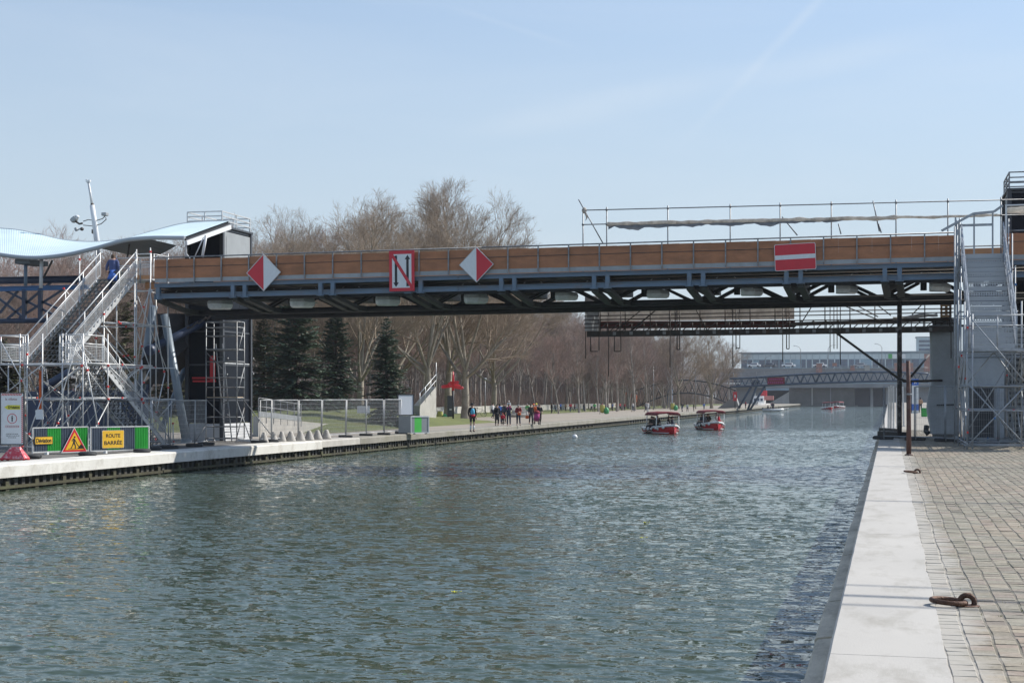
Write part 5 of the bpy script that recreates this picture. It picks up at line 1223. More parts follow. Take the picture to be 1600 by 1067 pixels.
# inclined columns carrying the gallery
def column(pa, ya, pb, yb, D0, D1, r, label, mt='column'):
    a, b = atD(pa, ya, D0), atD(pb, yb, D1); root = thing('inclined_column', label, 'column', b, 'inclined tubular columns')
    mb = MB(); mb.tube(b, a, r, 16, 0, r * .9); mb.build('tube', K[mt], root)
    mb = MB(); mb.tube(b - V((0, 0, .02)), b + (a - b).normalized() * .25, r * 1.25, 16); mb.build('foot_collar', K[mt], root)
column(257, 492, 292, 694, 72, 71, .205, 'thick pale blue grey column leaning left of the lift tower')
column(300, 548, 252, 672, 76, 77, .15, 'thinner dark column crossing behind the pale leaning column', 'bridge_blue')
column(240, 478, 218, 622, 72, 73, .21, 'blue grey column partly hidden by the stair tower scaffold')
column(262, 545, 214, 640, 75, 74, .16, 'dark slanting strut right behind the stair tower', 'navy')
column(352, 486, 232, 548, 75, 71, .20, 'long dark tube rising to the right under the deck', 'navy')
column(330, 500, 248, 592, 76, 74, .12, 'slender dark stay under the deck near the lift tower', 'black_steel')
column(60, 610, 120, 575, 70, 70, .2, 'dark blue tube low behind the stair tower', 'navy')
dk = thing('gallery_deck', 'dark underside of the gallery deck beside the lift tower', 'deck', atD(300, 520, 74))
mb = MB(); mb.prism([atD(250, 540, 73), atD(325, 498, 75), atD(330, 490, 75), atD(245, 490, 73)][::-1], V((0, 1.5, 0))); mb.build('soffit', K['black_steel'], dk)
mb = MB(); mb.prism([atD(222, 600, 71.5), atD(330, 512, 75), atD(330, 492, 75), atD(262, 500, 73.5), atD(222, 560, 71.5)], V((0, 2.2, .0))); mb.build('sloping_soffit', K['black_steel'], dk)
for i in range(6):
    mb = MB(); mb.bar(atD(258 + i * 13, 534 - i * 7, 72.8), atD(270 + i * 13, 524 - i * 7, 72.8), .06, .08); mb.build('deck_rib', K['dark_steel'], dk)
sn = thing('dark_screen', 'dark navy site screen standing behind the foot of the left stair tower', 'screen', V((-33, 63, ZL)))
a, b = atY(42, 690, 63.2), atY(232, 690, 63.2); hs_ = 2.35; n = 8
for i in range(n):
    q0, q1 = V((a.x + (b.x - a.x) * i / n, 63.2, ZL)), V((a.x + (b.x - a.x) * (i + 1) / n - .03, 63.2, ZL)); mb = MB(); mb.bbox(q0 + V((0, 0, .05)), q1 + V((0, .04, hs_ + (.06 if i % 3 else 0)))); mb.build('screen_panel', K['navy'], sn)
    mb = MB(); mb.bar(q0 + V((0, .06, 0)), q0 + V((0, .06, hs_ + .15)), .06, .06, (1, 0, 0)); mb.build('screen_post', K['galv_dull'], sn)
# mobile access scaffold in front of the lift shaft
ms = thing('access_scaffold', 'narrow grey frame scaffold with ladder standing before the lift tower', 'scaffold', atZ(355, 692, ZL))
p0 = atZ(322, 690, ZL); ax = V((1, .0, 0)); Wd, Dp = 1.55, .85
cor = [p0, p0 + V((Wd, 0, 0)), p0 + V((Wd, Dp, 0)), p0 + V((0, Dp, 0))]
Ht = atD(322, 503, 72).z - ZL
D_ = K['galv_dull']
tubes(ms, 'standard', [(c, c + V((0, 0, Ht if i < 3 else Ht))) for i, c in enumerate(cor)], D_, .028)
lv = [.15, .7, 1.15, 2.05, 2.55, 3.0, 3.75, 4.3, 4.95, 5.35, Ht]
tubes(ms, 'ledger', [(cor[i] + V((0, 0, h)), cor[(i + 1) % 4] + V((0, 0, h))) for h in lv if h <= Ht for i in range(4)], D_, .024)
tubes(ms, 'brace', [(cor[0] + V((0, -.03, h)), cor[1] + V((-.75, -.03, h - .75))) for h in (2.0, 4.2)] + [(cor[1] + V((0, 0, h)), cor[2] + V((0, 0, h + 1.4))) for h in (.2, 2.1, 4.0)] + [(cor[1] + V((0, 0, 1.9)), cor[1] + V((.85, -.3, .02))), (cor[2] + V((0, 0, 1.9)), cor[2] + V((1.8, -.4, .02))), (cor[0] + V((0, 0, .8)), cor[0] + V((-.3, -.5, .02)))], D_, .024)
for h in (2.05, 4.3):
    mb = MB(); mb.bbox(cor[0] + V((.03, .03, h)), cor[2] + V((-.03, -.03, h + .05))); mb.build('platform', K['wood'] if h < 3 else D_, ms)
for c in cor:
    mb = MB(); mb.lathe(c, [(.09, 0), (.09, .03), (.03, .05), (.03, .15)], 10); mb.build('base_plate', D_, ms)
ld = thing('ladder', 'aluminium ladder leaning inside the frame scaffold at the lift tower', 'ladder', cor[0] + V((.8, .4, 0)))
a, b = cor[0] + V((1.0, .3, .0)), cor[0] + V((.45, .45, 4.6))
for o in (-.17, .17):
    mb = MB(); mb.bar(a + V((o, 0, 0)), b + V((o, 0, 0)), .05, .03); mb.build('rail', K['galv_dull'], ld)
for i in range(16): q = a.lerp(b, (i + .7) / 17); mb = MB(); mb.tube(q - V((.16, 0, 0)), q + V((.16, 0, 0)), .016, 6); mb.build('rung', K['galv_dull'], ld)
# camera mast
mt = thing('camera_mast', 'pale leaning mast with floodlights and cameras above the wavy canopy', 'mast', atY(153, 380, 69))
def Mp(px, py, Y=69): return atY(px, py, Y)
mb = MB(); mb.path([Mp(154, 400), Mp(151.5, 377), Mp(148, 350), Mp(144, 321)], [.145, .14, .13, .12], 14); mb.build('lower_pole', K['white'], mt)
mb = MB(); mb.path([Mp(144, 322), Mp(141.5, 305), Mp(138, 284)], [.065, .06, .055], 10); mb.build('upper_pole', K['galv'], mt)
mb = MB(); mb.path([Mp(144.5, 325), Mp(144, 318)], [.10, .08], 10); mb.build('joint_sleeve', K['dark_steel'], mt)
mb = MB(); mb.box(Mp(138, 283), (.22, .12, .10)); mb.path([Mp(135, 281), Mp(137, 285)], .06, 8); mb.build('top_sensor', K['white'], mt)
mb = MB(); mb.path([Mp(130, 346), Mp(138, 343.5), Mp(150, 345), Mp(160, 342), Mp(164, 338)], .022, 6); mb.build('arm', K['dark_steel'], mt)
mb = MB(); mb.path([Mp(130, 352), Mp(146, 353.5), Mp(158, 350), Mp(166, 343), Mp(165, 340)], .022, 6); mb.build('arm', K['dark_steel'], mt)
mb = MB(); mb.cbox(Mp(164, 335), (.26, .3, .16), .02); mb.build('camera', K['greypanel'], mt)
mb = MB(); rt = Euler((0, R(-38), R(15))).to_matrix(); mb.cbox(Mp(116, 343), (.34, .38, .24), .05, rt); mb.build('floodlight', K['greypanel'], mt)
mb = MB(); mb.ell(Mp(120, 339), (.13, .13, .10), 10, 6); mb.build('lamp_cap', K['white'], mt)
mb = MB(); mb.path([Mp(118, 346), Mp(124, 350), Mp(129, 349)], .05, 8); mb.build('yoke', K['dark_steel'], mt)
mb = MB(); mb.ell(Mp(128, 358), (.09, .12, .09), 10, 6); mb.build('camera', K['dark_steel'], mt)
mb = MB(); mb.box(Mp(119, 358.5), (.12, .12, .16), Euler((0, R(-20), 0)).to_matrix()); mb.bar(Mp(120, 360), Mp(127, 357), .05, .05); mb.build('camera', K['greypanel'], mt)
mb = MB(); mb.box(Mp(146, 362), (.12, .16, .2)); mb.build('junction_box', K['dark_steel'], mt)
# ------------------------------------------------------------------ trees
def segs_mesh(name, segs, m, n):
    A = np.array([[*s[0], *s[1], s[2], s[3]] for s in segs], dtype=np.float64); p, q, ra, rb = A[:, :3], A[:, 3:6], A[:, 6], A[:, 7]
    d = q - p; d /= np.maximum(np.linalg.norm(d, axis=1), 1e-9)[:, None]
    ref = np.where(np.abs(d[:, 2:3]) < .9, np.array([[0, 0, 1.0]]), np.array([[1.0, 0, 0]])); u = np.cross(d, ref); u /= np.linalg.norm(u, axis=1)[:, None]; w_ = np.cross(d, u)
    vs = np.zeros((len(A), 2 * n, 3))
    for j in range(n):
        a = 2 * math.pi * j / n; o = u * math.cos(a) + w_ * math.sin(a); vs[:, j] = p + o * ra[:, None]; vs[:, n + j] = q + o * rb[:, None]
    base = (np.arange(len(A)) * 2 * n)[:, None]; F_ = []
    for j in range(n): jj = (j + 1) % n; F_.append(base + np.array([[j, jj, n + jj, n + j]]))
    F_ = np.stack(F_, 1).reshape(-1, 4)
    me = bpy.data.meshes.new(name); nv, nf = len(A) * 2 * n, len(F_)
    me.vertices.add(nv); me.vertices.foreach_set('co', vs.ravel()); me.loops.add(nf * 4); me.loops.foreach_set('vertex_index', F_.ravel().astype(np.int32))
    me.polygons.add(nf); me.polygons.foreach_set('loop_start', (np.arange(nf) * 4).astype(np.int32)); me.polygons.foreach_set('loop_total', np.full(nf, 4, np.int32)); me.polygons.foreach_set('use_smooth', np.ones(nf, bool))
    me.update(calc_edges=True); me.materials.append(m); return me
def bare_tree(seed, Ht, r0, style):
    rs = random.Random(seed); T, Cn, Tw = [], [], []
    rv = lambda: V((rs.uniform(-1, 1), rs.uniform(-1, 1), rs.uniform(-1, 1)))
    P = dict(plane=dict(n=(5, 5, 3, 2, 2), kids=(0, 10, 8, 6, 4), L=(0, .62, .30, .13, .062, .036), wob=.085, up=.075, ang=(.36, .85)),
             wood=dict(n=(9, 3, 3, 2, 1), kids=(0, 7, 6, 4, 0), L=(0, .36, .17, .085, .05), wob=.13, up=.13, ang=(.45, .9)))[style]
    maxl = 5 if style == 'plane' else 4
    ec, er = V((0, 0, .60 * Ht)), (.42 * Ht, .42 * Ht, .405 * Ht)
    def reach(p, d):      # distance to the rounded crown outline
        a = b_ = c_ = 0
        for k_ in range(3): q_ = (p[k_] - ec[k_]) / er[k_]; v_ = d[k_] / er[k_]; a += v_ * v_; b_ += q_ * v_; c_ += q_ * q_
        D_ = b_ * b_ - a * (c_ - 1)
        return (-b_ + math.sqrt(D_)) / a if D_ > 0 else 0
    def branch(p, d, L, r, lvl):
        if style == 'plane':
            m_ = reach(p, (d + V((0, 0, P['up'] * 1.5))).normalized()); L = min(L, m_ * rs.uniform(.75, 1.15)) if lvl == 2 else m_ * rs.uniform(.66, .95) if lvl == 1 else L * (1 if m_ > L * .6 else rs.uniform(.55, 1.0))
            if L < .12: return
        n = P['n'][min(lvl, 4)]; kids = P['kids'][lvl] if lvl < len(P['kids']) else 0; pts = [p]; rr = [r]
        for i in range(n):
            d = (d + rv() * P['wob'] + V((0, 0, P['up']))).normalized(); p = p + d * (L / n); pts.append(p); rr.append(r * (1 - .72 * (i + 1) / n))
            (T if lvl <= 1 else Cn if lvl <= 3 else Tw).append((pts[-2], p, rr[-2], rr[-1]))
        if lvl >= maxl: return
        for k in range(kids):
            t = rs.uniform(.28, 1.0); f = t * n; i = min(int(f), n - 1); q = pts[i].lerp(pts[i + 1], f - i); dd = (pts[i + 1] - pts[i]).normalized()
            side = rv(); side = (side - dd * side.dot(dd)).normalized(); a = rs.uniform(*P['ang']); nd = (dd * math.cos(a) + side * math.sin(a)).normalized()
            l2 = P['L'][lvl + 1] * Ht * rs.uniform(.65, 1.15) * (1.1 - .35 * t)
            branch(q, nd, l2, max(.0085, min(rr[i] * .6, l2 * .02)), lvl + 1)
    if style == 'plane':
        th = Ht * rs.uniform(.20, .27); pts = [V((0, 0, -.1))]; rr = [r0 * 1.35]
        for i in range(4): pts.append(V((rs.uniform(-.12, .12) * i * .5, rs.uniform(-.12, .12) * i * .5, th * (i + 1) / 4))); rr.append(r0 * (1 - .07 * i))
        for i in range(4): T.append((pts[i], pts[i + 1], rr[i], rr[i + 1]))
        nl = 9; a0 = rs.uniform(0, 6)
        for k in range(nl):
            a = a0 + k * 2 * math.pi / nl * 1.0 + rs.uniform(-.4, .4); tilt = (.10 if k == 0 else rs.uniform(.22, .5) if k < 4 else rs.uniform(.55, 1.05)); d = V((math.cos(a) * math.sin(tilt), math.sin(a) * math.sin(tilt), math.cos(tilt)))
            q = pts[-1] if k < 4 else pts[-2].lerp(pts[-1], rs.random())
            branch(q, d, P['L'][1] * Ht * (1.22 if k == 0 else rs.uniform(.85, 1.15)), r0 * rs.uniform(.34, .46), 1)
    else:
        pts = [V((0, 0, -.1))]; rr = [r0 * 1.25]; d = V((rs.uniform(-.05, .05), rs.uniform(-.05, .05), 1)); n = 9
        fork = rs.random() < .5
        for i in range(n): d = (d + rv() * .07 + V((0, 0, .05))).normalized(); pts.append(pts[-1] + d * (Ht * .92 / n)); rr.append(r0 * (1 - .88 * (i + 1) / n)); T.append((pts[-2], pts[-1], rr[-2], rr[-1]))
        for k in range(17):
            t = rs.uniform(.20, 1.0) ** .85; f = t * n; i = min(int(f), n - 1); q = pts[i].lerp(pts[i + 1], f - i); a = rs.uniform(0, 6.28); tilt = rs.uniform(.35, .85)
            d = V((math.cos(a) * math.sin(tilt), math.sin(a) * math.sin(tilt), math.cos(tilt))); branch(q, d, P['L'][1] * Ht * rs.uniform(.6, 1.15) * (1.15 - .55 * t), rr[i] * .5, 1)
    return T, Cn, Tw
def join_meshes(name, meshes, m):
    bm = bmesh.new()
    for me in meshes: bm.from_mesh(me)
    out = bpy.data.meshes.new(name); bm.to_mesh(out); bm.free(); out.materials.append(m)
    return out
def tree_proto(seed, Ht, r0, style, barkm, twigm):
    T, Cn, Tw = bare_tree(seed, Ht, r0, style)
    return segs_mesh('trunk', T, barkm, 7), join_meshes('crown', [segs_mesh('c', Cn, twigm, 4), segs_mesh('t', Tw, twigm, 3)], twigm)
def place_tree(proto, name, label, loc, s, rz, group=None, cat='tree', sz=None):
    o = thing(name, label, cat, loc, group, rz); o.scale = (s, s, s * (sz or 1))
    for nm, me in zip(('trunk', 'crown'), proto):
        c = bpy.data.objects.new(nm, me); C.objects.link(c); c.parent = o
    return o
planes = [tree_proto(100 + i, 20, .36, 'plane', K['bark_plane'], K['twig_plane']) for i in range(4)]
woods = [tree_proto(200 + i, 12, .13 + .02 * (i % 3), 'wood', K['bark_wood'], K['twig_wood'] if i % 5 else K['twig_pink']) for i in range(6)]
def ground_at(px, D, z=ZL):
    p = atD(px, HY, D); return V((p.x, p.y, z))
for i, (px, D, h, lab) in enumerate(((727, 146, 21.5, 'big bare plane tree beside the red signpost, the tallest crown over the bridge'), (667, 137, 19.5, 'bare plane tree rising behind the concrete stair wall'), (563, 124, 17.8, 'bare plane tree with pale trunk between the two dark conifers'),
        (497, 152, 20.5, 'bare plane tree whose crown tops the parapet left of the two arrow sign'), (617, 168, 22.5, 'bare tree standing behind the two arrow sign'), (425, 122, 14.8, 'lower bare tree right of the lift cabin'), (452, 140, 16.5, 'bare tree behind the largest conifer, second right of the lift cabin'), (700, 158, 22.0, 'bare tree with dense rounded crown between the two arrow sign and the right diamond'), (772, 186, 20.5, 'bare tree whose crown thins out right of the second diamond sign'))):
    place_tree(planes[i % 4], 'plane_tree', lab, ground_at(px, D), h / 20.0, i * 1.3 + .4, 'large bare plane trees')
for i, (px, D, h, lab) in enumerate(((873, 192, 10, 'slender pale bare tree leaning near the walkers'), (966, 232, 13.5, 'bare tree with forked trunk at the lawn edge left of the first red boat'), (992, 238, 14, 'bare pale trunked tree above the left red boat canopy'), (1010, 246, 14.5, 'straight bare tree second above the left red boat'),
        (1048, 262, 14.5, 'dark bare tree between the two red boats'), (1060, 268, 15, 'pale trunked bare tree just right of the dark one between the boats'), (1112, 284, 15.5, 'bare spreading plane tree at the canal end of the row by the far footbridge'), (1140, 315, 12, 'fine twigged bare tree behind the far footbridge end'), (905, 205, 11, 'thin bare tree behind the far strollers'), (935, 218, 12, 'thin bare tree left of the yellow and green bin'))):
    place_tree(planes[i % 4] if i in (6, 5) else woods[i % 6], 'bare_tree', lab, ground_at(px, D), h / (20.0 if i in (6, 5) else 12.0), i * .9, 'bare trees along the lawn')
rs = random.Random(77); k = 0
cells = []
for Y in np.arange(96, 478, 5.0):
    for X in np.arange(-54, -112, -7.2): cells.append((X + rs.uniform(-3, 3), Y + rs.uniform(-2.5, 2.5)))
kept = []
for X, Y in cells:
    zc = -X * ST + Y * CT; u = (X * CT + Y * ST) / zc; px = 800 + F * u
    if not (-60 < px < 1185): continue
    if X < -75 and px > 420 and rs.random() < .45: continue
    if X < -90 and rs.random() < .5: continue
    kept.append((X, Y, px, zc))
kept.sort(key=lambda a: a[3]); kept = kept[:290]
for X, Y, px, zc in kept:
    h = rs.uniform(12.5, 15.5) if px > 420 else rs.uniform(8.5, 10.8) * zc / 110
    if px > 1080: h *= .8
    i = rs.randrange(6)
    place_tree(woods[i], 'woodland_tree', 'slender bare tree in the reddish wood behind the low wall' if px > 640 else 'bare reddish tree in the thicket behind the left construction site', (X, Y, ZL), h / 12, rs.uniform(0, 6.28), 'slender trees of the bare wood' if px > 640 else 'bare trees behind the construction site', sz=rs.uniform(.92, 1.1))
for i in range(46):
    X, Y = -rs.uniform(38, 50), rs.uniform(215, 298); zc = -X * ST + Y * CT; px = 800 + F * (X * CT + Y * ST) / zc
    if 880 < px < 1150: place_tree(woods[i % 6], 'bare_tree', 'slender bare tree on the lawn in front of the dark lattice approach', (X, Y, ZL), rs.uniform(8, 12.5) / 12, rs.uniform(0, 6.28), 'slender trees on the far lawn')
# undergrowth: nobody could count the thin brush at the foot of the wood
sg_ = []; rs = random.Random(5)
for i in range(15000):
    X = -51.5 - abs(rs.gauss(0, 16)); Y = rs.uniform(84, 420); h = rs.uniform(.8, 3.2); p = V((X, Y, ZL)); d = V((rs.uniform(-.5, .5), rs.uniform(-.5, .5), 1)).normalized()
    q = p + d * h; sg_.append((p, q, .022, .008)); 
    for b in range(3): t = p.lerp(q, rs.uniform(.3, .9)); sg_.append((t, t + (d + V((rs.uniform(-1, 1), rs.uniform(-1, 1), rs.uniform(-.1, .8)))).normalized() * h * .45, .010, .005))
ub = bpy.data.objects.new('undergrowth', segs_mesh('undergrowth', sg_, K['twig_wood'], 3)); C.objects.link(ub); struct(ub, 'stuff')
# far wood behind everything, read as one mass
sg_ = []
for i in range(9000):
    X = -rs.uniform(100, 190) if i % 2 else -rs.uniform(46, 120); Y = rs.uniform(90, 480) if i % 2 else rs.uniform(290, 485); h = rs.uniform(6, 13) if Y > 160 else rs.uniform(5, 9.5); p = V((X, Y, ZL)); q = p + V((rs.uniform(-.6, .6), rs.uniform(-.6, .6), h)); sg_.append((p, q, .07, .015))
    for b in range(7): t = p.lerp(q, rs.uniform(.3, 1)); d = V((rs.uniform(-1, 1), rs.uniform(-1, 1), rs.uniform(.2, 1.4))).normalized(); sg_.append((t, t + d * h * .22, .022, .010))
fw_ = bpy.data.objects.new('far_wood', segs_mesh('far_wood', sg_, K['twig_wood'], 3)); C.objects.link(fw_); struct(fw_, 'stuff')
# conifers
def conifer(seed, Ht, Rd, nm):
    rs = random.Random(seed); vs = []; fs = []; B = []
    z = Ht * .04
    while z < Ht * .985:
        t = z / Ht; nb = 13 if t < .8 else 8; L0 = Rd * (1 - t) ** .62 * (1 if t > .1 else .8 + 2 * t)
        for k in range(nb):
            a = rs.uniform(0, 6.28); L = max(.18, L0 * rs.uniform(.62, 1.12)); droop = rs.uniform(-.42, -.08) + .75 * t
            d = V((math.cos(a), math.sin(a), droop)).normalized(); p = V((0, 0, z + rs.uniform(-.15, .15))); B.append((p, p + d * L, .022 * (1 - t) + .01, .006))
            ns = max(4, int(L * 13))
            for s in range(ns):
                f = (s + rs.random()) / ns; 
                if f < .12: continue
                c = p + d * (L * f) + V((0, 0, -.18 * f * f * L * .4)); w_ = (.42 * (1 - f) + .16) * min(1, L * .6 + .3)
                side = V((-d.y, d.x, 0)).normalized() * rs.choice((-1, 1)); dirn = (d * rs.uniform(.5, 1.1) + side * rs.uniform(.2, 1.0) + V((0, 0, rs.uniform(-.45, .25)))).normalized()
                n_ = dirn.cross(V((rs.uniform(-.4, .4), rs.uniform(-.4, .4), 1))).normalized() * (.07 + .06 * rs.random())
                i = len(vs); e = c + dirn * w_; vs += [c - n_ * .6, c + n_ * .6, e.lerp(c, .35) + n_, e, e.lerp(c, .35) - n_]; fs.append((i, i + 1, i + 2, i + 3, i + 4))
        z += Ht * .030 * rs.uniform(.7, 1.3)
    me = bpy.data.meshes.new('crown'); me.from_pydata(vs, [], fs); me.materials.append(nm); me.update()
    tr = segs_mesh('trunk', [(V((0, 0, -.1)), V((0, 0, Ht * .5)), .17, .09), (V((0, 0, Ht * .5)), V((0, 0, Ht * .98)), .09, .015)] + B, K['bark_dark'], 5)
    return tr, me
cf = [conifer(1, 9, 3.9, K['needle']), conifer(2, 9, 2.7, K['needle']), conifer(3, 9, 2.7, K['needle_olive'])]
for i, (px, D, h, s, kind, lab) in enumerate(((462, 108, 10.2, 1.0, 0, 'largest dark blue green conifer left of the pale plane trunk'), (525, 120, 9.6, .95, 1, 'dark conifer standing close behind the largest one'), (604, 104, 7.4, .80, 1, 'small pointed blue green conifer behind the wire fence'),
        (265, 104, 7.0, .95, 2, 'olive green conifer seen between the leaning columns'), (181, 112, 12.2, 1.0, 2, 'tall olive conifer whose tip shows under the wave roof'), (6, 92, 5.6, .95, 2, 'olive conifer at the left end behind the stair tower'), (412, 118, 8.5, .85, 2, 'thin olive conifer just right of the lift shaft'), (95, 118, 8.6, .95, 2, 'olive conifer hidden behind the stair flights'))):
    place_tree(cf[kind], 'conifer', lab, ground_at(px, D), s * 1.0, i * 1.1, 'conifers on the left bank', sz=h / 9 / s)
# fallen leaves and litter on the grass
# ------------------------------------------------------------------ wire fence with weights
K['fencegrey'] = mat('grey_fence_tube', (.38, .39, .40), .5, .35, .2, 4)
def fence_run(bases, h, label, gname):
    pts = [atZ(x, y, ZL) for x, y in bases]; z = V((0, 0, 1))
    for i, (a, b) in enumerate(zip(pts[:-1], pts[1:])):
        root = thing('wire_fence', label[i], 'fence', a.lerp(b, .5), gname); d = (b - a).normalized(); a2, b2 = a + d * .05, b - d * .05
        lean = V((rs.uniform(-.05, .05), rs.uniform(-.05, .05), 0))
        for nm, p, q in (('post', a2 + z * .05, a2 + z * h + lean), ('post', b2 + z * .05, b2 + z * h + lean), ('top_tube', a2 + z * h + lean, b2 + z * h + lean), ('bottom_tube', a2 + z * .18, b2 + z * .18)):
            mb = MB(); mb.tube(p, q, .023, 7); mb.build(nm, K['fencegrey'], root)
        mb = MB(); L = (b2 - a2).length; n = int(L / .11)
        for k in range(1, n): p = a2.lerp(b2, k / n); mb.bar(p + z * .18, p + z * h + lean, .012, .012, d)
        for k in range(1, 9): mb.bar(a2 + z * (.18 + (h - .18) * k / 9) + lean * k / 9, b2 + z * (.18 + (h - .18) * k / 9) + lean * k / 9, .010, .010)
        mb.build('wire_mesh', K['galv_dull'], root)
    return pts
rs = random.Random(15)
fp = fence_run([(405, 692), (424, 691), (466, 688.5), (502, 686), (540, 683.5), (572, 681), (600, 679.5), (627, 677.5)], 1.95, ['wire mesh fence panel touching the lift tower base', 'wire mesh fence panel second from the lift tower', 'wire mesh fence panel behind the first cast bells', 'wire mesh fence panel behind the last cast bells', 'wire mesh fence panel left of the white fence notice', 'wire mesh fence panel with the small white notice', 'wire mesh fence panel next to the white site board'], 'wire mesh fence panels on the left quay')
fp2 = fence_run([(238, 703), (265, 700.5), (304, 697.5), (322, 695.5)], 1.95, ['wire mesh fence panel beside the stair foot', 'wire mesh fence panel in front of the pale leaning column', 'narrow wire mesh fence panel left of the frame scaffold'], 'wire mesh fence panels by the stair foot')
for i, p in enumerate(fp + fp2):
    mb = MB(); mb.cbox(p + V((0, 0, .065)), (.72, .24, .13), .03, Matrix.Rotation(R(8), 3, 'Z')); tag(mb.build('rubber_foot_block', K['block'], None, p), 'dark rubber block holding up the wire fence posts', 'fence block', 'fence blocks under the wire fence')
nt_ = thing('fence_notice', 'small white notice tied to the wire fence near its right end', 'notice', atD(568, 640, 88))
mb = MB(); mb.prism([atD(558, 634, 88), atD(578, 634, 88), atD(578, 645.5, 88), atD(558, 645.5, 88)][::-1], V((0, .01, 0))); mb.build('sheet', K['signwhite'], nt_)
mb = MB()
for a in ((559, 635), (577, 635)): mb.ell(atD(*a, 87.9), (.02, .02, .02), 6, 4)
mb.build('tie', K['black'], nt_)
# cast bells along the kerb
for i, (px, py) in enumerate(((415, 692), (430, 691), (443, 690.5), (457, 690), (472, 689.5), (486, 688.5), (499, 687.5), (513, 686.5))):
    p = atZ(px, py, ZL) + V((-.25, .4, 0)); s = .70 if i < 3 else .80
    root = thing('cast_bell', 'grey bell shaped cast bollard with a knobbed top in the row behind the fence', 'bollard', p, 'bell shaped bollards along the quay'); root.rotation_euler.z = i
    mb = MB(); mb.lathe(V((0, 0, 0)), [(.30 * s, 0), (.31 * s, .05), (.29 * s, .10), (.21 * s, .26), (.13 * s, .42), (.09 * s, .48)], 18); o = mb.build('bell_body', K['bell']); o.parent = root
    mb = MB(); mb.lathe(V((0, 0, .47 * s)), [(.06, 0), (.075, .04), (.06, .09), (.02, .11)], 12); o = mb.build('knob', K['rubber']); o.parent = root
for (a, b, w_) in (((408, 690), (455, 689), .1), ((360, 690), (395, 692), .09)):
    p, q = atZ(*a, ZL), atZ(*b, ZL); mb = MB(); mb.bar(p + V((0, .8, .06)), q + V((0, .8, .06)), .16, .1); tag(mb.build('timber_beam', K['white'], None, p), 'pale timber beam lying behind the bell bollards' if a[0] > 400 else 'pale timber beam lying at the foot of the frame scaffold', 'timber')
# ramp with pale wall and railing
rp = thing('ramp', 'pale concrete ramp wall with a steel railing behind the fence', 'ramp', atZ(480, 676, ZL))
a, b = atZ(404, 682, ZL), atZ(562, 668.5, ZL); up = V((0, 0, 1)); th = atD(404, 651, (a - V((0, 0, CAMZ))).dot(V((-ST, CT, 0)))).z - ZL
mb = MB(); nrm = V((-.5, .85, 0)) * 2.4; mb.prism([a, b, b + up * .05, a + up * th], nrm); mb.build('ramp_wall', K['concrete'], rp)
d = b - a; 
for f0, f1, h in ((0, .36, 1.0), (0, .36, .55)):
    mb = MB(); mb.tube(a + d * f0 + up * (th * (1 - f0) + h), a + d * f1 + up * (th * (1 - f1) + h), .025, 7); mb.build('handrail', K['galv_dull'], rp)
for i in range(7):
    f = .06 * i; q = a + d * f + up * (th * (1 - f) - .3); mb = MB(); mb.bar(q, q + up * 1.3, .05, .05, (1, 0, 0)); mb.build('railing_post', K['galv_dull'], rp)
mb = MB(); mb.prism([a + up * (th + .02) - nrm * .02, a + d * .36 + up * (th * .64 + .02) - nrm * .02, a + d * .36 + up * (th * .64 + .30) - nrm * .02, a + up * (th + .30) - nrm * .02], nrm * .01); mb.build('kick_plate', K['greypanel'], rp)
# white site board and striped cabinet
p = atZ(655, 678, ZL); k = 87 / F; rr_ = V((CT, ST, 0)); fw = V((-ST, CT, 0))
cb = thing('site_cabinet', 'grey site cabinet with a bright green stripe at the end of the fence', 'cabinet', p)
c0 = atZ(642, 678, ZL); c1_ = atZ(669.5, 677.5, ZL); dd = (c1_ - c0).normalized(); nn = V((-dd.y, dd.x, 0)); sd = nn * .5 - dd * .50; Hc = 28 * k
mb = MB(); mb.prism([c0 + up * .06, c1_ + up * .06, c1_ + up * Hc, c0 + up * Hc], sd); mb.build('cabinet_body', K['greypanel'], cb)
W = (c1_ - c0).length
for f0, f1, col in ((.04, .20, 'greypanel'), (.20, .60, 'bin_green2'), (.60, .96, 'greypanel')):
    if col == 'bin_green2' and col not in K: K[col] = mat('cabinet_green', (.10, .62, .10), .4, 0, .06, 3)
    mb = MB(); mb.prism([c0 + dd * W * f0 + up * .10, c0 + dd * W * f1 + up * .10, c0 + dd * W * f1 + up * (Hc - .05), c0 + dd * W * f0 + up * (Hc - .05)], -nn * .012); mb.build('front_stripe', K[col], cb)
mb = MB()
for z_ in (.06, Hc - .04): mb.bar(c0 + up * z_ - nn * .01, c1_ + up * z_ - nn * .01, .05, .05)
for q in (c0, c1_): mb.bar(q + up * .04 - nn * .012, q + up * (Hc - .02) - nn * .012, .045, .045, dd)
mb.build('front_frame', K['white'], cb)
for q in (c0 + dd * .2, c1_ - dd * .2):
    mb = MB(); mb.bbox(q + V((-.06, .0, -.01)), q + V((.06, .15, .06))); mb.build('foot', K['rubber'], cb)
wb = thing('white_board', 'blank white board in a dark frame standing above the striped cabinet', 'board', c0 + up * Hc)
M = frame(c0 - dd * .30 + up * (Hc + .02) + nn * .9, dd, (0, 0, 1)); Wb, Hb = 1.12, 1.22
mb = MB(); mb.ring(M, [(0, 0), (Wb, 0), (Wb, Hb), (0, Hb)], [(.05, .05), (Wb - .05, .05), (Wb - .05, Hb - .05), (.05, Hb - .05)], -.03, .03); mb.build('frame', K['black'], wb)
mb = MB(); mb.flat(M, [(.048, .048), (Wb - .048, .048), (Wb - .048, Hb - .048), (.048, Hb - .048)], -.02, .01); mb.build('panel', K['signboard'], wb)
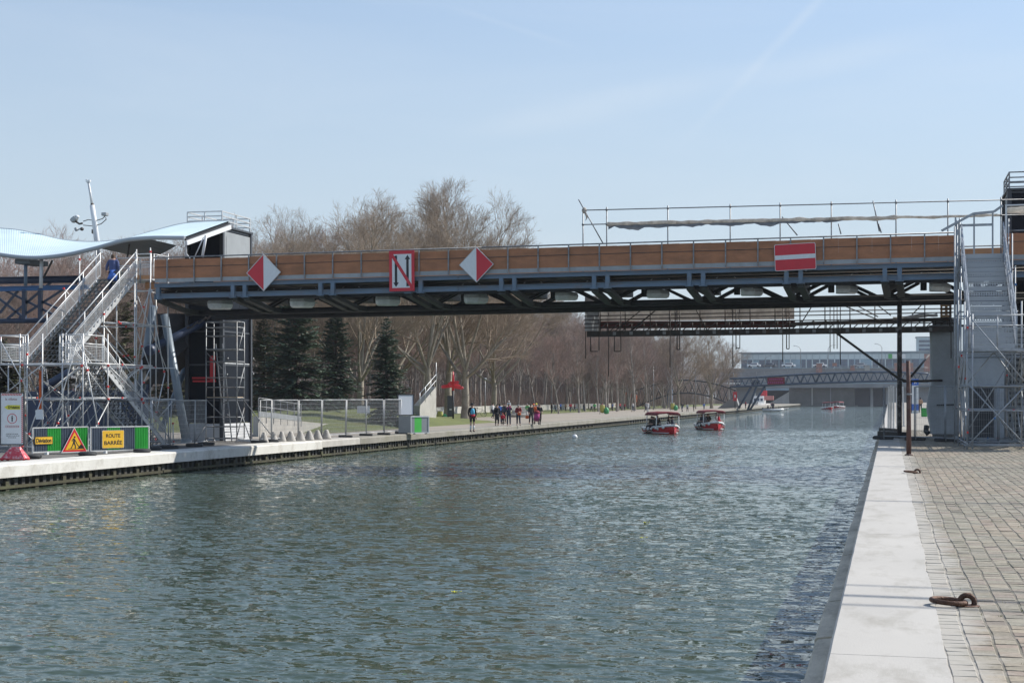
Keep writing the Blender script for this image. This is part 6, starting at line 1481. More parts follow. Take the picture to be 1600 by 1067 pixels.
# concrete stair block with railing
cs = thing('concrete_stair', 'tall pale concrete stair wall with slanting steel railing beyond the fence', 'stair', atD(672, 662, 118))
D = 118; a, b, c, d_ = atD(656, 664, D), atD(681.5, 661, D + 2.6), atD(681.5, 604, D + 2.6), atD(656, 634, D)
for q in (a, b): q.z = ZL
mb = MB(); mb.prism([a, b, c, d_], V((-1.2, 2.2, 0))); mb.build('stair_wall', K['concrete'], cs)
for o in (.5, .95):
    mb = MB(); mb.tube(d_ + up * o, c + up * o, .03, 7); mb.build('handrail', K['galv'], cs)
for f in (0, .33, .66, 1):
    q = d_.lerp(c, f); mb = MB(); mb.tube(q - up * .2, q + up * (1.0 if f < 1 else 1.9), .03, 7); mb.build('railing_post', K['galv'], cs)
# red signpost
p = atZ(708, 661, ZL); D = 123
rp_ = thing('red_signpost', 'red signpost with finger arms pointing all ways on a dark pole', 'signpost', p)
mb = MB(); mb.tube(p, atD(708, 606, D), .07, 10); mb.build('lower_pole', K['black_steel'], rp_)
mb = MB(); mb.path([atD(708, 610, D), atD(708, 590, D), atD(708, 580.5, D)], [.10, .09, .05], 10); mb.build('upper_pole', K['signred'], rp_)
for i, (pa, ya, pb, yb, dy) in enumerate(((691, 604.5, 708, 602.5, -.4), (708, 604, 727, 606.5, -.5), (697, 600.5, 708, 599, .5), (708, 601, 718, 603.5, .4), (703, 598.5, 718, 597, 0), (699, 602.5, 706, 601, -.7))):
    a, b = atD(pa, ya, D), atD(pb, yb, D); e = a if i % 2 == 0 and i < 4 else b; e.y += dy
    dv = (b - a); L = dv.length; x_ = dv.normalized(); M = frame(a, x_, (0, 0, 1)); mb = MB(); left = i in (0, 2, 5); h = .13
    mb.flat(M, [(.0, 0), (.14, -h), (L, -h), (L, h), (.14, h)] if left else [(0, -h), (L - .14, -h), (L, 0), (L - .14, h), (0, h)], -.03, .03); mb.build('finger_arm', K['signred'], rp_)
bp_ = thing('black_panel', 'black upright panel standing just left of the red signpost pole', 'panel', atZ(703, 660, ZL))
q0 = atZ(703, 660, ZL) + fw * 1.5; M = frame(q0, rr_, (0, 0, 1)); mb = MB(); mb.flat(M, [(-.27, .45), (.29, .45), (.29, 2.2), (-.27, 2.2)], -.05, .05); mb.build('board', K['darkpanel'], bp_)
for s in (-.2, .2):
    mb = MB(); mb.flat(M, [(s - .03, 0), (s + .03, 0), (s + .03, .5), (s - .03, .5)], -.03, .03); mb.build('leg', K['darkpanel'], bp_)
mb = MB(); mb.flat(M, [(-.1, 1.0), (.1, 1.0), (.1, 1.12), (-.1, 1.12)], .051, .056); mb.build('panel_print', K['galv'], bp_)
# bag bins
def bin_(px, py, label, s=1.0):
    p = atZ(px, py, ZL); root = thing('bag_bin', label, 'bin', p, 'yellow and green bag bins')
    mb = MB(); mb.lathe(p + V((-.18, 0, .1)) * s, [(.05, 0), (.20 * s, .08), (.24 * s, .5 * s), (.22 * s, .75 * s), (.20 * s, .8 * s)], 12); mb.build('yellow_bag', K['bin_yellow'], root)
    mb = MB(); mb.lathe(p + V((.22, 0, .02)) * s, [(.10, 0), (.24 * s, .06), (.27 * s, .3 * s), (.20 * s, .55 * s), (.06, .66 * s)], 12); mb.build('green_bag', K['bin_green'], root)
    mb = MB(); mb.torus(p + V((-.18, 0, .92 * s)), .24 * s, .025, None, 14, 6); mb.tube(p + V((-.44 * s, .05, 0)), p + V((-.44 * s, .05, 1.0 * s)), .03, 7); mb.build('bag_stand', K['galv_dull'], root)
bin_(691, 659.5, 'yellow and green bag bin between the concrete stair and the black panel'); bin_(944, 647, 'yellow and green bag bin on the lawn edge near the far crowd', 1.25); bin_(1053, 641.5, 'yellow and green bag bin under the trees between the two boats', 1.25)
bin_(605, 668, 'yellow bag bin seen through the wire fence')
# low concrete wall along the wood
lw = thing('low_wall', 'low weathered concrete wall between the lawn and the bare wood', 'wall', (-50.5, 220, ZL))
y = 150
while y < 292:
    mb = MB(); mb.bbox((-50.65, y, ZL - .1), (-50.4, y + 2.94, ZL + .92 + rnd.uniform(-.02, .02))); mb.build('wall_panel', K['concrete'], lw); y += 3
# pale stone table on a slab and a bicycle
p = atZ(813, 651.5, ZL); tb = thing('stone_seat', 'pale round stone plinth with a block seat on the path behind the walkers', 'stone seat', p)
mb = MB(); mb.lathe(p, [(1.15, 0), (1.15, .12), (1.3, .16), (1.3, .34), (1.25, .38)], 26); mb.build('plinth', K['kerb_white'], tb)
mb = MB(); mb.cbox(p + V((.25, 0, .76)), (.95, .8, .76), .06); mb.build('block', K['kerb_white'], tb)
mb = MB(); mb.cbox(p + V((-.62, 0, .55)), (.5, .7, .34), .05); mb.build('low_block', K['concrete'], tb)
def bicycle(p, rz, label, col):
    root = thing('bicycle', label, 'bicycle', p, None, rz)
    def sub(nm, mb, m, par=root): o = mb.build(nm, m); o.parent = par; return o
    for x in (-.52, .52):
        mb = MB(); mb.torus(V((x, 0, .34)), .32, .022, Matrix.Rotation(R(90), 3, 'X'), 20, 6); wv = sub('wheel', mb, K['rubber'])
        mb = MB()
        for i in range(8): a = i * .785; mb.bar(V((x, 0, .34)), V((x + .31 * math.cos(a), 0, .34 + .31 * math.sin(a))), .008, .008, (0, 1, 0))
        o = mb.build('spokes', K['galv']); o.parent = wv
    mb = MB()
    for a, b in (((-.52, .34), (-.12, .86)), ((-.12, .86), (.38, .84)), ((-.06, .34), (.40, .78)), ((-.06, .34), (-.16, .92)), ((-.52, .34), (-.06, .34)), ((.36, .95), (.52, .34))): mb.tube(V((a[0], 0, a[1])), V((b[0], 0, b[1])), .018, 6)
    sub('frame', mb, K[col])
    mb = MB(); mb.path([V((.42, -.26, 1.0)), V((.36, -.12, 1.02)), V((.36, .12, 1.02)), V((.42, .26, 1.0))], .016, 6); sub('handlebar', mb, K['black'])
    mb = MB(); mb.ell(V((-.17, 0, .95)), (.13, .07, .04), 8, 5); sub('saddle', mb, K['black'])
    mb = MB(); mb.torus(V((-.06, 0, .34)), .09, .012, Matrix.Rotation(R(90), 3, 'X'), 12, 5); sub('chainring', mb, K['galv_dull'])
bicycle(atZ(748, 651, ZL), .3, 'dark bicycle lying about the trunk behind the light blue vested man', 'black')
# lamp posts on the lawn
for i, (px, D, h) in enumerate(((1021, 250, 7.5), (1087, 268, 8.0), (758, 178, 4.0))):
    p = ground_at(px, D); root = thing('lamp_post', ['grey lamp post left of the first boat canopy', 'grey lamp post between the two boats', 'thin grey lamp post behind the walkers'][i], 'lamp post', p, 'lamp posts on the lawn')
    mb = MB(); mb.tube(p, p + V((0, 0, h)), .09, 8, 0, .05); mb.build('pole', K['galv_dull'], root)
    mb = MB(); mb.lathe(p + V((0, 0, h)), [(.05, 0), (.2, .1), (.2, .22), (.08, .32)], 10); mb.build('lantern', K['greypanel'], root)
# ------------------------------------------------------------------ people on the left quay
def hh(px, py, top, z=ZL):
    p = atZ(px, py, z); D = (p - V((0, 0, CAMZ))).dot(V((-ST, CT, 0))); return p, (py - top) * D / F
def vest(put, d):
    mb = MB(); a, b = d['pel'], d['nb']; mb.path([a + V((0, 0, .10)), a + V((0, 0, .22)), d['chest'], b - V((0, 0, .05))], [.195, .19, .195, .14], 16, 0, True, True, .74); put('vest', mb.mesh('vest', K['c_sky']))
    mb = MB(); mb.path([a + V((0, 0, -.06)), a + V((0, 0, .10))], [.205, .20], 16, 0, True, True, .78); put('waist_wrap', mb.mesh('waist_wrap', K['c_red']))
p, h = hh(738, 674, 629.5); person('stand', P_STAND, 'c_black', 'c_charcoal', 'c_hair', 'person in light blue vest, dark shorts and white socks at the water edge', p, h, R(35), shorts=True, socks='c_white', hat='c_black', extra=vest)
p, h = hh(776.5, 664.8, 631.5); person('coat', P_STAND, 'c_black', 'c_black', 'c_hair', 'person in long black coat leading the walking group', p, h, R(25), coat='c_black', fat=1.12)
def bagback(col, side=0):
    def f(put, d):
        mb = MB(); c = d['chest'] + V((side * .1, .17, .02)); mb.cbox(c, (.30, .17, .42), .06); put('backpack', mb.mesh('backpack', K[col]))
    return f
def handbag(col, z=.78, x=.27):
    def f(put, d):
        mb = MB(); c = V((x, -.12, z)); mb.cbox(c, (.30, .13, .28), .05); mb.torus(c + V((0, 0, .12)), .11, .012, Matrix.Rotation(R(90), 3, 'X'), 14, 6, 0, 180); put('bag', mb.mesh('bag', K[col]))
    return f
p, h = hh(781, 661.5, 630); person('stand', P_STAND, 'c_navy', 'c_jean', 'c_hair', 'person with bright blue backpack half hidden behind the black coat', p, h, R(190), extra=bagback('c_blue'))
p, h = hh(770, 653, 629.5); person('walk', P_WALK, 'c_white', 'c_navy', 'c_hair', 'person in white and light blue top walking far behind the group', p, h, R(60))
p, h = hh(785.5, 664.8, 645.3); person('child', P_CHILD, 'c_red', 'c_black', 'c_hair2', 'small child in a puffy red jacket between the adults', p, h, R(10), fat=1.25, hat='c_red')
p, h = hh(795, 665.4, 630.5); person('holdup', P_HOLDUP, 'c_navy', 'c_navy', 'c_hair', 'person in navy carrying a small child on the shoulders', p, h, R(5)); q = p.copy(); hh_ = h
rs_ = person('shoulder', P_SHOULDER, 'c_white', 'c_pink', 'c_hair2', 'toddler in white riding on the shoulders of the navy dressed adult', q + V((0, .06, h * .835)), h * .56, R(5), hat='c_white', hem=0)
p, h = hh(788, 661, 629); person('stand', P_STAND, 'c_navy', 'c_black', 'c_hair', 'person in dark navy standing right behind the red jacketed child', p, h, R(-30))
p, h = hh(810, 664.7, 631.5); person('bag', P_BAG, 'c_burg', 'c_navy', 'c_greyhair', 'person in burgundy jacket holding an orange and pink bag in front', p, h, R(20), extra=handbag('c_orange', .98, .05))
p, h = hh(824, 654, 630); person('scarf', P_PHONE, 'c_green', 'c_light', 'c_greyhair', 'person in a green and white top behind the round stone seat', p, h, R(0))
p, h = hh(829.5, 662.6, 631); person('walk2', P_WALK2, 'c_charcoal', 'c_black', 'c_hair', 'person in dark coat walking with an orange carrier bag', p, h, R(20), extra=handbag('c_orange', .62, -.34))
p, h = hh(834, 661, 630.5); person('stand', P_STAND, 'c_orange', 'c_jean', 'c_hair2', 'person in an orange hood among the pushchair group', p, h, R(-10), hat='c_orange')
p, h = hh(838, 660.5, 629.8); person('stand', P_STAND, 'c_grey', 'c_black', 'c_hair', 'person with a bright yellow hat in the pushchair group', p, h, R(10), hat='c_yellow')
p, h = hh(843, 662.8, 631); person('push', P_PUSH, 'c_black', 'c_charcoal', 'c_hair2', 'person in black pushing the pink pushchair', p, h, R(25))
ps = thing('pushchair', 'small pink pushchair with dark wheels at the right of the walking group', 'pushchair', p + V((-.1, -.55, 0)))
b = p + V((-.1, -.6, 0))
mb = MB(); mb.path([b + V((0, .18, .30)), b + V((0, .1, .52)), b + V((0, .22, .92))], [.20, .24, .18], 10); mb.build('seat', K['c_pink'], ps)
mb = MB(); mb.ell(b + V((0, .16, .88)), (.25, .28, .20), 10, 5, 0, None, 0, 1); mb.build('hood', K['c_burg'], ps)
for x in (-.22, .22):
    mb = MB(); mb.path([b + V((x, -.25, .12)), b + V((x, .1, .55)), b + V((x, .42, 1.02))], .018, 6); mb.tube(b + V((x, .3, .12)), b + V((x, .0, .55)), .018, 6); mb.build('frame_tube', K['black'], ps)
    for y in (-.25, .3):
        mb = MB(); mb.torus(b + V((x, y, .11)), .09, .025, Matrix.Rotation(R(90), 3, 'Y'), 14, 6); mb.build('wheel', K['rubber'], ps)
# the far crowd on the lawn
rs = random.Random(41)
vari = []
tops = ('c_black', 'c_navy', 'c_red', 'c_grey', 'c_white', 'c_burg', 'c_blue', 'c_green', 'c_light', 'c_tan')
far = [(862, 646, 629), (868, 645, 629.5), (876, 643.5, 629), (884, 643, 630), (891, 644, 629), (898, 643, 630), (905, 643.5, 629.5), (912, 643, 630), (924, 643, 628.5), (929, 643.5, 629), (941, 643, 629), (950, 642.5, 630), (957, 642, 629.5), (963, 641.5, 629), (969, 641, 629), (976, 641, 629.5), (989, 643, 628), (1009, 643.5, 627.5), (1012, 645.5, 627), (1066, 643, 628), (1074, 643.5, 630), (1084, 642.5, 628.5), (1100, 640, 629), (1157, 638, 627), (1165, 638, 626.5), (1205, 636.5, 629)]
desc = {'c_black': 'black', 'c_navy': 'navy', 'c_red': 'red', 'c_grey': 'grey', 'c_white': 'white', 'c_burg': 'burgundy', 'c_blue': 'blue', 'c_green': 'green', 'c_light': 'light grey', 'c_tan': 'tan'}
where = lambda px: 'far on the lawn before the wood' if px < 940 else 'far off beside the trees left of the boats' if px < 1000 else 'walking on the quay above the left red boat' if px < 1030 else 'on the quay between the two red boats' if px < 1110 else 'standing under the far footbridge'
for i, (px, py, top) in enumerate(far):
    p, h = hh(px, py, top); tcol = {941: 'c_red', 1012: 'c_light', 989: 'c_light', 1009: 'c_grey', 1066: 'c_black', 1084: 'c_black', 1157: 'c_light', 1165: 'c_red', 1074: 'c_light'}.get(px, tops[(i * 3) % len(tops)])
    key, d = (('stand', P_STAND), ('walk', P_WALK), ('walk2', P_WALK2))[i % 3]
    person(key, d, tcol, ('c_black', 'c_jean', 'c_navy')[i % 3] if px != 1012 else 'c_light', ('c_hair', 'c_hair2')[i % 2], ('small figure in %s top, number' % desc[tcol]).replace(', number', ' ') + where(px) + (' leftmost' if i == 0 else ''), p, min(1.85, h), rs.uniform(0, 6.28), group='people far along the left bank', fingers=False)
p, h = hh(1438, 644.5, 620.5, 0); person('walk2', P_WALK2, 'c_tan', 'c_black', 'c_hair', 'person in a tan coat walking away along the right quay', p, h, R(185))
p, h = hh(1424.5, 643, 620, 0); person('stand', P_STAND, 'c_light', 'c_navy', 'c_hair2', 'person in pale blue grey behind the rusty pole on the right quay', p, h, R(180))
# ------------------------------------------------------------------ boats
def lofted(sections, m, name, parent, cap=True):
    n = len(sections[0]); mb = MB(); vs = [a for s in sections for a in s]
    mb.add(vs, [(i * n + j, (i + 1) * n + j, (i + 1) * n + j + 1, i * n + j + 1) for i in range(len(sections) - 1) for j in range(n - 1)], 0, True)
    if cap: mb.add(sections[0], [tuple(range(n))]); 
    o = mb.build(name, m); o.parent = parent; return o
def red_boat(loc, rz, label, s=1.0, detail=True, group='red hire boats on the canal'):
    # bow along -Y, floating with the waterline at z = 0
    root = thing('hire_boat', label, 'boat', loc, group, rz); root.scale = (s, s, s)
    L = 4.7; N_ = 12; secs = []; gun = []
    for i in range(N_ + 1):
        t = i / N_; y = L / 2 - L * t; wd = 1.0 * (1 if t < .45 else max(.02, (1 - ((t - .45) / .55) ** 2.3))); sh = .42 + .26 * t * t; keel = -.22 + (.18 * max(0, t - .7) / .3)
        secs.append([V((-wd, y, sh)), V((-wd * .97, y, sh * .55)), V((-wd * .80, y, -.02)), V((-wd * .35, y, keel)), V((0, y, keel - .02)), V((wd * .35, y, keel)), V((wd * .80, y, -.02)), V((wd * .97, y, sh * .55)), V((wd, y, sh))]); gun.append((wd, y, sh))
    lofted(secs, K['boatred'], 'hull', root)
    def sub(nm, mb, m, par=root): o = mb.build(nm, m); o.parent = par; return o
    path = [V((w_, y, z + .02)) for w_, y, z in gun] ; path = [V((-a.x, a.y, a.z)) for a in path] + path[::-1]
    mb = MB(); mb.path(path, .085, 8); sub('gunwale', mb, K['gel'])
    mb = MB(); vs = [];
    for w_, y, z in gun: vs += [V((-w_ * .95, y, z - .16)), V((w_ * .95, y, z - .16))]
    mb.add(vs, [(2 * i, 2 * i + 1, 2 * i + 3, 2 * i + 2) for i in range(N_)]); sub('deck', mb, K['gel'])
    mb = MB(); lst = []
    for sx in (-1, 1):
        mb = MB(); mb.path([V((sx * (w_ * .985), y, .10)) for w_, y, z in gun[:-1]], .035, 6); sub('waterline_stripe', mb, K['gel'])
    for sx in (-1, 1):
        for t in (2, 4, 6, 8, 10):
            w_, y, z = gun[t]; mb = MB(); mb.ell(V((sx * (w_ + .06), y, z - .09)), (.10, .22, .11), 9, 6); sub('fender', mb, K['gel'])
    # canopy on four posts
    zc = 1.62
    for sx in (-1, 1):
        for y in (-.9, 1.35):
            mb = MB(); mb.tube(V((sx * .96, y, .48)), V((sx * .90, y, zc)), .035, 7); sub('canopy_post', mb, K['gel'])
    mb = MB(); prof = [(-1.0, zc - .14), (-.97, zc - .02), (-.80, zc + .08), (0, zc + .14), (.80, zc + .08), (.97, zc - .02), (1.0, zc - .14)]; ys = (-1.15, -1.0, .2, 1.5, 1.65); vs = []
    for y in ys:
        e = .06 if abs(y - .25) > 1.3 else 0
        vs += [V((x, y, z - e)) for x, z in prof]
    k7 = 7; mb.add(vs, [(i * k7 + j, i * k7 + j + 1, (i + 1) * k7 + j + 1, (i + 1) * k7 + j) for i in range(4) for j in range(6)], 0, True); mb.add([v - V((0, 0, .04)) for v in vs], [(i * k7 + j, (i + 1) * k7 + j, (i + 1) * k7 + j + 1, i * k7 + j + 1) for i in range(4) for j in range(6)], 0, True)
    mb.add([v for y in (0,) for v in vs[:7]] + [v - V((0, 0, .10)) for v in vs[:7]], [(j, j + 7, j + 8, j + 1) for j in range(6)]); sub('canopy', mb, K['bimini'])
    mb = MB(); mb.cbox(V((0, L / 2 + .14, .42)), (.30, .30, .46), .08); mb.bbox(V((-.07, L / 2 + .05, -.3)), V((.07, L / 2 + .18, .2))); sub('outboard_motor', mb, K['black'])
    for sx in (-1, 1):
        mb = MB(); mb.cbox(V((sx * .66, .3, .42)), (.42, 2.6, .26), .04); sub('bench', mb, K['gel'])
    mb = MB(); mb.cbox(V((.1, -.75, .52)), (.42, .34, .5), .05); mb.torus(V((.1, -.52, .84)), .14, .018, Matrix.Rotation(R(60), 3, 'X'), 16, 6); sub('helm_console', mb, K['gel'])
    if detail:
        for sx in (-1, 1):
            a = V((sx * 1.003, .2, .27)); M = frame(a, V((0, -sx * -1.0, 0)) if sx > 0 else V((0, -1.0, 0)), (0, 0, 1)); M.translation += V((sx * .012, 0, 0))
            text_l = MB(); 
            mb = MB(); mb.flat(M, ccw([(-.95, -.05), (-.85, .10), (-.78, .02), (-.66, .10), (-.60, -.06), (-.78, -.11)]), 0, .008); sub('white_emblem', mb, K['gel'])
            for (st_, ww, xx, zz) in (('marin', .34, -.18, .06), ("d'eau douce", .80, .05, -.06)):
                cu = text_part('lettering', st_, K['gel'], LET, M @ Matrix.Translation((xx, zz, .006)), .1, ww, .002); cu.parent = root
    return root
LET = bpy.data.objects.new('lettering_anchor', None)
def wheading(px):   # heading straight at the camera, as a rotation of a thing whose front is -Y
    d = ray(px, HY); return math.atan2(-d.x, d.y)
def crew(boat, loc, rz, lst):
    Rz = Matrix.Rotation(rz, 3, 'Z')
    for (x, y, z, pose_, top, hair, a, lab) in lst:
        q = V(loc) + Rz @ V((x, y, z)); person('sit' if pose_ is P_SIT else 'sitlean', pose_, top, 'c_black', hair, lab, q, 1.72, rz + a)
p1 = atZ(1037, 677.5, ZW); r1 = wheading(1037) + R(20)
red_boat(p1, r1, 'left red and white hire boat with a dark red canopy')
crew(None, p1, r1, [(-.66, .9, .50, P_SIT, 'c_black', 'c_hair', R(-70), 'passenger in black at the stern corner of the left boat'), (-.66, .1, .50, P_SITLEAN, 'c_charcoal', 'c_hair2', R(-90), 'passenger leaning forward on the left boat in charcoal'), (-.1, 1.2, .52, P_SIT, 'c_black', 'c_hair2', R(10), 'passenger in black sitting at the back middle of the left boat'), (.66, .7, .50, P_SIT, 'c_black', 'c_hair', R(80), 'passenger in black on the right bench of the left boat'), (.66, -.1, .50, P_SIT, 'c_navy', 'c_hair', R(75), 'passenger in navy near the bow of the left boat')])
p2 = atZ(1111.5, 671.2, ZW); r2 = wheading(1111) + R(14)
red_boat(p2, r2, 'right red and white hire boat with a dark red canopy')
crew(None, p2, r2, [(-.66, .8, .50, P_SIT, 'c_navy', 'c_hair', R(-75), 'passenger in navy with long dark hair on the right boat'), (-.62, -.1, .50, P_SITLEAN, 'c_grey', 'c_hair', R(-60), 'passenger in grey facing front on the right boat'), (.0, 1.2, .52, P_SIT, 'c_black', 'c_hair2', R(0), 'passenger in black in the middle of the right boat'), (.66, .8, .50, P_SIT, 'c_light', 'c_greyhair', R(70), 'passenger with grey hair and pale top on the right boat'), (.66, .0, .50, P_SIT, 'c_red', 'c_greyhair', R(80), 'passenger in a red jacket at the right side of the right boat')])
red_boat(atZ(1294, 640, ZW), wheading(1294) + R(16), 'distant red hire boat on the left of the far pair', 1.0, False, 'distant hire boats'); red_boat(atZ(1309, 637.8, ZW), wheading(1309) - R(24), 'distant red hire boat just right and behind its twin', 1.0, False, 'distant hire boats')
# inflatable dinghy
p = atZ(1207, 643, ZW); dg = thing('dinghy', 'grey white inflatable dinghy moored beyond the red boats', 'dinghy', p)
pts = [V((-1.9, .72, .28)), V((.8, .72, .28)), V((1.6, .5, .36)), V((2.0, 0, .46)), V((1.6, -.5, .36)), V((.8, -.72, .28)), V((-1.9, -.72, .28))]
mb = MB(); mb.path([p + a for a in pts], .24, 10); mb.build('tube', K['gel'], dg)
mb = MB(); mb.bbox(p + V((-1.8, -.6, .05)), p + V((1.5, .6, .14))); mb.build('floor', K['greypanel'], dg)
mb = MB(); mb.cbox(p + V((-1.9, 0, .5)), (.3, .3, .6), .06); mb.build('outboard_motor', K['black'], dg)
q = p + V((-.9, 0, .42)); person('sit', P_SIT, 'c_black', 'c_black', 'c_hair', 'person in black sitting at the back of the grey dinghy', q, 1.75, R(60)); person('stand', P_STAND, 'c_navy', 'c_navy', 'c_hair', 'person in navy standing in the grey dinghy', p + V((.1, 0, .14)), 1.72, R(0))
# buoy and leaves
p = atZ(898, 685, ZW); by = thing('buoy', 'round white mooring buoy floating in the canal', 'buoy', p)
mb = MB(); mb.ell(p + V((0, 0, .10)), (.20, .20, .19), 14, 9); mb.build('float', K['gel'], by)
mb = MB(); mb.torus(p + V((0, 0, .31)), .05, .012, Matrix.Rotation(R(90), 3, 'X'), 12, 6); mb.build('ring', K['galv'], by)
for i, (px, py) in enumerate(((710, 926), (1008, 817), (1003, 841))):
    p = atZ(px, py, ZW); mb = MB(); vs = [p + V((.036 * math.cos(a) * (1 + .35 * (k % 2)), .036 * math.sin(a) * (1 + .35 * (k % 2)), .012 + .018 * (k % 2))) for k, a in enumerate([j * 2 * math.pi / 10 for j in range(10)])]; mb.prism(vs, (0, 0, .004)); mb.tube(p + V((.05, 0, .015)), p + V((.11, .02, .03)), .004, 5)
    tag(mb.build('floating_leaf', K['lime'], None, p), ['yellow leaf floating nearest in the lower middle of the canal', 'yellow leaf floating farthest out towards the bridge', 'yellow leaf floating just below the farthest one'][i], 'leaf', 'yellow leaves on the water')
# ------------------------------------------------------------------ far footbridge, houseboat, road bridge and city
fbz = 280
ft = thing('arched_footbridge', 'distant blue grey arched truss footbridge crossing the canal', 'bridge', atY(1290, 600, fbz))
def Q(px, py, Y=fbz): return atY(px, py, Y)
topc = curve([(1140, 591.5), (1165, 590.5), (1260, 584.5), (1340, 581.5), (1400, 581.5), (1460, 584)]); botc = curve([(1140, 604.5), (1165, 603.5), (1260, 599), (1340, 596.5), (1400, 595), (1460, 597)])
K['farblue'] = mat('far_bridge_blue', (.07, .105, .16), .5, 0, .15, .5)
for dy in (0, 3.2):
    for f, r_, nm in ((topc, .16, 'top_chord'), (botc, .17, 'bottom_chord')):
        mb = MB(); mb.path([Q(1140 + 10 * i, f(1140 + 10 * i)) + V((0, dy, 0)) for i in range(32)], r_, 7); mb.build(nm, K['farblue'], ft)
    for i in range(26):
        a = 1146 + i * 12.2; b = a + 6.1; c = a + 12.2
        if dy == 0 or i % 2 == 0:
            mb = MB(); mb.tube(Q(a, topc(a)) + V((0, dy, 0)), Q(b, botc(b)) + V((0, dy, 0)), .085, 6); mb.tube(Q(b, botc(b)) + V((0, dy, 0)), Q(min(c, 1458), topc(min(c, 1458))) + V((0, dy, 0)), .085, 6); mb.build('truss_diagonal', K['farblue'], ft)
mb = MB(); vs = []
for i in range(32): q = Q(1140 + 10 * i, topc(1140 + 10 * i) - 1); vs += [q, q + V((0, 3.2, 0)), q - V((0, 0, .14)), q + V((0, 3.2, -.14))]
mb.add(vs, [(4 * i, 4 * i + 4, 4 * i + 5, 4 * i + 1) for i in range(31)] + [(4 * i + 2, 4 * i + 3, 4 * i + 7, 4 * i + 6) for i in range(31)] + [(4 * i, 4 * i + 2, 4 * i + 6, 4 * i + 4) for i in range(31)]); mb.build('deck', K['farblue'], ft)
mb = MB(); mb.path([Q(1140 + 10 * i, topc(1140 + 10 * i) - 9) for i in range(32)], .045, 5); mb.build('handrail', K['galv_dull'], ft)
for i in range(26): a = 1146 + i * 12; mb = MB(); mb.tube(Q(a, topc(a)), Q(a, topc(a) - 9), .04, 5); mb.build('rail_post', K['galv_dull'], ft)
for a, b in (((1180, 594), (1153, 639)), ((1186, 594), (1168, 641)), ((1196, 602), (1172, 640))):
    mb = MB(); mb.tube(Q(*a, fbz + .5), Q(*b, fbz + .5), .20, 8); mb.build('raking_leg', K['farblue'], ft)
for x0, x1, lab in ((1199, 1226, None),):
    bn = thing('red_banner', 'dark red lettered banner hung in the far footbridge truss', 'banner', Q(1212, 594, fbz - .3))
    mb = MB(); mb.prism([Q(x0, 601, fbz - .3), Q(x1, 600, fbz - .3), Q(x1, 589, fbz - .3), Q(x0, 590, fbz - .3)], (0, .05, 0)); mb.build('cloth', K['c_burg'], bn)
    for yy, ww in ((592.5, 20), (597.5, 24)):
        x = 1213 - ww / 2
        while x < 1213 + ww / 2: q = Q(x, yy, fbz - .33); mb = MB(); mb.box(q, (.20, .02, .30)); mb.build('banner_mark', K['c_pink'], bn); x += 3.1
# left approach of that bridge, behind the trees
fa = thing('footbridge_approach', 'dark curved lattice approach of the far footbridge seen through bare trees', 'bridge', Q(1080, 625, 300))
arc = lambda x: 611 - 17 * math.sin(math.pi * (x - 990) / 165) if x < 1155 else 611
low = lambda x: 640 - 26 * math.sin(math.pi * (x - 985) / 175)
for f in (arc, low):
    mb = MB(); mb.path([Q(990 + 8 * i, f(990 + 8 * i), 300) for i in range(21)], .14, 7); mb.build('chord', K['black_steel'], fa)
for i in range(15):
    a = 993 + i * 10.5; mb = MB(); mb.tube(Q(a, arc(a), 300), Q(a + 9, low(a + 9), 300), .07, 6); mb.tube(Q(a + 9, arc(a + 9), 300), Q(a, low(a), 300), .06, 6); mb.build('lattice_bar', K['black_steel'], fa)
mb = MB(); mb.bbox(Q(1042, 640, 300), Q(1051, 600, 302)); mb.build('pylon', K['farblue'], fa)
mb = MB(); mb.prism([Q(1120, 638.5, 285), Q(1155, 636.5, 285), Q(1150, 622, 285), Q(1140, 624, 285)], (0, 2.5, 0)); mb.build('abutment', K['deckconc'], fa)
of = thing('orange_pavilion', 'small orange fronted kiosk among the bare trees', 'kiosk', ground_at(981, 330))
mb = MB(); c = ground_at(981, 330); mb.bbox(c + V((-1.4, 0, 0)), c + V((1.5, 3, 3.1))); mb.build('wall', K['c_orange'], of)
mb = MB(); mb.bbox(c + V((-1.7, -.3, 3.11)), c + V((1.8, 3.3, 3.35))); mb.build('roof', K['darkpanel'], of)
mb = MB(); mb.bbox(c + V((-.4, -.02, 0)), c + V((.5, .0, 2.1))); mb.build('door', K['c_brown'], of)
# lifebuoy post in red at the footbridge foot
p = ground_at(1148.5, 270); rpn = thing('red_board', 'red upright marker board at the foot of the far footbridge', 'board', p)
mb = MB(); mb.bbox(p + V((-.33, -.05, 1.4)), p + V((.33, .05, 3.0))); mb.build('board', K['signred'], rpn); mb = MB(); mb.bbox(p + V((-.08, 0, 0)), p + V((.08, .1, 1.4))); mb.build('post', K['black_steel'], rpn); mb = MB(); mb.ell(p + V((0, -.07, 2.2)), (.14, .03, .3), 8, 5); mb.build('white_symbol', K['gel'], rpn)
